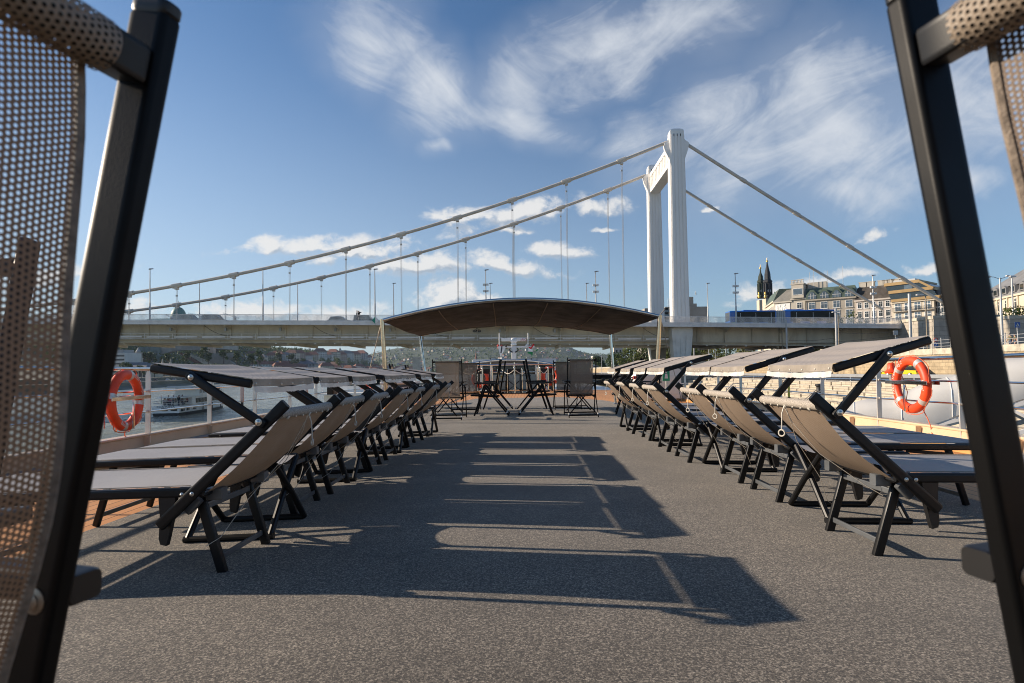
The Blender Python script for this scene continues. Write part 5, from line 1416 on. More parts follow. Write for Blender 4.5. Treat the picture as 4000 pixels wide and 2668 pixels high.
    for (px, yt, lab) in ((1860, 1368, 'slim red brick spire in the town behind the wheelhouse'), (1828, 1405, 'short reddish spire at the left end of the wheelhouse roof')):
        Y = 1700.0; p_ = at(px, 1430, Y); z = at(px, yt, Y).z
        t = thing('church_spire', lab, 'spire')
        m = MB(); m.span((p_.x - 3.4, Y - 3.4, -2), (p_.x + 3.4, Y + 3.4, z * 0.55)); m.build('tower', brick, t, 0)
        m = MB(); m.cone((p_.x, Y, z * 0.55), 4.0, 0.1, z * 0.45, 8); m.build('spire', brick, t)
landmarks()

def left_quay():
    rnd = random.Random(8)
    for k in range(2):
        pass
    protos = []
    for i, mm in enumerate((M['leaf_dark'], M['leaf_dark'], M['leaf_yellow'], M['leaf_sun'])):
        protos.append(None)
    labs = ['dark green tree in the row along the far quay', 'bushy dark tree in the row along the far quay', 'yellowish tree in the row along the far quay', 'bright green tree in the row along the far quay']
    n = 0
    for k in range(58):
        y = 320 + 11.5 * k + rnd.uniform(-3, 3)
        x = lerp_tab(BANK, y) - rnd.uniform(24, 44)
        i = rnd.choice((0, 0, 1, 1, 1, 2, 3))
        mm = (M['leaf_dark'], M['leaf_dark'], M['leaf_yellow'], M['leaf_sun'])[i]
        if protos[i] is None:
            protos[i] = o = tree('quay_tree', labs[i], (x, y, 0.2), (11, 10, 9, 9)[i], (8, 10, 7, 8)[i], mm, random.Random(30 + i), 260, 0.7, 'trees along the far quay', 0.22, 8)
        else:
            o = copy_tree(protos[i])
        o.location = (x, y, bank_h(x, y) - 0.1); s = rnd.uniform(0.7, 1.15); o.scale = (s, s, s * rnd.uniform(0.9, 1.1)); o.rotation_euler = (0, 0, rnd.uniform(0, 6))
    gl = ['dark tree on the castle garden slope', None, 'yellowish tree on the castle garden slope', 'bright green tree on the castle garden slope']
    spots = [(495, 1372, 0), (512, 1388, 3), (548, 1392, 2), (570, 1385, 0), (585, 1400, 2), (602, 1396, 0), (640, 1402, 2), (660, 1398, 0), (735, 1392, 0), (800, 1378, 1), (822, 1392, 0), (880, 1385, 0), (930, 1395, 0), (990, 1405, 0), (1020, 1395, 1), (1190, 1408, 3), (1320, 1408, 3), (1090, 1395, 0), (1140, 1402, 1)]
    first = {}
    for (px, py, i) in spots:
        Y = 548.0 if px < 1050 else 900.0
        c = at(px, py + 14, Y)
        o = copy_tree(protos[i]); o['label'] = ('%s, one of several alike' % (gl[i] or gl[0])); o['group'] = 'trees on the castle garden slope'
        k = Y / 548.0 * (1.25 if i in (0, 1) else 0.95)
        o.location = (c.x, c.y - (3 if px < 1050 else 0), c.z - 4 * k); o.scale = (k * rnd.uniform(0.9, 1.3), k, k * rnd.uniform(0.9, 1.25)); o.rotation_euler = (0, 0, rnd.uniform(0, 6))
    # blue and white moored barge far along the bank
    t = thing('moored_boat', 'long pale blue moored boat at the foot of the far quay', 'boat')
    a_ = V(lerp_tab(BANK, 560) + 8, 560, WZ); b_ = V(lerp_tab(BANK, 640) + 8, 640, WZ)
    m = MB(); m.beam(a_ + V(0, 0, 0.8), b_ + V(0, 0, 0.8), 8, 1.8, r=0.5); m.build('hull', mat('pale_blue_hull', (0.10, 0.30, 0.50), 0.5), t)
    m = MB(); m.beam(a_.lerp(b_, 0.1) + V(0, 0, 2.6), a_.lerp(b_, 0.85) + V(0, 0, 2.6), 6, 1.8, r=0.2); m.build('cabin', M['white'], t)
    t = thing('moored_boat', 'small white motor boat moored by the far quay wall', 'boat')
    m = MB(); c = V(lerp_tab(BANK, 500) + 8, 500, WZ)
    m.loft([[c + V(sx * w, y, z) for (sx, z) in ((-1, 1.4), (-0.7, -0.2), (0.7, -0.2), (1, 1.4))] for (y, w) in ((-8, 2.2), (4, 2.4), (9, 1.6), (12, 0.1))]); m.build('hull', M['white'], t)
    m = MB(); m.beam(c + V(0, -5, 2.3), c + V(0, 3, 2.3), 3.2, 1.8, r=0.3); m.build('cabin', M['white'], t)
    m = MB(); m.beam(c + V(0, -4.8, 2.6), c + V(0, 3.02, 2.6), 3.24, 0.7, r=0.1); m.build('window_band', M['winhole'], t)
left_quay()

# ------------------------------------------------------------------ cars (each one body, cabin glass, wheels)
def car_proto(name, label, paint, L=4.3, W=1.78, H=1.48, van=False, group=None):
    t = thing(name, label, 'car', group=group)
    def sec(pts, w0, w1):
        return pts
    body = MB()
    # side profile (along x), swept across the width with tumblehome
    low = [(-L / 2, 0.34), (-L / 2 + 0.03, 0.72), (-L / 2 + 0.12, 0.90), (-0.9, 0.96), (1.0, 0.95), (L / 2 - 0.5, 0.84), (L / 2 - 0.08, 0.70), (L / 2, 0.42), (L / 2 - 0.05, 0.26), (-L / 2 + 0.05, 0.26)]
    body.loft([[V(x * q, s_ * W / 2 * w, z) for (x, z) in low] for (s_, w, q) in ((-1, 0.90, 0.985), (-1, 1.0, 1.0), (1, 1.0, 1.0), (1, 0.90, 0.985))])
    body.build('body', paint, t, 25)
    cab = [(-L / 2 + 0.16, 0.90), (-L / 2 + (0.25 if van else 0.62), H - 0.06), (-0.45, H), (0.35, H - 0.03), (1.12, 0.94)]
    g = MB(); g.loft([[V(x, s_ * W / 2 * w, z) for (x, z) in cab] for (s_, w) in ((-1, 0.86), (1, 0.86))]); g.build('window', M['glass'], t, 20)
    r_ = MB(); rf = [(-L / 2 + (0.22 if van else 0.58), H - 0.085), (-L / 2 + (0.27 if van else 0.66), H - 0.02), (-0.45, H + 0.035), (0.37, H + 0.005), (0.46, H - 0.07)]
    r_.loft([[V(x, s_ * W / 2 * 0.875, z) for (x, z) in rf] for s_ in (-1, 1)]); r_.build('roof', paint, t, 25)
    for sx in (-0.31 * L, 0.30 * L):
        for s_ in (-1, 1):
            w = MB(); w.torus((sx, s_ * (W / 2 - 0.10), 0.31), (0, 1, 0), 0.225, 0.085, 18, 8); wh = w.build('wheel', M['plastic'], t)
            w = MB(); w.disc((sx, s_ * (W / 2 - 0.06), 0.31), (0, s_, 0), 0.2, 0.04, 14); w.build('rim', M['steel_flat'], wh)
    for s_ in (-1, 1):
        w = MB(); w.span((L / 2 - 0.16, s_ * 0.62 - 0.17, 0.62), (L / 2 - 0.02, s_ * 0.62 + 0.17, 0.76)); w.build('headlight', M['reflect'], t)
        w = MB(); w.span((-L / 2 + 0.0, s_ * 0.66 - 0.15, 0.68), (-L / 2 + 0.12, s_ * 0.66 + 0.15, 0.86)); w.build('tail_light', M['letter_red'], t)
    return t
def P(n, c): return mat(n, c, 0.25, 0, 0.05, 2, spec=0.6, coat=0.5)
paint = {'white': P('white_car_paint', (0.7, 0.7, 0.7)), 'yellow': P('yellow_car_paint', (0.85, 0.60, 0.01)), 'dark': P('dark_car_paint', (0.02, 0.022, 0.025)), 'red': P('red_car_paint', (0.35, 0.02, 0.02)), 'silver': P('silver_car_paint', (0.42, 0.43, 0.45)), 'tan': P('tan_car_paint', (0.40, 0.27, 0.12))}
def place(o, loc, rz):
    o.location = loc; o.rotation_euler = (0, 0, rz)
def all_cars():
    place(car_proto('parked_car', 'yellow hatchback on the lower quay road, seen through the lifebuoy', paint['yellow']), (at(3525, 1470, 70).x, 70, -0.49), PI / 2 + 0.45)
    place(car_proto('parked_car', 'white car with red tail lights driving along the lower quay road', paint['white']), (at(3083, 1470, 92).x, 92, -0.49), PI / 2 + 0.15)
    place(car_proto('parked_car', 'dark car in the shade of the bridge by the stone pier', paint['dark']), (at(2795, 1465, 104).x, 104, -0.49), PI / 2 - 0.1)
    base = car_proto('far_car', 'white car parked on the far quay road', paint['white'], group='cars parked along the far quay road')
    base2 = car_proto('far_car', 'dark car parked on the far quay road', paint['dark'], group='cars parked along the far quay road')
    base3 = car_proto('far_car', 'silver car parked on the far quay road', paint['silver'], group='cars parked along the far quay road')
    rnd = random.Random(4)
    ys = [306, 318, 329, 334, 341, 352, 361, 372, 384, 398, 414, 431, 447, 470]
    for i, y in enumerate(ys):
        b = (base, base2, base, base3, base2, base, base2)[i % 7]
        o = b if i in (0, 1, 3) else copy_tree(b)
        x = lerp_tab(BANK, y) - rnd.uniform(11, 15)
        place(o, (x, y, bank_h(x, y) + 0.02), PI / 2 + 0.22)
all_cars()

# ------------------------------------------------------------------ the suspension bridge
BX, BY = 27.05, 98.0
def HD(s):
    return 8.69 - 0.02009 * s - 2.17e-5 * s * s
def BP(s, o, h):
    return V(BX + s, BY + o, h)
S0, S1 = -165.0, 39.6
OF, OR = -2.5, 19.5             # near and far edge of the deck
def bridge():
    t = thing('suspension_bridge', 'white suspension bridge crossing the river ahead of the ship', 'bridge')
    ss = [S0 + 5 * i for i in range(int((S1 - S0) / 5) + 1)] + [S1]
    def strip(o0, o1, d0, d1, name, mm, side=1):
        m = MB()
        m.loft([[BP(s, o0, HD(s) + d0), BP(s, o1, HD(s) + d0), BP(s, o1, HD(s) + d1), BP(s, o0, HD(s) + d1)] for s in ss])
        return m.build(name, mm, t, 20)
    strip(OF - 0.12, OF + 0.05, -0.66, 0.02, 'fascia', M['rail_grey'])
    strip(OF - 0.17, OF - 0.121, -0.16, 0.05, 'edge_moulding', M['rail_grey'])
    strip(OR - 0.05, OR + 0.12, -0.66, 0.02, 'fascia', M['rail_grey'])
    strip(OF + 0.05, OR - 0.05, -0.30, 0.0, 'deck_slab', M['asphalt'])
    strip(OF + 0.05, 0.9, -0.42, -0.302, 'walkway_plate', M['girder'])
    strip(0.9, 1.0, -3.02, -0.43, 'girder_web', M['girder'])
    strip(16.0, 16.1, -3.02, -0.305, 'girder_web', M['girder'])
    strip(0.55, 1.35, -3.10, -3.022, 'girder_flange', M['girder'])
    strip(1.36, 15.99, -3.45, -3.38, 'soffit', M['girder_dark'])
    strip(1.10, 1.22, -3.48, -3.102, 'lower_web', M['girder'])
    strip(0.8, 1.5, -3.55, -3.482, 'lower_flange', M['girder'])
    k = 0; s = S1 - 3.0
    while s > S0 + 2:
        z = HD(s)
        if k % 2 == 0:
            br = MB(); br.prism([BP(s - 0.09, OF + 0.06, z - 0.45), BP(s - 0.09, OF + 0.06, z - 0.62), BP(s - 0.09, 0.55, z - 1.35), BP(s - 0.09, 0.55, z - 3.0), BP(s - 0.09, 0.898, z - 3.0), BP(s - 0.09, 0.898, z - 0.45)], (0.18, 0, 0))
            br.build('bracket', M['girder'], t, 0)
            cb = MB(); cb.prism([BP(s - 0.15, 1.52, z - 3.9), BP(s - 0.15, 15.9, z - 3.9), BP(s - 0.15, 15.9, z - 3.46), BP(s - 0.15, 1.52, z - 3.46)], (0.3, 0, 0))
            cb.build('crossbeam', M['girder'], t, 0)
            if s < -3: bx_ = MB(); bx_.span(BP(s - 1.1, 0.6, z - 1.5), BP(s - 0.75, 0.88, z - 0.95)); bx_.build('junction_box', M['pole'], t, 0)
        else:
            rb = MB(); rb.span(BP(s - 0.04, 0.72, z - 3.0), BP(s + 0.04, 0.898, z - 0.45)); rb.build('stiffener', M['girder'], t, 0)
        if s < -3.5:
            for q in (0, 2.4):
                gp = MB(); gp.span(BP(s + q - 0.03, -0.32, z - 3.05), BP(s + q + 0.03, -0.26, z - 2.05)); gp.build('gallery_post', M['rail_grey'], t, 0)
            gb = MB(); gb.span(BP(s + 0.35, -0.33, z - 2.78), BP(s + 4.3, -0.29, z - 2.52)); gb.build('gallery_board', M['rail_grey'], t, 0)
            if k % 4 == 1:
                sag = MB(); sag.tube([BP(s + 4.6 * i / 10, 0.86, z - 0.5 - 1.9 * (1 - (1 - i / 10) ** 2)) for i in range(11)], 0.03, 5); sag.build('loose_cable', M['plastic'], t)
        s -= 4.77; k += 1
    sl = [s for s in ss if s < -3.5] + [-3.5]
    for d in (-2.07, -2.45, -2.95):
        m = MB(); m.tube([BP(s, -0.29, HD(s) + d) for s in sl], 0.035 if d > -2.9 else 0.05, 6); m.build('gallery_rail', M['rail_grey'], t)
    # railings with close bars
    for (o, nm) in ((OF - 0.05, 'near'), (OR, 'far')):
        m = MB(); s = S0
        while s < S1:
            z = HD(s); m.span(BP(s - 0.026, o - 0.02, z + 0.05), BP(s + 0.026, o + 0.02, z + 1.02)); s += 0.155
        m.build('railing_bars', M['rail_grey'], t, 0)
        m = MB(); m.tube([BP(s, o, HD(s) + 1.05) for s in ss], 0.04, 6); m.build('railing_top', M['rail_grey'], t)
        m = MB(); m.tube([BP(s, o, HD(s) + 0.12) for s in ss], 0.025, 6); m.build('railing_foot', M['rail_grey'], t)
    # tower legs: tapered boxes with raised fluting, riveted feet below the deck
    ZT = 42.6
    def leg(o, zfoot):
        m = MB(); W0, W1, D0, D1 = 2.80, 2.36, 2.0, 1.7
        zb = HD(0) - 0.6
        m.loft([[BP(-w / 2, o - d / 2, z), BP(w / 2, o - d / 2, z), BP(w / 2, o + d / 2, z), BP(-w / 2, o + d / 2, z)] for (w, d, z) in ((W0, D0, zb), (W1, D1, ZT - 0.5), (W1 * 0.95, D1 * 0.95, ZT - 0.25), (W1 * 0.55, D1 * 0.8, ZT))])
        for fx in (-0.36, -0.12, 0.12, 0.36):
            for sd in (-1, 1):
                m.loft([[BP(w * fx - w * 0.085, o + sd * (d / 2 + e), z), BP(w * fx + w * 0.085, o + sd * (d / 2 + e), z), BP(w * fx + w * 0.085, o + sd * (d / 2 - 0.05), z), BP(w * fx - w * 0.085, o + sd * (d / 2 - 0.05), z)] for (w, d, z, e) in ((W0, D0, zb + 0.02, 0.10), (W1, D1, ZT - 1.0, 0.10))])
        for sd in (-1, 1):
            for fo in (-0.28, 0.28):
                m.loft([[BP(sd * (w / 2 + 0.09), o + d * (fo - 0.16), z), BP(sd * (w / 2 + 0.09), o + d * (fo + 0.16), z), BP(sd * (w / 2 - 0.05), o + d * (fo + 0.16), z), BP(sd * (w / 2 - 0.05), o + d * (fo - 0.16), z)] for (w, d, z) in ((W0, D0, zb + 0.02), (W1, D1, ZT - 1.2))])
        for q in range(8):
            z = 10.6 + 4.3 * q; f = (z - zb) / (ZT - zb); w = W0 + (W1 - W0) * f; d = D0 + (D1 - D0) * f
            m.loft([[BP(-w / 2 - e, o - d / 2 - e, zz), BP(w / 2 + e, o - d / 2 - e, zz), BP(w / 2 + e, o + d / 2 + e, zz), BP(-w / 2 - e, o + d / 2 + e, zz)] for (e, zz) in ((0.03, z), (0.03, z + 0.07))])
        L_ = m.build('tower_leg', M['tower'], t, 0)
        f = MB()
        f.loft([[BP(-w / 2, o - d / 2 - 0.25, z), BP(w / 2, o - d / 2 - 0.25, z), BP(w / 2, o + d / 2, z), BP(-w / 2, o + d / 2, z)] for (w, d, z) in ((2.7, 2.0, zfoot), (3.55, 2.3, zb - 1.2), (3.55, 2.3, zb - 0.05))])
        for fx in (-0.3, -0.02, 0.26):
            f.loft([[BP(w * (fx - 0.06), o - d / 2 - 0.33, z), BP(w * (fx + 0.14), o - d / 2 - 0.33, z), BP(w * (fx + 0.14), o - d / 2 - 0.2, z), BP(w * (fx - 0.06), o - d / 2 - 0.2, z)] for (w, d, z) in ((2.7, 2.0, zfoot + 0.1), (3.4, 2.25, zb - 1.4))])
        f.build('tower_foot', M['rivet'], t, 0)
        g = MB()
        for sd in (-1, 1):
            g.prism([BP(sd * 1.1, o - 0.45, 41.0), BP(sd * 2.15, o - 0.45, 40.2), BP(sd * 2.0, o - 0.45, 39.1), BP(sd * 1.12, o - 0.45, 36.6)], (0, 0.9, 0))
        g.build('cable_saddle', M['tower'], t, 0)
        v = MB()
        for fx in (-0.24, 0.0, 0.24):
            v.span(BP(W1 * fx - 0.05, o - D1 / 2 - 0.115, 41.2), BP(W1 * fx + 0.05, o - D1 / 2 - 0.01, 41.6))
        v.build('vent_slot', M['letter_dark'], t, 0)
    M['rivet'] = rivet_mat()
    leg(0.0, 2.2); leg(17.2, 2.2)
    b = MB()
    b.span(BP(-0.75, 1.0, 37.0), BP(0.75, 16.2, 40.4)); b.span(BP(-0.98, 0.9, 36.7), BP(0.98, 16.3, 37.5)); b.span(BP(-0.98, 0.9, 39.9), BP(0.98, 16.3, 40.6))
    for i in range(13):
        o = 1.6 + 1.18 * i
        for sd in (-1, 1): b.span(BP(sd * 0.74, o - 0.13, 37.5), BP(sd * 0.93, o + 0.13, 39.9))
    b.build('portal_beam', M['tower'], t, 0)
    # main cables fitted through the clamps of the photograph, in the two cable planes
    F = 1.7014
    fr = [(1526, 331), (1427, 368), (1300, 413), (1176, 460), (1050, 498), (921, 540), (794, 572), (665, 605), (537, 632), (406, 655), (297, 673)]
    rr = [(1483, 402), (1395, 437), (1287, 478), (1180, 513), (1069, 549), (959, 582), (849, 611), (738, 638), (628, 661), (518, 681), (406, 699), (296, 715)]
    for (lst, o) in ((fr, 0.0), (rr, 17.2)):
        pts = [at(x * F, y * F, BY + o) for (x, y) in lst]
        xs = np.array([p.x - BX for p in pts]); zs = np.array([p.z for p in pts])
        cf = np.polyfit(xs, zs, 2)
        fz = lambda s: float(np.polyval(cf, s))
        lo = -cf[1] / (2 * cf[0])
        m = MB(); m.tube([BP(s, o, fz(max(s, lo))) for s in np.linspace(-1.6, S0, 60)], 0.29, 6); m.build('main_cable', M['cable'], t)
        gaps = np.diff(xs[1:]); step = float(np.mean(gaps))
        hx = list(xs[1:]) + [xs[-1] + step * (i + 1) for i in range(int((S0 - xs[-1]) / step))]
        for s in hx:
            z = fz(max(s, lo))
            c = MB(); d_ = BP(s + 0.75, o, fz(s + 0.75)) - BP(s - 0.75, o, fz(s - 0.75))
            c.tube([BP(s, o, z) - d_ * 0.5, BP(s, o, z) + d_ * 0.5], 0.42, 8); c.span(BP(s - 0.25, o - 0.3, z - 0.7), BP(s + 0.25, o + 0.3, z - 0.2))
            c.build('cable_clamp', M['cable'], t)
            h = MB(); z1 = HD(s)
            h.tube([BP(s - 0.10, o, z - 0.6), BP(s - 0.06, o, z1)], 0.035, 5); h.tube([BP(s + 0.10, o, z - 0.6), BP(s + 0.06, o, z1)], 0.035, 5)
            h.span(BP(s - 0.16, o - 0.08, z - 1.9), BP(s + 0.16, o + 0.08, z - 1.65))
            h.build('hanger', M['cable'], t)
    for (a_, b_, o) in (((1580, 333), (2150, 685), 0.0), ((1577, 439), (2070, 737), 17.2)):
        p0 = at(a_[0] * F, a_[1] * F, BY + o); p1 = at(b_[0] * F, b_[1] * F, BY + o)
        sl_ = (p1.z - p0.z) / (p1.x - p0.x)
        def zz(x): return p0.z + sl_ * (x - p0.x)
        x0 = BX + 1.6; xe = BX + 47 if o == 0 else BX + 46
        m = MB(); m.tube([V(x, BY + o, zz(x) - 0.35 * math.sin(PI * (x - x0) / (xe - x0))) for x in np.linspace(x0, xe, 14)], 0.29, 8); m.build('backstay', M['cable'], t)
        for k_ in (0.22, 0.42, 0.62, 0.82):
            x = x0 + (xe - x0) * k_
            c = MB(); c.tube([V(x - 0.45, BY + o, zz(x - 0.45) - 0.35 * math.sin(PI * k_)), V(x + 0.45, BY + o, zz(x + 0.45) - 0.35 * math.sin(PI * k_))], 0.36, 8); c.build('cable_joint', M['cable'], t)
    # lights slung under the far edge
    for k_ in range(30):
        s = -70 + 3.4 * k_; m = MB(); m.span(BP(s - 0.12, 0.62, HD(s) - 3.72), BP(s + 0.12, 0.8, HD(s) - 3.56)); m.build('soffit_lamp', M['reflect'], t, 0)
    # painted graffiti emblem on the girder
    c = at(1863, 1292, BY + 0.88); g = MB()
    pl = [(-0.75, -0.15), (-0.7, 0.1), (-0.45, 0.2), (-0.25, 0.2), (-0.1, 0.42), (0.1, 0.42), (0.25, 0.2), (0.45, 0.2), (0.7, 0.1), (0.75, -0.15), (0.55, -0.28), (-0.55, -0.28)]
    g.prism([V(c.x + x, BY + 0.897, c.z + z) for (x, z) in pl], (0, -0.02, 0))
    gf = g.build('graffiti_emblem', M['letter_dark'], t, 0)
    q = MB()
    for dx in (-0.52, 0.52): q.disc((c.x + dx, BY + 0.876, c.z - 0.03), (0, -1, 0), 0.09, 0.01, 10)
    q.torus((c.x, BY + 0.872, c.z + 0.02), (0, 1, 0), 0.22, 0.03, 16, 5)
    q.build('pale_ornament', M['girder'], gf)
    vs, fs = text_geo('BV', 0.55); m = MB(); m.add([V(c.x + 1.15 + v_.x, BY + 0.88, c.z + v_.y + 0.02) for v_ in vs], fs); m.build('lettering', M['pole'], gf, 0)

def rivet_mat():
    m = mat('riveted_white_paint', (0.66, 0.65, 0.61), 0.55, 0, 0.1, 0.5, dirt=((0.4, 0.36, 0.3), 0.3))
    g = NT(m.node_tree); b = next(n for n in g.n if n.type == 'BSDF_PRINCIPLED')
    co = g.new('ShaderNodeTexCoord').outputs['Object']
    vor = g.new('ShaderNodeTexVoronoi'); vor.inputs['Scale'].default_value = 4.5; vor.inputs['Randomness'].default_value = 0.15; g.put(vor.inputs['Vector'], co)
    bp = g.new('ShaderNodeBump'); bp.inputs['Strength'].default_value = 0.9; bp.inputs['Distance'].default_value = 0.06
    g.put(bp.inputs['Height'], g.rng(vor.outputs[0], 0.12, 0.25, 1, 0)); g.put(b.inputs['Normal'], bp.outputs[0])
    return m
bridge()

def pier():
    t = thing('stone_pier', 'grey stone bridge pier standing in the water under the white tower', 'pier')
    m = MB()
    m.loft([[V(BX - w, BY - d, z), V(BX - w * 0.4, BY - d - 3, z), V(BX + w * 0.6, BY - d - 3, z), V(BX + w * 1.1, BY - d, z), V(BX + w * 1.1, BY + 21, z), V(BX - w, BY + 21, z)] for (w, d, z) in ((4.0, 3.4, WZ - 1), (3.7, 3.1, 1.7))])
    m.build('masonry', M['ashlar'], t, 0)
    m = MB(); m.loft([[V(BX - w, BY - d, z), V(BX - w * 0.4, BY - d - 3, z), V(BX + w * 0.6, BY - d - 3, z), V(BX + w * 1.1, BY - d, z), V(BX + w * 1.1, BY + 21.3, z), V(BX - w, BY + 21.3, z)] for (w, d, z) in ((3.95, 3.35, 1.7), (3.95, 3.35, 2.15))])
    m.build('coping', M['coping'], t, 0)
pier()

# lamp posts on the bridge
def bridge_lamps():
    def post(label, px, top, o):
        b = at(px, 1250, BY + o); s = b.x - BX
        zt = at(px, top, BY + o).z; zb = HD(s) - 0.02
        t = thing('lamp_post', label, 'lamp post', (b.x, BY + o, zb), group='lamp posts along the bridge')
        m = MB(); H = zt - zb
        m.tube([(0, 0, 0), (0, 0, H * 0.35), (0, 0, H * 0.36), (0, 0, H * 0.7), (0, 0, H)], [0.15, 0.14, 0.11, 0.09, 0.065], 8); m.build('pole', M['pole'], t)
        m = MB(); m.loft([[V(x, y, z + H) for (x, y, z) in r] for r in ([(-0.15, -0.1, -0.06), (0.12, -0.12, -0.02), (0.12, 0.12, -0.02), (-0.15, 0.1, -0.06)], [(-0.18, -0.14, 0.02), (0.55, -0.17, 0.06), (0.55, 0.17, 0.06), (-0.18, 0.14, 0.02)], [(-0.1, -0.1, 0.14), (0.5, -0.12, 0.15), (0.5, 0.12, 0.15), (-0.1, 0.1, 0.14)])]); m.build('lamp_head', M['pole'], t, 40)
        return t
    names = ['first', 'second', 'third', 'fourth', 'fifth', 'sixth', 'seventh']
    for i, px in enumerate((585, 1027, 1465, 1899, 2329, 2876, 3414)):
        t = post('tall lamp post on the near side of the bridge, %s from the left' % names[i], px, (1052, 1052, 1053, 1056, 1062, 1070, 1077)[i], -1.4)
        if i >= 4 or i == 3:
            m = MB(); hh = 6.3
            for dz in (0, 1.1):
                for dx in (-0.28, 0.28): m = MB(); m.span((dx - 0.2, -0.25, hh - dz), (dx + 0.2, 0.1, hh - dz + 0.32)); m.build('camera_box', M['white'], t, 0)
    for i, px in enumerate((779, 1163, 1538, 1916, 2293, 2766)):
        post('short lamp post on the far side of the bridge, %s from the left' % names[i], px, 1108 if i else 1105, 18.4)
bridge_lamps()

def bridge_traffic():
    o = 5.5
    def car(label, px, paint_, van=False):
        p_ = at(px, 1245, BY + o); s = p_.x - BX
        c = car_proto('bridge_car', label, paint_, van=van, H=1.75 if van else 1.5, L=4.9 if van else 4.3, group='cars crossing the bridge')
        place(c, (p_.x, BY + o, HD(s) + 0.01), 0.0)
    car('white van roof showing behind the bridge railing left of the green dome lamp', 745, paint['silver'], True)
    car('tan and white van behind the bridge railing between hangers', 845, paint['tan'], True)
    car('pale car roof behind the bridge railing left of the two walkers', 1330, paint['silver'])
    car('black car with red tail behind the bridge railing right of the two walkers', 1435, paint['dark'], True)
    # articulated bus
    a_, b_ = at(2842, 1240, BY + o).x, at(3250, 1240, BY + o).x
    z = HD(a_ - BX + 9)
    t = thing('articulated_bus', 'blue articulated bus with dark windows behind the bridge railing', 'bus', (a_, BY + o, z))
    L = b_ - a_; blue = P('blue_bus_paint', (0.015, 0.13, 0.50)); H = 3.05
    def section(x0, x1, nm):
        m = MB(); m.beam((x0, 0, 0.32 + (H - 0.32) / 2), (x1, 0, 0.32 + (H - 0.32) / 2), 2.5, H - 0.32, r=0.22, seg=3); sct = m.build(nm, blue, t)
        m = MB(); m.span((x0 + 0.9, -1.262, 0.95), (x1 - 0.25, -1.2, 2.80)); m.build('window_band', M['bus_window'], sct)
        for k in range(3):
            x = x0 + (x1 - x0) * (0.15 + 0.33 * k)
            m = MB(); m.span((x, -1.27, 0.5), (x + 1.25, -1.2, 2.70)); d = m.build('door', M['bus_window'], sct)
            m = MB(); m.span((x + 0.6, -1.278, 0.5), (x + 0.66, -1.271, 2.6)); m.build('door_edge', M['white'], d, 0)
    section(0, L * 0.44, 'front_section'); section(L * 0.525, L, 'rear_section')
    m = MB()
    for k in range(9):
        x = L * 0.44 + L * 0.085 * (k + 0.5) / 9; m.box((x, 0, 1.7), (L * 0.085 / 9 * 0.9, 2.4 + 0.12 * (k % 2), 2.55))
    m.build('bellows', M['pole'], t, 0)
    for (x, w_) in ((L * 0.20, 2.4), (L * 0.63, 3.0), (L * 0.85, 1.6)):
        m = MB(); m.beam((x - w_ / 2, 0, H + 0.08), (x + w_ / 2, 0, H + 0.03), 1.7, 0.18, r=0.08); m.build('roof_unit', blue, t)
    m = MB(); m.span((-0.02, -1.1, 1.2), (0.05, 1.1, 2.8)); m.build('windscreen', M['glass'], t, 0)
    m = MB(); m.span((0.35, -1.268, 0.45), (1.9, -1.21, 1.0)); m.build('green_stripe', mat('bus_green_stripe', (0.12, 0.40, 0.14), 0.4), t, 0)
    vs, fs = text_geo('9', 0.4)
    for x in (L * 0.1, L * 0.3, L * 0.6, L * 0.72, L * 0.93):
        w = MB(); w.torus((x, -1.05, 0.48), (0, 1, 0), 0.34, 0.14, 16, 8); w.build('wheel', M['plastic'], t)
    # diamond sign hung on the bridge
    s = thing('diamond_sign', 'green and white diamond shaped navigation sign on the bridge edge', 'sign')
    c = at(1466, 1251, BY + OF - 0.4); r = 14 * (BY + OF) / 2222.0
    m = MB(); m.prism([c + V(-r, 0, 0), c + V(0, 0, -r * 1.05), c + V(0, 0, r * 1.05)], (0, 0.05, 0)); m.build('green_half', mat('sign_green', (0.01, 0.25, 0.17), 0.5), s, 0)
    m = MB(); m.prism([c + V(r, 0, 0), c + V(0.002, 0, r * 1.05), c + V(0.002, 0, -r * 1.05)], (0, 0.05, 0)); m.build('white_half', M['white'], s, 0)
    m = MB(); m.beam(c + V(0, 0.08, -0.7), c + V(0, 0.08, 0.8), 0.06, 0.06); m.build('bracket', M['pole'], s)
bridge_traffic()

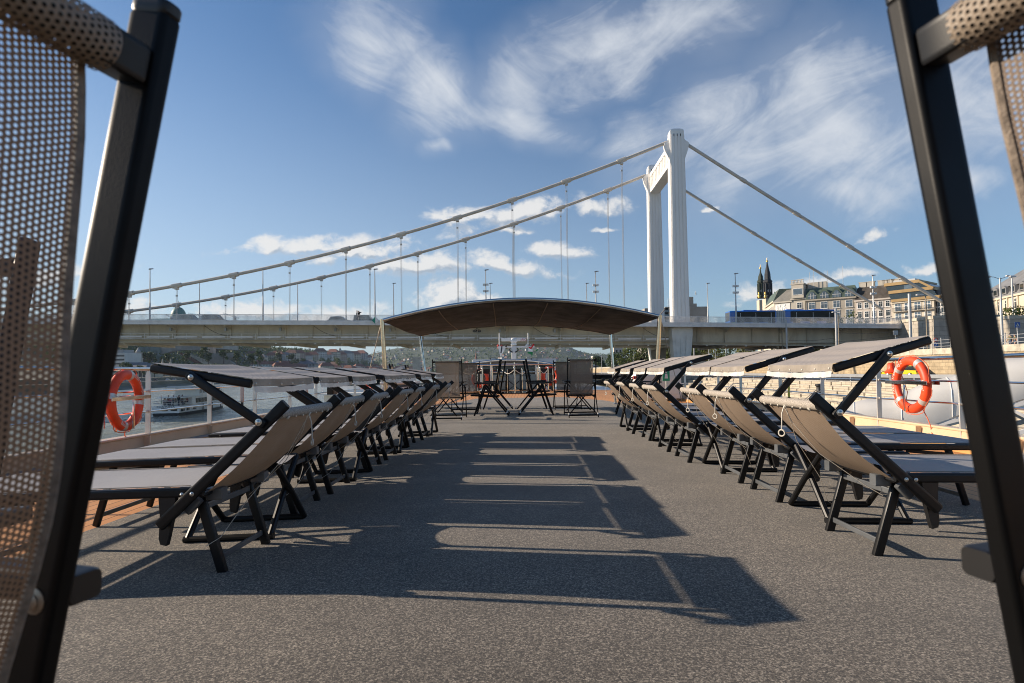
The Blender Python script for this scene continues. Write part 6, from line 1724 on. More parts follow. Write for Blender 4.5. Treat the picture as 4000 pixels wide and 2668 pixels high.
# ------------------------------------------------------------------ people: one skinned surface each
SKIN = mat('light_skin', (0.50, 0.29, 0.20), 0.55, 0, 0.1, 20)
def person(label, loc, rz, joints, edges, mats, pick, hair=None, group=None, scale=1.0, extras=None):
    me = bpy.data.meshes.new('person')
    names = list(joints)
    me.from_pydata([joints[n][0] for n in names], [(names.index(a), names.index(b)) for a, b in edges], [])
    ob = bpy.data.objects.new('person', me); COL.objects.link(ob)
    sk = ob.modifiers.new('skin', 'SKIN'); sk.use_smooth_shade = True
    sd = ob.modifiers.new('sub', 'SUBSURF'); sd.levels = 1; sd.render_levels = 1
    for i, n in enumerate(names):
        r = joints[n][1]; me.skin_vertices[0].data[i].radius = (r, r) if not isinstance(r, tuple) else r
    me.skin_vertices[0].data[names.index('pelvis')].use_root = True
    dg = bpy.context.evaluated_depsgraph_get()
    nm = bpy.data.meshes.new_from_object(ob.evaluated_get(dg))
    bpy.data.objects.remove(ob); bpy.data.meshes.remove(me)
    nm.name = 'person'; nm.materials.clear()
    for m_ in mats: nm.materials.append(m_)
    J = [(n, Vector(joints[n][0])) for n in names]
    for p_ in nm.polygons:
        c = p_.center
        n = min(J, key=lambda q: (q[1] - c).length)[0]
        p_.material_index = pick(n); p_.use_smooth = True
    o = bpy.data.objects.new('person', nm); COL.objects.link(o)
    o.location = loc; o.rotation_euler = (0, 0, rz); o.scale = (scale,) * 3
    tag(o, label, 'person', group)
    h = joints['head'][0]
    m = MB(); m.sphere((h[0] - 0.015, h[1], h[2] + 0.045), (0.112, 0.098, 0.105), 10, 7)
    if extras == 'long': m.sphere((h[0] - 0.07, h[1], h[2] - 0.06), (0.06, 0.08, 0.15), 8, 6)
    m.build('hair', hair or M['bark'], o)
    f = MB(); f.sphere((h[0] + 0.115, h[1], h[2] - 0.02), (0.022, 0.014, 0.022), 6, 4)
    f.build('nose', mats[0], o)
    return o
BODY = [('pelvis', 'waist'), ('waist', 'chest'), ('chest', 'neck'), ('neck', 'head'), ('head', 'crown')] + [e for s in 'LR' for e in (('pelvis', 'hip' + s), ('hip' + s, 'knee' + s), ('knee' + s, 'ankle' + s), ('ankle' + s, 'toe' + s), ('chest', 'sh' + s), ('sh' + s, 'elbow' + s), ('elbow' + s, 'wrist' + s), ('wrist' + s, 'hand' + s))]
def standing(stride=0.12, arm=0.1, raise_r=None):
    j = {'pelvis': ((0, 0, 0.93), 0.13), 'waist': ((0, 0, 1.10), 0.125), 'chest': ((0.01, 0, 1.36), 0.15), 'neck': ((0.02, 0, 1.51), 0.055), 'head': ((0.04, 0, 1.63), 0.095), 'crown': ((0.035, 0, 1.71), 0.075)}
    for s, y, k in (('L', 0.1, 1), ('R', -0.1, -1)):
        j['hip' + s] = ((0, y, 0.88), 0.095); j['knee' + s] = ((0.03 + stride * 0.5 * k, y, 0.48), 0.065); j['ankle' + s] = ((stride * k - 0.03, y, 0.08), 0.045); j['toe' + s] = ((stride * k + 0.15, y * 1.1, 0.035), 0.04)
        j['sh' + s] = ((0, y * 1.95, 1.43), 0.062); j['elbow' + s] = ((-0.03 - arm * k, y * 2.35, 1.14), 0.045); j['wrist' + s] = ((0.08 - arm * 1.5 * k, y * 2.4, 0.90), 0.034); j['hand' + s] = ((0.11 - arm * 1.6 * k, y * 2.35, 0.80), 0.036)
    if raise_r:
        j['elbowR'] = ((0.24, -0.24, 1.28), 0.045); j['wristR'] = ((0.34, -0.14, 1.50), 0.034); j['handR'] = ((0.40, -0.10, 1.57), 0.036)
    return j
def seated(lean=0.05, reach=0.35):
    j = {'pelvis': ((0, 0, 0.12), 0.135), 'waist': ((0.02, 0, 0.29), 0.125), 'chest': ((0.05 + lean, 0, 0.53), 0.145), 'neck': ((0.08 + lean * 1.4, 0, 0.68), 0.055), 'head': ((0.12 + lean * 1.7, 0, 0.80), 0.095), 'crown': ((0.12 + lean * 1.7, 0, 0.88), 0.075)}
    for s, y in (('L', 0.1), ('R', -0.1)):
        j['hip' + s] = ((0.06, y, 0.11), 0.1); j['knee' + s] = ((0.48, y * 1.2, 0.16), 0.068); j['ankle' + s] = ((0.48 + reach * 0.4, y * 1.1, -0.26), 0.046); j['toe' + s] = ((0.62 + reach * 0.4, y * 1.2, -0.30), 0.04)
        j['sh' + s] = ((0.05 + lean, y * 1.95, 0.60), 0.062); j['elbow' + s] = ((0.16 + lean, y * 2.3, 0.34), 0.045); j['wrist' + s] = ((0.38 + lean, y * 1.6, 0.27), 0.034); j['hand' + s] = ((0.46 + lean, y * 1.2, 0.26), 0.036)
    return j
def cl_pick(top_skin_arms=False, shorts=False):
    def f(n):
        if n in ('neck', 'head', 'crown') or n.startswith(('wrist', 'hand')): return 0
        if n.startswith('elbow'): return 0 if top_skin_arms else 1
        if n in ('waist', 'chest') or n.startswith('sh'): return 1
        if n.startswith('toe'): return 3
        if n.startswith(('knee', 'ankle')): return 0 if shorts else 2
        return 2
    return f
def fabric_m(n, c): return cloth(n, c, 0.05, 0.8, 30, 0.15)
FC = {'black': fabric_m('black_clothing', (0.015, 0.015, 0.018)), 'grey': fabric_m('grey_clothing', (0.30, 0.30, 0.31)), 'navy': fabric_m('navy_trousers', (0.025, 0.035, 0.075)), 'peach': fabric_m('peach_top', (0.60, 0.33, 0.26)),
      'white': fabric_m('white_clothing', (0.62, 0.60, 0.57)), 'olive': fabric_m('olive_shirt', (0.13, 0.13, 0.08)), 'jeans': fabric_m('blue_jeans', (0.05, 0.08, 0.15)), 'pink': fabric_m('pink_clothing', (0.55, 0.20, 0.22)), 'shoe': fabric_m('dark_shoes', (0.02, 0.02, 0.02)),
      'brownhair': mat('brown_hair', (0.06, 0.035, 0.02), 0.6), 'fair': mat('fair_hair', (0.22, 0.12, 0.05), 0.6), 'blackhair': mat('black_hair', (0.012, 0.01, 0.01), 0.5)}
def four(top, legs): return [SKIN, FC[top], FC[legs], FC['shoe']]
def people():
    o = OF + 0.6
    for (lab, px, rz, j) in (('person in black on the bridge raising a camera, left of the two', 1394, 0.2, standing(0.14, 0.05, True)), ('person in black standing on the bridge, right of the two', 1402, 2.6, standing(0.05, 0.03))):
        p_ = at(px, 1245, BY + o + (0.5 if px > 1400 else 0))
        person(lab, (p_.x, p_.y, HD(p_.x - BX)), rz, j, BODY, four('black', 'black'), cl_pick(), FC['blackhair'], scale=1.06)
    t = thing('camera_tripod', 'dark camera on a thin tripod beside the two people on the bridge', 'tripod')
    p_ = at(1405, 1245, BY + o - 0.3); z = HD(p_.x - BX)
    for a in range(3):
        m = MB(); m.beam((p_.x, p_.y, z + 1.35), (p_.x + 0.35 * math.cos(a * 2.1), p_.y + 0.35 * math.sin(a * 2.1), z), 0.05, 0.05); m.build('leg', M['plastic'], t)
    m = MB(); m.beam((p_.x - 0.12, p_.y, z + 1.5), (p_.x + 0.28, p_.y, z + 1.52), 0.16, 0.16); m.build('camera_body', M['plastic'], t)
people()

# ------------------------------------------------------------------ right bank: quay steps, lower road, wall, upper road
RH, UH, XW = -0.5, 2.55, 49.0         # lower road level, upper road level, wall line
def XE(y): return 31.0 - 0.03 * y
def right_bank():
    m = MB(); ys = list(range(-60, 440, 20))
    vs = []
    for y in ys: vs += [(XE(y), y, RH), (XW + 0.2, y, RH)]
    m.add(vs, [(2 * i, 2 * i + 1, 2 * i + 3, 2 * i + 2) for i in range(len(ys) - 1)])
    tag(m.build('lower_quay_road', M['asphalt'], smooth=0), kind='structure')
    m = MB()
    for y0 in range(-40, 300, 6):
        x = (XE(y0) + XW) / 2 + 3; m.add([(x - 0.07, y0, RH + 0.004), (x + 0.07, y0, RH + 0.004), (x + 0.07, y0 + 3, RH + 0.004), (x - 0.07, y0 + 3, RH + 0.004)], [(0, 1, 2, 3)])
    tag(m.build('road_markings', M['white'], smooth=0), kind='structure')
    m = MB(); m.add([(XW + 0.7, -60, UH), (400, -60, UH), (400, 600, UH), (XW + 0.7, 600, UH)], [(0, 1, 2, 3)])
    tag(m.build('upper_quay_road', mat('paved_upper_road', (0.16, 0.15, 0.14), 0.85, 0, 0.2, 0.4), smooth=0), kind='structure')
    m = MB(); m.add([(16, 440, -0.4), (400, 600, 2.5), (1200, 3500, 4), (60, 3500, -4), (10, 900, -4)], [(0, 1, 2, 3, 4)])
    tag(m.build('far_right_bank', mat('right_bank_ground', (0.10, 0.11, 0.06), 0.9, 0, 0.3, 0.05), smooth=0), kind='structure')
    t = thing('quay_wall', 'sunlit yellowish stone retaining wall with pale coping along the lower quay road', 'wall')
    m = MB(); m.span((XW, -60, RH - 1), (XW + 0.9, 420, 2.25)); m.build('masonry', M['rubble'], t, 0)
    m = MB()
    y = -60
    while y < 420:
        m.span((XW - 0.12, y, 2.25), (XW + 1.0, y + 3.96, 2.95)); y += 4
    m.build('coping', M['coping'], t, 0)
    m = MB()
    rnd = random.Random(5)
    t = thing('quay_steps', 'pale limestone steps going down from the quay road to the river', 'steps')
    n = 15
    for k in range(n):
        y = 18.0
        while y < 95:
            L = rnd.uniform(1.1, 2.6); x1 = XE(y) - 0.85 * k; z1 = RH + 0.03 - 0.37 * k + rnd.uniform(-0.025, 0.025)
            m.span((x1 - 0.85 + rnd.uniform(-0.05, 0.03), y, z1 - 0.75), (x1 + 0.1, y + L - 0.03, z1)); y += L
    m.build('stone_blocks', M['limestone'], t, 0)
    m = MB(); m.loft([[V(XE(y) + 0.1, y, RH + 0.12), V(XE(y) + 0.1, y, -7), V(XE(y) - 14, y, -7), V(XE(y) - 13.6, y, -6.3)] for y in (17.5, 96)]); m.build('core', M['coping'], t, 0)
    # crash barrier
    t = thing('guard_rail', 'low grey metal guard rail along the edge of the lower quay road', 'guard rail')
    m = MB(); m.loft([[V(XE(y) + 1.3, y, RH + z) for z in (0.45, 0.52, 0.72)] + [V(XE(y) + 1.36, y, RH + z) for z in (0.74, 0.5, 0.43)] for y in (10, 200)]); m.build('rail', M['pole'], t, 0)
    for k in range(34):
        y = 20 + 4.2 * k; m = MB(); m.span((XE(y) + 1.37, y, RH), (XE(y) + 1.5, y + 0.14, RH + 0.7)); m.build('post', M['pole'], t, 0)
    # iron fence on the wall
    t = thing('iron_fence', 'grey iron fence on top of the quay wall', 'fence')
    for z in (0.25, 0.62, 1.0):
        m = MB(); m.tube([(XW + 0.6, 48, 2.95 + z), (XW + 0.6, 86, 2.95 + z)], 0.03, 6); m.build('rail', M['pole'], t)
    for k in range(26):
        y = 48 + 1.5 * k; m = MB(); m.tube([(XW + 0.6, y, 2.9), (XW + 0.6, y, 4.1)], 0.05, 6); m.sphere((XW + 0.6, y, 4.15), 0.075, 6, 4); m.build('post', M['pole'], t)
    t = thing('mooring_bollard', 'black iron mooring bollard on the limestone steps', 'bollard', (at(3202, 1525, 47).x, 47, at(3202, 1533, 47).z))
    m = MB(); m.lathe((0, 0, -0.3), [(0.32, 0), (0.26, 0.1), (0.24, 0.75), (0.34, 0.85), (0.34, 0.98), (0, 1.02)], 12); m.build('post', M['plastic'], t)
    m = MB(); m.tube([(-0.3, 0, 0.2), (-2.4, -1.5, -0.8), (-5.5, -5, -2.2)], 0.035, 5); m.tube([(0.3, 0, 0.3), (-2.4, -2.5, -0.5), (-5.5, -9, -2.4)], 0.035, 5); m.build('mooring_rope', M['cord'], t)
    t = thing('hand_rail', 'grey hand rail running down the quay steps behind the seated man', 'hand rail')
    for d in (0, 1.0):
        a_ = at(2905, 1497, 62 + d); b_ = at(2835, 1530, 60 + d)
        m = MB(); m.tube([a_, a_ - V(1.2, 0, 0.05), b_], 0.05, 6); m.tube([a_, a_ - V(0, 0, 1)], 0.04, 6); m.tube([b_, b_ - V(0, 0, 1)], 0.04, 6); m.build('bar', M['pole'], t)
    # hand-built abutments
    for (lab, px, X2, y0, zt) in (('pale stone abutment at the landward end of the bridge', 3648, 74.0, 88.0, 8.7), ('pale stone wall with clipped hedge behind the right chair post', 3945, 120.0, 84.0, 8.2)):
        t = thing('stone_abutment', lab, 'abutment')
        x0 = at(px, 1300, y0).x
        m = MB(); m.span((x0, y0, 2.3), (X2, y0 + 34, zt - 0.5)); m.build('masonry', M['abut'], t, 0)
        m = MB(); m.span((x0 - 0.15, y0 - 0.15, zt - 0.5), (X2 + 0.1, y0 + 34.1, zt)); m.build('coping', M['coping'], t, 0)
        if X2 > 100:
            h = MB(); rnd = random.Random(7)
            for k in range(16): leafcloud(h, (x0 + 1.8 + 1.9 * k, y0 + 1.6, zt + 0.65 + 0.25 * math.sin(k * 2)), (1.5, 0.9, 0.9), 130, 0.22, rnd)
            o = h.build('hedge', M['leaf_sun'], None, 0); tag(o, 'bright green clipped hedge on top of the stone wall at far right', 'hedge')
    t = thing('stone_abutment', 'stone wall between the bridge end and the right chair post, in shade', 'abutment')
    x0 = at(3700, 1300, 96).x; m = MB(); m.span((x0 + 3.2, 95, 2.3), (x0 + 22, 119, 8.0)); m.build('masonry', M['abut'], t, 0)
    m = MB(); m.span((x0 + 3.1, 94.9, 8.0), (x0 + 22, 119, 8.35)); m.build('coping', M['coping'], t, 0)
right_bank()

def poles():
    def pole(name, label, px, ytop, Y, base, r0, r1, group=None, arm=None, cat='pole', mm=None):
        p_ = at(px, ytop, Y); X = at(px, 1400, Y).x
        t = thing(name, label, cat, (X, Y, base), group=group)
        H = p_.z - base
        m = MB(); m.tube([(0, 0, 0), (0, 0, H * 0.3), (0, 0, H)], [r0, r0 * 0.95, r1], 10); m.lathe((0, 0, 0), [(r0 * 1.8, 0), (r0 * 1.8, 0.12), (r0, 0.3), (r0 * 0.9, 0.32)], 10); m.build('pole', mm or M['pole'], t)
        if arm:
            for (dx, w) in arm:
                m = MB(); m.tube([(0, 0, H - 0.15), (dx * 0.5, 0, H + 0.1), (dx, 0, H + 0.12)], 0.035, 6); m.build('arm', M['pole'], t)
                m = MB(); m.loft([[V(dx * q - w * 0.5 * sq, -0.16 * sq, H + 0.1 + zz), V(dx * q + w * 0.5 * sq, -0.16 * sq, H + 0.1 + zz), V(dx * q + w * 0.5 * sq, 0.16 * sq, H + 0.1 + zz), V(dx * q - w * 0.5 * sq, 0.16 * sq, H + 0.1 + zz)] for (q, zz, sq) in ((1, -0.05, 0.9), (1, 0.06, 1.0), (1, 0.14, 0.6))]); m.build('lamp_head', M['rail_grey'], t, 30)
        return t, H
    pole('tram_pole', 'thick grey tram pole in front of the bridge, standing right of the bus', 3270, 1205, 90, UH, 0.19, 0.17, 'tram poles on the upper quay road')
    pole('street_lamp', 'thin brown lamp pole touching the thick tram pole right of the bus', 3279, 1222, 88, UH, 0.085, 0.06, 'street lamps on the upper quay road', [(-0.55, 0.8)], 'street lamp', mat('brown_pole_paint', (0.27, 0.22, 0.16), 0.6))
    pole('tram_pole', 'thick grey tram pole near the landward end of the bridge', 3560, 1147, 75, UH, 0.19, 0.17, 'tram poles on the upper quay road')
    pole('street_lamp', 'brownish street lamp with flat head beside the stone abutment', 3624, 1155, 73, UH, 0.085, 0.06, 'street lamps on the upper quay road', [(-0.75, 0.9)], 'street lamp', bpy.data.materials['brown_pole_paint'])
    pole('street_lamp', 'tall grey street lamp with two opposite arms at far right', 3918, 1085, 64, UH, 0.15, 0.07, 'street lamps on the upper quay road', [(-1.4, 0.7), (1.4, 0.7)], 'street lamp')
    pole('traffic_camera_pole', 'grey pole with a small box standing on the hedge terrace at far right', 3964, 1080, 90, 8.2, 0.13, 0.09, None, [(-0.6, 0.6)])
    pole('street_lamp', 'small brown lamp pole in front of the bridge girder, left of the bus', 3057, 1262, 96, UH, 0.08, 0.06, 'street lamps on the upper quay road', [(-0.6, 0.8)], 'street lamp', bpy.data.materials['brown_pole_paint'])
    pole('tram_pole', 'grey tram pole in front of the bridge girder, under the rear of the bus', 3075, 1250, 94, UH, 0.16, 0.14, 'tram poles on the upper quay road')
    for i, (px, yt, Y) in enumerate(((2712, 1352, 135), (2769, 1354, 150), (2837, 1352, 160), (2795, 1358, 170), (2980, 1350, 150), (2598, 1362, 180), (2475, 1372, 190), (2350, 1390, 260))):
        pole('far_pole', ('thick grey pole among the trees under the bridge, right of the white pier foot', 'grey pole under the bridge before a yellow-green tree', 'tall grey pole under the bridge near the second canopy', 'slim pole with a box under the bridge', 'slim pole under the bridge left of the dark trees', 'thin green pole between the two white pier feet', 'lamp pole in front of the green trees left of the pier', 'thin pole far along the quay, left of the trees')[i], px, yt, Y, RH if px < 2900 else UH, 0.22 if i in (0, 2) else 0.13, 0.14 if i in (0, 2) else 0.1, 'poles under and beyond the bridge')
    def sign(label, px, py, Y, w, h, fn, base=UH, postc=None):
        c = at(px, py, Y); t = thing('road_sign', label, 'road sign', (c.x, Y, c.z))
        m = MB(); m.tube([(0, 0.05, base - c.z), (0, 0.05, h / 2)], 0.04, 8); m.build('post', M['pole'], t)
        fn(t, w, h); return t
    blue = mat('sign_blue', (0.02, 0.10, 0.38), 0.45)
    def pedestrian(t, w, h):
        m = MB(); m.beam((0, -0.02, -h / 2), (0, -0.02, h / 2), w, 0.03, up=(0, 1, 0), r=0.01); m.build('plate', blue, t)
        m = MB(); m.prism([(-w * 0.36, -0.04, -h * 0.3), (w * 0.36, -0.04, -h * 0.3), (0, -0.04, h * 0.36)], (0, -0.004, 0)); m.build('triangle', M['white'], t, 0)
        m = MB()
        m.prism([(-0.03, -0.046, 0.02), (0.05, -0.046, 0.02), (0.03, -0.046, -0.08), (0.10, -0.046, -0.2), (0.05, -0.046, -0.2), (0, -0.046, -0.1), (-0.08, -0.046, -0.2), (-0.13, -0.046, -0.2), (-0.03, -0.046, -0.06)], (0, -0.004, 0)); m.disc((0.01, -0.046, 0.075), (0, -1, 0), 0.035, 0.004, 10); m.build('walking_figure', M['letter_dark'], t, 0)
    sign('blue square pedestrian crossing sign at far right', 3974, 1269, 66, 0.62, 0.62, pedestrian)
    def noentry(t, w, h):
        m = MB(); m.torus((0, -0.03, 0.1), (0, 1, 0), 0.24, 0.05, 20, 6); m.build('red_ring', M['letter_red'], t)
        m = MB(); m.disc((0, -0.02, 0.1), (0, -1, 0), 0.22, 0.012, 20); m.build('white_disc', M['white'], t, 0)
        m = MB(); m.beam((0, -0.02, -0.78), (0, -0.02, -0.24), 0.5, 0.03, up=(0, 1, 0), r=0.01); m.build('blue_plate', blue, t)
        m = MB(); m.prism([(-0.15, -0.04, -0.7), (-0.05, -0.04, -0.7), (0.15, -0.04, -0.35), (0.05, -0.04, -0.35)], (0, -0.004, 0)); m.build('stroke', M['white'], t, 0)
    sign('round red rimmed sign over a blue plate by the iron fence', 3655, 1331, 71, 0.5, 0.5, noentry)
    def back(t, w, h):
        m = MB(); m.beam((0, -0.02, -h / 2), (0, -0.02, h / 2), w, 0.03, up=(0, 1, 0), r=0.01); m.build('plate', M['pole'], t)
        m = MB(); m.disc((0.15, -0.02, -0.95), (0, -1, 0), 0.3, 0.02, 16); m.build('round_plate', M['pole'], t)
    sign('grey back of a rectangular road sign before the bridge end', 3498, 1300, 77, 0.66, 0.6, back)
    # tram wires
    t = thing('tram_wires', 'thin tram wires strung under the bridge between the grey poles', 'wires')
    for (a_, b_) in ((at(3555, 1290, 75), at(3276, 1300, 90)), (at(3555, 1305, 75), at(3080, 1345, 94)), (at(3276, 1318, 90), at(3080, 1330, 94)), (at(3276, 1340, 90), at(2715, 1356, 135))):
        m = MB(); m.tube([a_.lerp(b_, i / 8) - V(0, 0, 0.25 * math.sin(PI * i / 8)) for i in range(9)], 0.022, 5); m.build('wire', M['plastic'], t)
poles()

def bank_trees():
    rnd = random.Random(77)
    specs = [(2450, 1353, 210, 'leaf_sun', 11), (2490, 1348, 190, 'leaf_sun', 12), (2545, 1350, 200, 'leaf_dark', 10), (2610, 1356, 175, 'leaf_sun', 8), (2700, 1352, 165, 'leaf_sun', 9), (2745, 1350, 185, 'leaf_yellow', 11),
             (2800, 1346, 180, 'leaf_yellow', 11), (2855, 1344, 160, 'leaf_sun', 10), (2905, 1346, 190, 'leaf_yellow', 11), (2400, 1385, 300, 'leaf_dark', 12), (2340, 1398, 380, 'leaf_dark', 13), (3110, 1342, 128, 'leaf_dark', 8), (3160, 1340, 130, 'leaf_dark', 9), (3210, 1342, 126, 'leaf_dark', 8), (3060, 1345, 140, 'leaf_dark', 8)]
    labs = ['bright sunlit tree at the left end of the row under the bridge', 'tall sunlit green tree left of the rear white pier foot', 'darker tree just left of the rear white pier foot', 'green tree between the two white pier feet', 'sunlit tree right of the front white pier foot', 'yellow-green tree right of the front white pier foot', 'yellowish tree with pale branches under the bridge', 'green tree above the fourth quay-side canopy', 'yellow-green tree above the third quay-side canopy', 'dark tree far along the quay by the pale building', 'dark distant tree left of the awning rear post', 'dark tree in bridge shade left of the nearest canopy', 'dense dark tree in bridge shade above the nearest canopy', 'dark tree in bridge shade right above the nearest canopy', 'small dark tree in bridge shade left of the tram pole']
    for (px, yt, Y, lm, w), lab in zip(specs, labs):
        top = at(px, yt, Y); base = -1.0 if px < 2950 else UH
        if Y > 250: base = -1
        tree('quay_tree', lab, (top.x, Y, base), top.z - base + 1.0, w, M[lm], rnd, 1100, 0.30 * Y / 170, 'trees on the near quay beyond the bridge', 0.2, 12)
    for (px, yt, Y, w, lab) in ((3275, 1238, 140, 6, 'green shrub behind the bridge railing right of the bus'), (3352, 1222, 140, 8, 'green tree behind the bridge railing in front of the beige house'), (3395, 1250, 141, 6, 'low green shrub behind the bridge railing under the backstay')):
        top = at(px, yt, Y); tree('street_tree', lab, (top.x, Y, UH), top.z - UH + 0.6, w, M['leaf_sun'], rnd, 700, 0.26, 'trees behind the bridge railing', 0.3, 9)
bank_trees()

# ------------------------------------------------------------------ buildings on the near bank
def facade(name, label, pxa, ya, pxb, yb, eave, ridge, wall, roofm, rows, depth=16, mansard=0.35, cornice=True, frame='white', glass='glass', base=UH):
    a_ = at(pxa, eave, ya); b_ = at(pxb, eave, yb)
    d = Vector((b_.x - a_.x, b_.y - a_.y, 0)); W = d.length
    ang = math.atan2(d.y, d.x)
    t = thing(name, label, 'building', (a_.x, a_.y, base), ang)
    H = (a_.z + b_.z) / 2 - base
    R = (at(pxa, ridge, ya).z + at(pxb, ridge, yb).z) / 2 - base
    m = MB(); m.span((0, 0, 0), (W, depth, H)); m.build('wall', wall, t, 0)
    if roofm is not None:
        q = mansard * (R - H) + 0.3
        m = MB(); m.loft([[V(-0.25, -0.25, H + 0.01), V(W + 0.25, -0.25, H + 0.01), V(W + 0.25, depth, H + 0.01), V(-0.25, depth, H + 0.01)], [V(0.05, q, R), V(W - 0.05, q, R), V(W - 0.05, depth - q, R), V(0.05, depth - q, R)]]); m.build('roof', roofm, t, 0)
    if cornice:
        m = MB(); m.span((-0.3, -0.45, H - 0.45), (W + 0.3, -0.003, H)); m.build('cornice', wall, t, 0)
    k = (ya + yb) / 2 / 2222.0
    for (yc, n, w, h, x0, x1, bal) in rows:
        z = at((pxa + pxb) / 2, yc, (ya + yb) / 2).z - base
        for i in range(n):
            x = W * (x0 + (x1 - x0) * ((i + 0.5) / n))
            f = MB(); f.span((x - w / 2 - 0.14, -0.10, z - h / 2 - 0.14), (x + w / 2 + 0.14, 0.02, z + h / 2 + 0.14)); f.span((x - w / 2 - 0.25, -0.22, z - h / 2 - 0.26), (x + w / 2 + 0.25, 0.0, z - h / 2 - 0.141)); fo = f.build('window', M[frame], t, 0)
            p_ = MB()
            for (sx0, sx1) in ((-0.5, -0.04), (0.04, 0.5)):
                for (sz0, sz1) in ((-0.5, 0.16), (0.22, 0.5)):
                    p_.span((x + w * sx0, -0.125, z + h * sz0), (x + w * sx1, -0.101, z + h * sz1))
            p_.build('pane', M[glass], fo, 0)
            if bal:
                b = MB(); b.span((x - w * 0.9, -1.0, z - h / 2 - 0.25), (x + w * 0.9, -0.01, z - h / 2 - 0.12)); bo = b.build('balcony', wall, t, 0)
                b = MB()
                for j in range(12):
                    xx = x - w * 0.88 + w * 1.76 * j / 11; b.span((xx - 0.03, -0.98, z - h / 2 - 0.12), (xx + 0.03, -0.93, z - h / 2 + 0.85))
                b.span((x - w * 0.9, -1.0, z - h / 2 + 0.85), (x + w * 0.9, -0.91, z - h / 2 + 0.93)); b.build('balcony_rail', M['plastic'], bo, 0)
    return t, W, H, R, depth

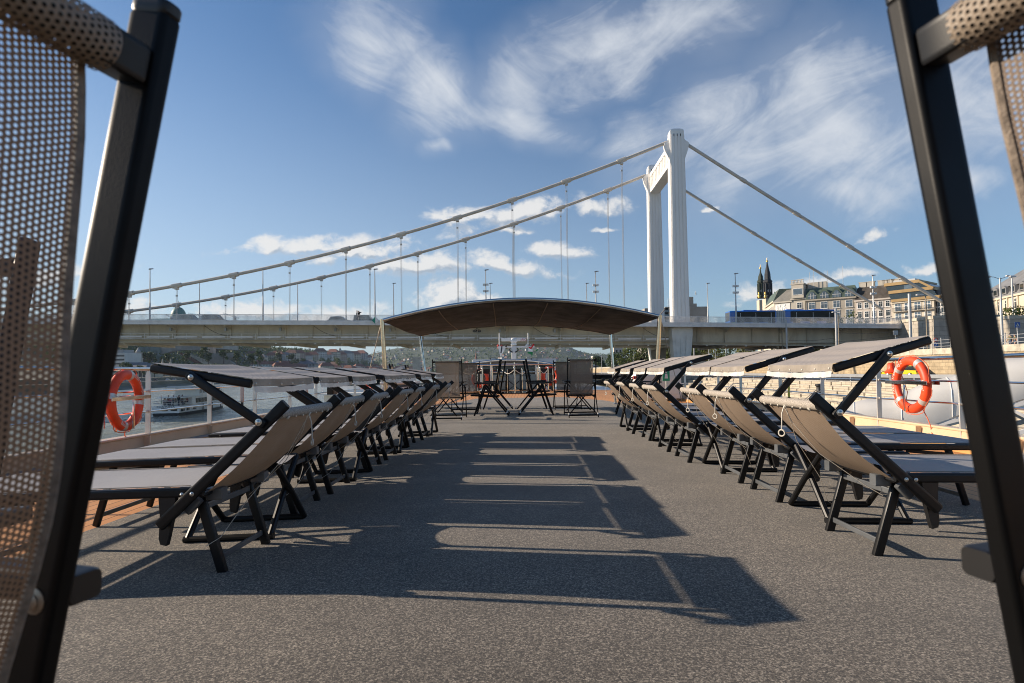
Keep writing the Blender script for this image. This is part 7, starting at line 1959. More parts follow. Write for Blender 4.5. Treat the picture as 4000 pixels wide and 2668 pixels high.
def city():
    bw = lambda n, c, v=0.1: mat(n, c, 0.85, 0, v, 0.15, dirt=(tuple(x * 0.55 for x in c), 0.4))
    wA = bw('grey_beige_plaster', (0.52, 0.48, 0.41)); wB = bw('beige_plaster', (0.47, 0.42, 0.345)); wC = bw('rosy_plaster', (0.58, 0.52, 0.46)); wD = bw('cream_plaster', (0.60, 0.54, 0.44)); wE = bw('pale_cream_stone', (0.62, 0.54, 0.41))
    rG = mat('green_copper_roof', (0.095, 0.135, 0.105), 0.6, 0, 0.25, 0.3, dirt=((0.14, 0.22, 0.16), 0.4)); rB = mat('dark_brown_roof', (0.085, 0.072, 0.06), 0.85, 0, 0.3, 0.5, dirt=((0.2, 0.19, 0.17), 0.5)); rS = mat('grey_slate_roof', (0.22, 0.22, 0.22), 0.6, 0, 0.15, 0.3)
    gold = mat('gold_cladding', (0.30, 0.20, 0.085), 0.45, 0.3, 0.15, 0.5)
    rT = mat('brownish_grey_roof', (0.21, 0.205, 0.185), 0.7, 0, 0.2, 0.3)
    # corner house with relief panel
    t, W, H, R, dp = facade('corner_house', 'beige corner house with hipped brown roof and white relief panel, right of the church spires', 3024, 194, 3091, 190, 1178, 1131, wA, rT, [(1256, 3, 1.1, 1.7, 0.1, 0.9, 0)], 15, 0.5)
    m = MB(); m.span((0.4, -0.16, H - 3.4), (W - 0.4, -0.02, H - 0.75)); p_ = m.build('relief_panel', M['white'], t, 0)
    m = MB(); rnd = random.Random(9)
    for k in range(26): m.sphere((0.8 + (W - 1.6) * rnd.random(), -0.17, H - 2.1 + rnd.uniform(-0.9, 0.9)), (rnd.uniform(0.15, 0.4), 0.1, rnd.uniform(0.2, 0.5)), 6, 4)
    m.build('relief_figures', M['tower'], p_)
    t2, W2, H2, R2, dp = facade('side_house', 'sunlit narrow side wing with green roof beside the corner house', 2990, 214, 3024, 194.3, 1188, 1145, wD, rG, [(1215, 7, 0.9, 1.5, 0.05, 0.97, 0), (1240, 7, 0.9, 1.5, 0.05, 0.97, 0)], 10, 0.35)
    # bay house
    t, W, H, R, dp = facade('bay_house', 'beige house with projecting balustraded bay and shuttered windows', 3091, 189.8, 3147, 187, 1165, 1130, wA, rT, [(1193, 1, 1.3, 1.7, 0.4, 0.7, 0), (1240, 1, 1.3, 1.7, 0.4, 0.7, 0)], 15, 0.3)
    m = MB(); m.span((0.3, -0.9, H + 0.02), (W - 0.4, 5, H + 4.5)); m.build('bay', wA, t, 0)
    m = MB(); m.span((0.1, -1.1, H + 4.5), (W - 0.2, 5.2, H + 4.9)); m.build('bay_cornice', wA, t, 0)
    for i in range(9):
        m = MB(); m.lathe((0.4 + (W - 0.9) * i / 8, -0.8, H + 4.9), [(0.14, 0), (0.2, 0.4), (0.1, 0.8), (0.14, 1.0)], 6); m.build('baluster', wA, t, 0)
    m = MB(); m.span((0.2, -1.0, H + 5.9), (W - 0.3, -0.6, H + 6.1)); m.build('balustrade_rail', wA, t, 0)
    for i in range(2):
        x = W * (0.36 + 0.3 * i); m = MB(); m.span((x - 0.85, -1.0, H + 1.0), (x + 0.85, -0.88, H + 3.2)); f = m.build('window', M['white'], t, 0)
        m = MB(); m.span((x - 0.7, -1.02, H + 1.15), (x + 0.7, -1.001, H + 3.05)); m.build('pane', M['glass_blue'], f, 0)
    # dormer house
    t, W, H, R, dp = facade('dormer_house', 'beige house with green mansard roof and four pointed dormers', 3147, 186.8, 3341, 179, 1165, 1119, wB, rG, [(1190, 4, 1.7, 2.0, 0.0, 1.0, 0), (1228, 4, 1.7, 2.3, 0.0, 1.0, 0), (1256, 4, 1.7, 2.0, 0.0, 1.0, 0)], 16, 0.30, frame='white', glass='glass_blue')
    for i in range(4):
        x = W * (i + 0.55) / 4; w = 1.75
        d = MB(); d.prism([(x - w, -0.35, H), (x + w, -0.35, H), (x + w, -0.35, H + 1.4), (x + 0.5, -0.35, H + 3.1), (x - 0.5, -0.35, H + 3.1), (x - w, -0.35, H + 1.4)], (0, 3.2, 0)); do = d.build('dormer', rG, t, 0)
        d = MB(); d.prism([(x - w * 0.72, -0.45, H + 0.15), (x + w * 0.72, -0.45, H + 0.15), (x + w * 0.72, -0.45, H + 1.2), (x + 0.3, -0.45, H + 2.4), (x - 0.3, -0.45, H + 2.4), (x - w * 0.72, -0.45, H + 1.2)], (0, 0.08, 0)); d.build('window', M['glass_blue'], do, 0)
        d = MB()
        for dx in (-0.42, 0.42): d.span((x + dx - 0.04, -0.5, H + 0.15), (x + dx + 0.04, -0.451, H + 1.9))
        d.span((x - w * 0.7, -0.5, H + 1.05), (x + w * 0.7, -0.452, H + 1.15)); d.build('glazing_bar', M['white'], do, 0)
    m = MB(); m.span((W * 0.02, 3, R), (W * 0.42, 8, R + 2.2)); m.build('roof_box', wA, t, 0)
    for i, x in enumerate((0.08, 0.16, 0.45, 0.76)):
        m = MB(); m.tube([(W * x, 2, R), (W * x, 2, R + 5.5 + (i % 2))], 0.07, 5); m.build('aerial', M['pole'], t)
    m = MB(); m.tube([(-0.1, -0.2, 0), (-0.1, -0.2, H)], 0.09, 6); m.build('downpipe', M['plastic'], t)
    # old roof house
    t, W, H, R, dp = facade('old_roof_house', 'rosy plaster house with weathered dark roof and a row of chimneys', 3341, 178.8, 3484, 172, 1168, 1114, wC, rB, [(1190, 5, 0.95, 1.6, 0.02, 0.98, 0), (1226, 5, 0.95, 1.7, 0.02, 0.98, 0), (1252, 5, 0.95, 1.6, 0.02, 0.98, 0)], 15, 0.6)
    for i, x in enumerate((0.02, 0.25, 0.55, 0.68, 0.80, 0.93)):
        m = MB(); m.span((W * x, 4, R - 1), (W * x + 2.0, 5.4, R + 1.6)); m.span((W * x - 0.15, 3.9, R + 1.6), (W * x + 2.15, 5.5, R + 1.8)); m.build('chimney', wA, t, 0)
    # modern penthouse
    t, W, H, R, dp = facade('penthouse_block', 'cream apartment house topped by a modern gold and dark glass penthouse', 3484, 171.8, 3648, 163, 1174, 1100, wD, None, [(1197, 4, 1.5, 2.2, 0.03, 0.97, 1), (1236, 4, 1.5, 2.2, 0.03, 0.97, 1)], 15, 0.3, glass='glass_blue')
    hh = R - H
    m = MB(); m.prism([(0.0, -0.3, H), (W + 1.5, -0.3, H), (W * 0.99, -0.3, H + hh * 0.45), (W * 0.70, -0.3, R - 0.2), (-1.6, -0.3, R - 0.2), (0.0, -0.3, H + hh * 0.05)], (0, 13, 0)); pn = m.build('penthouse', M['glass'], t, 0)
    for (x0, z0, x1, z1, hgt) in ((0, H + 0.0, W + 1.6, H + 0.0, 0.8), (-0.6, H + hh * 0.46, W * 1.02, H + hh * 0.46, 0.9), (-1.8, R - 0.6, W * 0.70, R - 0.6, 0.9)):
        m = MB(); m.span((x0, -0.75, z0), (x1, 13, z0 + hgt)); m.build('gold_band', gold, t, 0)
    m = MB(); m.beam((W * 0.68, -0.55, R - 0.1), (W * 1.02, -0.55, H + hh * 0.52), 0.6, 1.0, up=(0, 1, 0), r=0.02); m.build('gold_slope', gold, t, 0)
    m = MB(); m.span((W * 0.32, -0.36, H + hh * 0.6), (W * 0.52, -0.31, H + hh * 0.85)); m.build('blue_window', M['glass_blue'], t, 0)
    m = MB(); m.span((-1, 4, R), (W * 0.45, 9, R + 1.4)); m.build('roof_box', M['pole'], t, 0)
    t, W, H, R, dp = facade('pale_house', 'pale house just left of the right chair post, mostly hidden', 3650, 164, 3720, 160, 1150, 1128, wD, rT, [(1180, 3, 1.2, 2.0, 0, 1, 0), (1205, 3, 1.2, 2.0, 0, 1, 0), (1232, 3, 1.2, 2.0, 0, 1, 0)], 14)
    # big sunlit house at far right
    t, W, H, R, dp = facade('slate_roof_palace', 'big sunlit cream stone building with grey slate roof at far right', 3838, 152, 4120, 122, 1150, 1110, wE, rS, [(1148 + 36, 7, 1.3, 2.2, 0.04, 1.0, 0), (1216, 7, 1.4, 2.4, 0.04, 1.0, 0)], 24, 0.5)
    m = MB(); m.loft([[V(-0.1, 0.3, R - 0.05), V(W, 0.3, R - 0.05), V(W, 24, R - 0.05), V(-0.1, 24, R - 0.05)], [V(W * 0.36, 9, R + 7.2), V(W, 9, R + 7.2), V(W, 15, R + 7.2), V(W * 0.36, 15, R + 7.2)]]); m.build('upper_roof', rS, t, 0)
    for i in range(6):
        x = W * (0.22 + 0.13 * i); m = MB(); m.prism([(x - 1.2, -0.15, H + 0.6), (x + 1.2, -0.15, H + 0.6), (x + 1.0, -0.15, H + 2.2), (x, -0.15, H + 2.7), (x - 1.0, -0.15, H + 2.2)], (0, 1.6, 0)); dd = m.build('dormer', rS, t, 0)
        m = MB(); m.span((x - 0.75, -0.2, H + 0.85), (x + 0.75, -0.151, H + 2.05)); m.build('pane', M['glass'], dd, 0)
    for i in range(6):
        x = W * (0.10 + 0.15 * i); m = MB(); m.span((x - 0.25, -0.3, 0), (x + 0.25, -0.002, H - 0.5)); m.build('pilaster', wE, t, 0)
    m = MB(); m.span((-0.2, -0.5, H * 0.55), (W, -0.302, H * 0.55 + 0.5)); m.build('string_course', rS, t, 0)
    m = MB(); m.lathe((W * 0.36, 11, R + 7.2), [(0.5, 0), (0.4, 0.6), (0.2, 0.8), (0.28, 1.6), (0.15, 2.4), (0.02, 3.2)], 8); m.build('finial', M['letter_dark'], t)
    # hotel block behind the tower
    Y = 235.0
    t = thing('terraced_hotel', 'grey concrete terraced hotel seen behind the white tower legs', 'building')
    conc = mat('grey_concrete', (0.36, 0.33, 0.29), 0.85, 0, 0.12, 0.2)
    def blk(x0, y0, x1, y1, dz=18, nm='block', mm=None):
        a_ = at(x0, y1, Y); b_ = at(x1, y0, Y)
        m = MB(); m.span((a_.x, Y, min(a_.z, UH)), (b_.x, Y + dz, b_.z)); return m.build(nm, mm or conc, t, 0)
    blk(2520, 1203, 2610, 1300); blk(2600, 1197, 2700, 1300, 22)
    for i, (x0, y0, x1, y1) in enumerate(((2525, 1209, 2690, 1221), (2525, 1227, 2690, 1240), (2525, 1246, 2690, 1259))):
        a_ = at(x0, y1, Y - 0.6); b_ = at(x1, y0, Y - 0.6); m = MB(); m.span((a_.x, Y - 0.6, a_.z), (b_.x, Y + 0.3, b_.z)); m.build('window_band', M['glass_blue'], t, 0)
    a_ = at(2698, 1260, Y); b_ = at(2725, 1152, Y); m = MB(); m.span((a_.x, Y + 6, UH), (b_.x, Y + 16, b_.z)); m.build('lift_tower', conc, t, 0)
    a_ = at(2693, 1260, Y); b_ = at(2733, 1181, Y); m = MB(); m.span((a_.x, Y + 4, UH), (b_.x, Y + 18, b_.z)); m.build('block', conc, t, 0)
    a_ = at(2700, 1260, Y); b_ = at(2766, 1196, Y); m = MB(); m.span((a_.x, Y + 1, UH), (b_.x, Y + 18, b_.z)); m.build('block', conc, t, 0)
    for (x, y0, y1) in ((2716, 1138, 1153), (2719, 1143, 1153), (2610, 1166, 1200)):
        a_ = at(x, y1, Y + 8); b_ = at(x, y0, Y + 8); m = MB(); m.tube([a_, b_], 0.12, 6); m.build('aerial', M['pole'], t)
    # pale tall house far along the right bank
    Y = 330.0
    t = thing('pale_tower_house', 'pale pinkish tall house beyond the trees, seen under the bridge left of the pier', 'building')
    a_ = at(2400, 1480, Y); b_ = at(2432, 1357, Y); m = MB(); m.span((a_.x, Y, -1), (b_.x + 2, Y + 14, b_.z + 12)); m.build('wall', wC, t, 0)
    for r in range(5):
        for c in range(2):
            m = MB(); x = a_.x + 1.6 + 2.2 * c; z = b_.z - 1.5 - 3.4 * r; m.span((x - 0.5, Y - 0.07, z - 1.6), (x + 0.5, Y + 0.02, z)); m.build('window', M['winhole'], t, 0)
    Y = 520.0
    t = thing('striped_block', 'pale block of flats with horizontal stripes beyond the right armchair', 'building')
    a_ = at(2316, 1440, Y); b_ = at(2338, 1390, Y); m = MB(); m.span((a_.x, Y, -2), (b_.x, Y + 14, b_.z)); m.build('wall', WM['white'], t, 0)
    for r in range(5):
        z = b_.z - 1.2 - 2.6 * r; m = MB(); m.span((a_.x + 0.4, Y - 0.08, z - 1.0), (b_.x - 0.4, Y + 0.02, z)); m.build('window_band', M['winhole'], t, 0)
    # twin church spires
    Y = 262.0
    for (px, ytop, mm, gcol, lab, w) in ((3001, 1003, mat('dark_slate_spire', (0.022, 0.026, 0.034), 0.6, 0, 0.25, 0.5), 1, 'taller dark blue-black church spire with golden tip, right one of the pair', 1.8), (2974, 1030, mat('dark_green_copper_spire', (0.030, 0.045, 0.028), 0.6, 0, 0.25, 0.5), 0, 'dark green church spire with golden tip, left one of the pair', 1.5)):
        Yc = Y + (12 if gcol == 0 else 0)
        c = at(px, 1200, Yc); f = lambda y: at(px, y, Yc).z
        sh = 27 if gcol == 0 else 0
        t = thing('church_spire', lab, 'church spire', (c.x, Yc, 0))
        gm = bpy.data.materials.get('gilding') or mat('gilding', (0.75, 0.48, 0.12), 0.35, 0.8)
        m = MB(); m.span((-w * 1.05, -w * 1.05, UH), (w * 1.05, w * 1.05, f(1168 + sh * 0.2))); m.build('belfry', wE, t, 0)
        m = MB()
        prof = [(w * 1.15, f(1166)), (w * 1.3, f(1160)), (w * 0.95, f(1154)), (w * 0.92, f(1108)), (w * 1.12, f(1102)), (w * 1.12, f(1098)), (w * 0.78, f(1092)), (w * 0.72, f(1072 + sh * 0.3)), (w * 0.30, f(1040 + sh)), (w * 0.10, f(1022 + sh))]
        m.loft([[V(r * math.cos(a + PI / 8), r * math.sin(a + PI / 8), z) for a in [2 * PI * j / 8 for j in range(8)]] for (r, z) in prof]); m.build('spire', mm, t, 0)
        for k in range(8):
            a = 2 * PI * k / 8; m = MB(); m.span((math.cos(a) * w * 0.98 - 0.25, math.sin(a) * w * 0.98 - 0.25, f(1152)), (math.cos(a) * w * 0.98 + 0.25, math.sin(a) * w * 0.98 + 0.25, f(1108))); m.build('corner_strip', mm, t, 0)
        m = MB(); m.lathe((0, 0, f(1022 + sh) - 0.3), [(0.15, 0), (0.5, 0.3), (0.5, 0.7), (0.12, 1.0), (0.1, (f(ytop) - f(1022 + sh)) * 0.8), (0.01, f(ytop) - f(1022 + sh))], 8); m.build('golden_tip', gm, t)
        for sx in (-1, 1):
            m = MB(); m.lathe((sx * w * 1.2, -w * 1.2, f(1166)), [(0.4, 0), (0.55, 1.0), (0.3, 1.5), (0.4, 2.0), (0.05, 2.9)], 8); m.build('golden_urn', gm, t)
        m = MB(); m.disc((0, -w * 0.93, f(1138)), (0, -1, 0), 0.8, 0.12, 16); m.build('clock_ring', M['pole'], t)
city()

# ------------------------------------------------------------------ gangway, quay people, boats, bicycles
def gangway():
    t = thing('covered_gangway', 'steel gangway covered with white tarpaulin rising from the ship to the quay', 'gangway')
    A, B = V(7.0, 15.0, -1.22), V(14.4, 10.7, 1.68)
    d = (B - A).normalized(); up = V(0, 0, 1); sd = V(-d.y, d.x, 0).normalized()
    def sec(f, n=9):
        c = A.lerp(B, f); w = 0.78
        rel = 0.03 * math.sin(f * 41) + 0.03 * math.sin(f * 17)
        hp = 0.035 * max(0.0, math.cos(f * 2 * PI * 7)) ** 6
        lo = -0.20 + 0.03 * math.sin(f * 50)
        pts = [(-w, lo), (-w - 0.04 + 0.03 * math.sin(f * 33), 0.1), (-w * 0.97, 0.42 + rel + hp), (-w * 0.72, 0.60 + rel + hp), (0, 0.68 + rel * 1.5 + hp), (w * 0.72, 0.60 + rel + hp), (w * 0.97, 0.42 + hp), (w + 0.03, 0.1), (w, lo)]
        return [c + sd * y + up * z for (y, z) in pts]
    m = MB(); N = 140
    rings = [sec(i / N) for i in range(N + 1)]
    n = len(rings[0])
    m.add([p for r in rings for p in r], [(i * n + j, i * n + j + 1, (i + 1) * n + j + 1, (i + 1) * n + j) for i in range(N) for j in range(n - 1)]); m.build('tarpaulin', M['tarp'], t, 60)
    for k in range(9):
        m = MB(); m.tube([q_ + up * 0.004 for q_ in sec(0.06 + 0.11 * k)], 0.013, 6); m.build('seam', M['rail_grey'], t)
    al = M['steel_flat']
    for s in (-1, 1):
        o = sd * (s * 0.72)
        for dz in (-0.26, -0.86):
            m = MB(); m.beam(A + o + up * dz, B + o + up * dz, 0.09, 0.10); m.build('chord', M['rail_grey'], t)
        for k in range(14):
            p0 = A.lerp(B, k / 14) + o; p1 = A.lerp(B, (k + 1) / 14) + o
            m = MB(); m.beam(p0 + up * (-0.26 if k % 2 else -0.86), p1 + up * (-0.86 if k % 2 else -0.26), 0.06, 0.06); m.build('diagonal', M['rail_grey'], t)
            m = MB(); m.beam(p0 + up * -0.26, p0 + up * -0.86, 0.05, 0.05); m.build('upright', M['rail_grey'], t)
    m = MB(); m.beam(A + up * -0.34, B + up * -0.34, 1.35, 0.06); m.build('walkway', al, t)
    t2 = thing('landing_stage', 'grey steel landing stage with lattice rails below the gangway', 'landing stage')
    m = MB(); m.beam((14.6, 10.4, -7), (14.6, 10.4, 0.9), 1.3, 1.3, up=(0, 1, 0), r=0.05); m.build('tower', M['pole'], t2)
    m = MB(); m.beam((6.4, 16.5, -2.4), (18.5, 16.5, -2.4), 3.6, 0.3); m.build('platform', M['pole'], t2)
    for y in (14.9, 18.1):
        for z in (-1.25, -1.75):
            m = MB(); m.tube([(6.5, y, z), (18.4, y, z)], 0.045, 8); m.build('rail', M['rail_grey'], t2)
        for k in range(11):
            m = MB(); m.tube([(6.5 + 1.19 * k, y, -2.3), (6.5 + 1.19 * k, y, -1.25)], 0.035, 6); m.build('post', M['rail_grey'], t2)
    for (x, y) in ((7.5, 15.2), (17.5, 15.2), (7.5, 17.8), (17.5, 17.8)):
        m = MB(); m.tube([(x, y, -7), (x, y, -2.5)], 0.25, 10); m.build('pile', M['pole'], t2)
    m = MB(); m.beam((18.6, 16.0, -2.2), (21.5, 16.0, 0.2), 1.8, 0.2); m.build('ramp', M['pole'], t2)
gangway()

def quay_people():
    SZ = 0.22
    def seat(px, py, Y):
        c = at(px, py, Y); return (c.x, c.y, c.z)
    c = at(3015, 1521, 52.0); k = round((XE(52) - c.x) / 0.85)
    def on_step(px, Y, py):
        x = at(px, py, Y).x; k_ = max(0, int((XE(Y) - x) / 0.85)); z = RH + 0.03 - 0.37 * k_
        return (XE(Y) - 0.85 * k_ - 0.55, Y, z)
    person('woman in a peach top and dark trousers sitting on the limestone steps', on_step(3014, 55, 1518), PI, seated(0.0, 0.9), BODY, four('peach', 'navy'), cl_pick(True), FC['fair'], extras='long')
    person('man in a grey shirt and jeans sitting on the steps, leaning forward', on_step(2853, 66, 1505), PI - 0.25, seated(0.12, 0.2), BODY, four('grey', 'jeans'), cl_pick(), FC['brownhair'])
    person('dark haired person in white sitting on the steps beside the hand rail', on_step(2886, 61, 1515), PI + 0.2, seated(0.1, 0.1), BODY, four('white', 'black'), cl_pick(), FC['blackhair'], extras='long')
    a_ = at(3946, 1334, 62); b_ = at(3968, 1334, 62.5)
    person('walker in an olive shirt by the iron fence, left of two', (a_.x, 62, UH), PI, standing(0.1, 0.1), BODY, four('olive', 'jeans'), cl_pick(True), FC['brownhair'])
    person('walker in an olive jacket by the iron fence, right of two', (b_.x, 62.6, UH), PI * 0.9, standing(0.15, 0.05), BODY, four('olive', 'jeans'), cl_pick(True), FC['brownhair'])
quay_people()

def cruise_boat():
    A = V(-61.6, 98.0, WZ); Bv = V(-65.6, 123.5, WZ); d = (Bv - A).normalized(); L = (Bv - A).length
    ang = math.atan2(d.y, d.x)
    t = thing('sightseeing_boat', 'white two-deck sightseeing boat with passengers on its open stern, sailing away', 'boat', A, ang)
    # local x forward, y port(+)
    hullw = mat('white_boat_paint', (0.85, 0.84, 0.80), 0.4, 0, 0.06, 0.5); dk = mat('black_boat_bottom', (0.02, 0.02, 0.022), 0.5)
    st = [(0, 2.15), (6, 2.4), (16, 2.4), (21, 1.9), (24, 1.0), (26, 0.08)]
    m = MB(); m.loft([[V(x, -w * 0.86, -0.6), V(x, -w * 0.97, 0.55), V(x, w * 0.97, 0.55), V(x, w * 0.86, -0.6)] for (x, w) in st]); m.build('lower_hull', dk, t, 20)
    m = MB(); m.loft([[V(x + (0.5 if x > 20 else 0) * z / 2, s_ * w * q, z) for (s_, z, q) in ((-1, 0.551, 0.972), (-1, 1.75 + (0.35 if x > 20 else 0), 1.05), (1, 1.75 + (0.35 if x > 20 else 0), 1.05), (1, 0.551, 0.972))] for (x, w) in st]); h = m.build('hull', hullw, t, 20)
    m = MB(); m.loft([[V(x, -2.1, 1.76), V(x, -2.05, 3.05), V(x, 2.05, 3.05), V(x, 2.1, 1.76)] for x in (5.5, 20)]); m.build('saloon', hullw, t, 20)
    for k in range(9):
        x = 7.0 + 1.42 * k; m = MB(); m.span((x, -2.16, 1.95), (x + 1.15, -2.0, 2.8)); m.build('window', M['bus_window'], t, 0)
        m = MB(); m.span((x, 2.0, 1.95), (x + 1.15, 2.16, 2.8)); m.build('window', M['bus_window'], t, 0)
    m = MB(); m.beam((1.5, 0, 3.12), (20.5, 0, 3.12), 4.5, 0.14); m.build('upper_deck', hullw, t)
    m = MB(); m.prism([(8.5, -2.2, 3.2), (19.8, -2.2, 3.2), (19.8, -2.2, 4.1), (14.5, -2.2, 4.1), (12.5, -2.2, 3.75), (8.5, -2.2, 3.6)], (0, 4.4, 0)); m.build('upper_side', hullw, t, 0)
    m = MB(); m.span((8.7, -2.0, 3.2), (19.2, 2.0, 4.75)); m.build('upper_saloon', M['bus_window'], t, 0)
    for x in (8.7, 10.2, 11.7, 13.2, 16.4, 19.1):
        m = MB(); m.span((x - 0.14, -2.06, 3.2), (x + 0.14, 2.06, 4.78)); m.build('column', hullw, t, 0)
    for x in (9.0, 10.5, 12.0):
        m = MB(); m.span((x, -2.1, 3.6), (x + 0.75, -2.03, 4.6)); fo = m.build('window', M['reflect'], t, 0)
        m = MB(); m.span((x + 0.12, -2.13, 3.7), (x + 0.63, -2.101, 4.5)); m.build('pane', M['glass_blue'], fo, 0)
    m = MB(); m.prism([(5.0, -2.35, 4.78), (20.2, -2.35, 4.78), (20.5, -2.35, 4.95), (6.0, -2.35, 5.05)], (0, 4.7, 0)); m.build('roof', hullw, t, 0)
    m = MB(); m.span((15.0, -1.2, 5.06), (18.2, 1.2, 5.35)); m.span((14.6, -1.4, 5.36), (18.6, 1.4, 5.46)); m.build('roof_hatch', hullw, t, 0)
    m = MB(); m.tube([(17, 0, 5.4), (17, 0, 6.5)], 0.05, 6); m.torus((17, 0, 6.5), (0, 1, 0), 0.25, 0.04, 12, 5); m.build('mast', M['pole'], t)
    for z in (2.2, 2.6):
        m = MB(); m.tube([(5.5, -2.3, z), (0.1, -2.15, z), (0.1, 2.15, z), (5.5, 2.3, z)], 0.035, 6); m.build('stern_rail', M['rail_grey'], t)
    for z in (2.35, 2.75):
        m = MB(); m.tube([(20, -1.9, z), (24, -0.95, z + 0.2), (26.6, 0, z + 0.3), (24, 0.95, z + 0.2), (20, 1.9, z)], 0.03, 6); m.build('bow_rail', M['rail_grey'], t)
    for (x, w) in ((0.6, 0.9), (2.6, 0.9), (5.0, 1.4)):
        m = MB(); m.span((x, -2.42, 0.85), (x + w, -2.2, 1.35)); m.build('port_window', M['bus_window'], t, 0)
    for y in (-1.3, 0.2):
        m = MB(); m.span((-0.10, y - 0.5, 0.95), (0.05, y + 0.5, 1.4)); m.build('port_window', M['bus_window'], t, 0)
    vs, fs = text_geo('FORTUNA', 0.62)
    m = MB(); m.add([V(-0.06, -v_.x, 1.62 + v_.y * 0.6) for v_ in vs], fs); m.build('lettering', M['letter_dark'], h, 0)
    m = MB(); m.add([V(17.4 + v_.x, -2.215, 3.72 + v_.y * 0.8) for v_ in vs], fs); m.build('lettering', M['letter_dark'], t, 0)
    for k in range(3):
        m = MB(); m.tube([(9 + 4.5 * k, -2.62, 1.7), (9 + 4.5 * k, -2.58, 0.6)], 0.09, 6); m.build('fender', M['plastic'], t)
    f = thing('stern_flag', 'small red, white and green flag at the stern of the sightseeing boat', 'flag', A + rotz(ang) @ V(0.1, 0.6, 0), ang)
    m = MB(); m.tube([(0, 0, 1.8), (-0.5, 0, 3.8)], 0.035, 6); m.build('staff', M['rail_grey'], f)
    for k, mm in enumerate(('letter_red', 'white')):
        m = MB(); m.prism([(-0.45 - 0.0, 0, 3.65 - 0.45 * k), (-0.95, -0.2, 3.45 - 0.45 * k), (-0.85, -0.2, 2.95 - 0.45 * k), (-0.35, 0, 3.2 - 0.45 * k)], (0, 0.03, 0)); m.build('stripe', M[mm], f, 0)
    m = MB(); m.prism([(-0.25, 0, 2.74), (-0.75, -0.2, 2.5), (-0.65, -0.2, 2.1), (-0.15, 0, 2.3)], (0, 0.03, 0)); m.build('stripe', bpy.data.materials['green_stripe_cloth'], f, 0)
    rnd = random.Random(12); tops = ['white', 'black', 'grey', 'pink', 'white', 'navy', 'black', 'peach', 'white', 'pink', 'black', 'grey', 'pink', 'white']
    hair = ['brownhair', 'blackhair', 'fair']
    desc = {'white': 'white', 'black': 'black', 'grey': 'grey', 'pink': 'pink', 'navy': 'navy', 'peach': 'peach coloured'}
    seen = {}
    where = ['at the stern rail', 'beside the flag', 'in the second row', 'near the saloon door', 'standing under the roof edge']
    for i, tp in enumerate(tops):
        x = 0.8 + 0.36 * i + rnd.uniform(-0.1, 0.1); y = rnd.uniform(-1.6, 1.5)
        n = seen.get(tp, 0); seen[tp] = n + 1
        lab = 'passenger in %s on the boat, %s' % (desc[tp], where[n])
        w_ = A + rotz(ang) @ V(x, y, 0)
        if i % 3 == 1:
            person(lab, (w_.x, w_.y, WZ + 1.76), ang + rnd.uniform(-1, 1), standing(0.03, 0.02), BODY, four(tp, 'navy'), cl_pick(i % 2 == 0), FC[hair[i % 3]], 'passengers on the open stern of the boat')
        else:
            person(lab, (w_.x, w_.y, WZ + 2.15), ang + PI + rnd.uniform(-1.2, 1.2), seated(0.03, 0.1), BODY, four(tp, 'navy'), cl_pick(i % 2 == 0), FC[hair[i % 3]], 'passengers on the open stern of the boat')
    # wake
    wk = MB(); rnd = random.Random(6)
    for k in range(520):
        u_ = rnd.random(); side = rnd.choice((-1, 0, 1, 1, -1))
        if rnd.random() < 0.6: x, y = -u_ * 16, side * (1.6 + 0.12 * u_ * 16) + rnd.gauss(0, 0.7)
        else: x = 25.5 - 22 * u_; y = side * (0.8 + 0.16 * (26 - x) + 0.5) + rnd.gauss(0, 0.25)
        if abs(y) < 2.4 and x > -0.2: continue
        s = rnd.uniform(0.12, 0.42) * (1.2 if x < 0 else 0.8)
        c = V(x, y, 0.03); pts = [c + V(math.cos(a) * s * rnd.uniform(0.7, 1.8), math.sin(a) * s * rnd.uniform(0.3, 0.6), 0.0) for a in (0, 1.05, 2.1, 3.14, 4.2, 5.25)]
        wk.add(pts + [c + V(0, 0, rnd.uniform(0.02, 0.10))], [(j, (j + 1) % 6, 6) for j in range(6)])
    o = wk.build('boat_wake', mat('white_foam', (0.42, 0.42, 0.37), 0.7, 0, 0.2, 3), None, 60)
    o.location = A; o.rotation_euler = (0, 0, ang); tag(o, 'white foaming wake trailing behind the sightseeing boat', 'wake', kind='stuff')
cruise_boat()

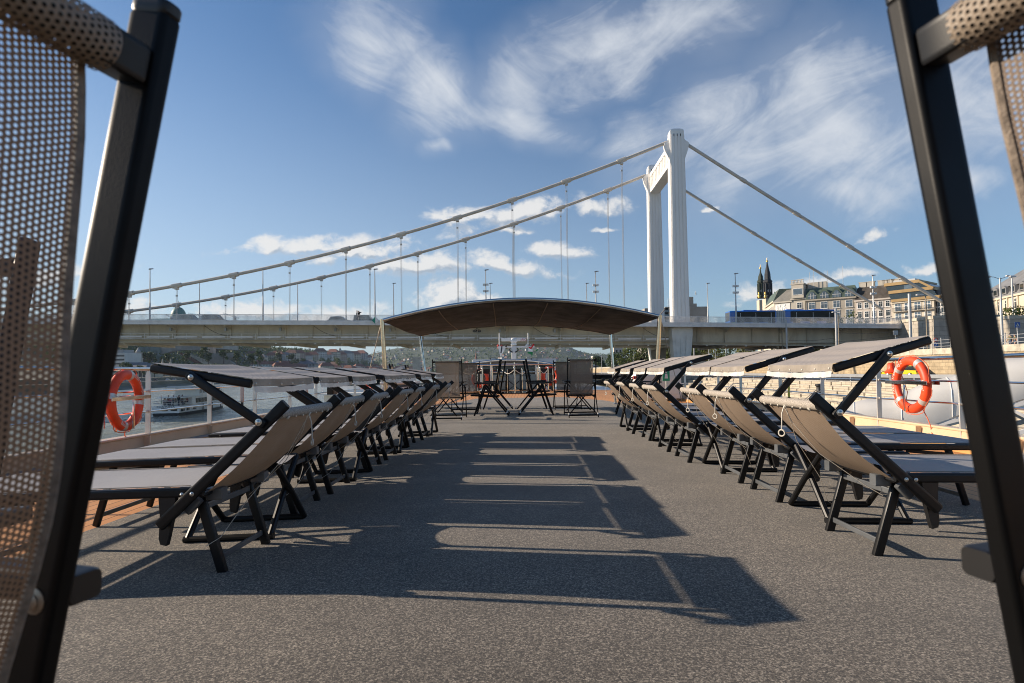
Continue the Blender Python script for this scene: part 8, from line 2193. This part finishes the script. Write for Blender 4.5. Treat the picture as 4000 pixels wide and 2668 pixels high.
def river_ship():
    t = thing('river_ship', 'white river ship ahead on the left, mostly hidden behind lounger canopies', 'boat')
    a_ = at(1340, 1560, 62)
    X, Y = a_.x, 62.0
    m = MB(); m.loft([[V(X - w, Y + y, -6.3), V(X - w, Y + y, -3.8), V(X + w, Y + y, -3.8), V(X + w, Y + y, -6.3)] for (y, w) in ((0, 2.6), (1.5, 3.0), (30, 3.0), (38, 0.2))]); m.build('hull', mat('dark_ship_hull', (0.05, 0.05, 0.055), 0.5), t, 0)
    m = MB(); m.span((X - 2.4, Y + 1, -3.8), (X + 2.4, Y + 26, -1.4)); m.build('cabin', M['white'], t, 0)
    m = MB(); m.span((X - 2.9, Y - 0.5, -1.4), (X + 2.9, Y + 27, -1.2)); m.build('upper_deck', M['white'], t, 0)
    m = MB(); m.span((X - 1.6, Y + 4, -1.2), (X + 1.6, Y + 14, 0.6)); m.build('bridge_house', M['white'], t, 0)
    m = MB(); m.span((X - 1.65, Y + 3.93, -0.5), (X + 1.65, Y + 13, 0.3)); m.build('window_band', M['glass'], t, 0)
    m = MB(); m.span((X - 1.1, Y + 0.93, -3.4), (X + 1.1, Y + 1.05, -1.9)); m.build('stern_window', M['glass'], t, 0)
    for dx in (-2.3, 2.3):
        m = MB(); m.tube([(X + dx, Y + 0.2, -1.2), (X + dx, Y + 0.2, -0.2)], 0.05, 6); m.build('post', M['rail_grey'], t)
    m = MB(); m.tube([(X - 2.3, Y + 0.2, -0.2), (X + 2.3, Y + 0.2, -0.2)], 0.05, 6); m.build('rail', M['rail_grey'], t)
river_ship()

def bicycles():
    def bike(label, x, y, rz):
        t = thing('bicycle', label, 'bicycle', (x, y, 0.0), rz, group='bicycles parked on the deck by the quay rail')
        for wx in (-0.52, 0.52):
            m = MB(); m.torus((wx, 0, 0.34), (0, 1, 0), 0.32, 0.022, 22, 6); w = m.build('wheel', M['plastic'], t)
            m = MB()
            for k in range(8): m.tube([(wx, 0, 0.34), (wx + 0.31 * math.cos(k * PI / 4), 0, 0.34 + 0.31 * math.sin(k * PI / 4))], 0.004, 4)
            m.build('spokes', M['steel_flat'], w)
        m = MB()
        for (a_, b_) in (((-0.52, 0.34), (-0.12, 0.30)), ((-0.12, 0.30), (-0.22, 0.78)), ((-0.52, 0.34), (-0.2, 0.70)), ((-0.12, 0.30), (0.34, 0.72)), ((-0.2, 0.70), (0.33, 0.78)), ((0.52, 0.34), (0.32, 0.95))):
            m.tube([(a_[0], 0, a_[1]), (b_[0], 0, b_[1])], 0.018, 6)
        m.build('frame', M['frame_black'], t)
        m = MB(); m.sphere((-0.24, 0, 0.83), (0.14, 0.08, 0.04), 8, 5); m.build('saddle', M['plastic'], t)
        m = MB(); m.tube([(0.2, -0.28, 1.0), (0.31, -0.1, 0.98), (0.31, 0.1, 0.98), (0.2, 0.28, 1.0)], 0.014, 6); m.build('handlebar', M['plastic'], t)
        m = MB(); m.box((-0.62, 0, 0.68), (0.05, 0.16, 0.07)); m.build('rear_lamp', M['letter_red'], t)
        m = MB(); m.tube([(-0.66, 0.06, 0.66), (-0.25, 0.06, 0.68), (-0.25, -0.06, 0.68), (-0.66, -0.06, 0.66)], 0.01, 5); m.build('carrier', M['plastic'], t)
    bike('black bicycle parked behind the quay-side canopies, left of two', at(2450, 1480, 15.5).x, 15.5, PI / 2 + 0.2)
    bike('black bicycle parked behind the quay-side canopies, right of two', at(2490, 1480, 15.0).x, 15.0, PI / 2 - 0.15)
    s = thing('exit_sign', 'small green and white emergency exit sign hung on the quay-side rail', 'sign')
    c = at(2602, 1465, 16.6)
    m = MB(); m.span((c.x - 0.10, c.y - 0.01, c.z - 0.17), (c.x + 0.10, c.y + 0.01, c.z + 0.17)); m.build('plate', mat('exit_green', (0.02, 0.33, 0.16), 0.5), s, 0)
    m = MB(); m.disc((c.x, c.y - 0.011, c.z + 0.09), (0, -1, 0), 0.03, 0.004, 10); m.prism([(c.x - 0.05, c.y - 0.012, c.z - 0.1), (c.x + 0.05, c.y - 0.012, c.z - 0.1), (c.x + 0.03, c.y - 0.012, c.z + 0.04), (c.x - 0.03, c.y - 0.012, c.z + 0.04)], (0, -0.004, 0)); m.build('running_figure', M['white'], s, 0)
    m = MB(); m.tube([(c.x, c.y + 0.02, 0), (c.x, c.y + 0.02, c.z)], 0.015, 6); m.build('post', M['steel_flat'], s)
    t = thing('deck_locker', 'white deck locker with peaked lid by the quay-side rail', 'locker')
    c = at(2555, 1490, 17.5)
    m = MB(); m.prism([(c.x - 0.55, 17.2, 0.0), (c.x + 0.75, 17.2, 0.0), (c.x + 0.75, 17.2, 0.86), (c.x + 0.25, 17.2, 1.12), (c.x - 0.55, 17.2, 0.86)], (0, 1.2, 0)); m.build('body', M['white'], t, 0)
    m = MB(); m.span((c.x - 0.45, 17.18, 0.12), (c.x + 0.65, 17.199, 0.7)); m.build('door', M['hull'], t, 0)
    t = thing('deck_locker', 'pale deck box beside the gold-reflecting awning post on the river side', 'locker')
    m = MB(); m.beam((-4.0, 16.4, 0.28), (-3.1, 16.4, 0.28), 0.8, 0.56, r=0.05); m.build('body', M['hull'], t)
    m = MB(); m.beam((-4.04, 16.4, 0.60), (-3.06, 16.4, 0.60), 0.88, 0.07, r=0.03); m.build('lid', M['white'], t)
bicycles()

# ------------------------------------------------------------------ air
def haze():
    m = MB(); m.span((-3700, -1700, -11), (3000, 6300, 262))
    mt = bpy.data.materials.new('thin_haze'); mt.use_nodes = True
    g = NT(mt.node_tree); g.n.clear()
    out = g.new('ShaderNodeOutputMaterial'); v = g.new('ShaderNodeVolumePrincipled')
    v.inputs['Color'].default_value = (0.50, 0.62, 0.82, 1); v.inputs['Density'].default_value = HAZE; v.inputs['Anisotropy'].default_value = 0.25
    g.l.new(v.outputs[0], out.inputs['Volume'])
    o = m.build('haze', mt, None, 0)
    tag(o, kind='stuff')
    o.display_type = 'WIRE'
HAZE = 0.6e-4
haze()
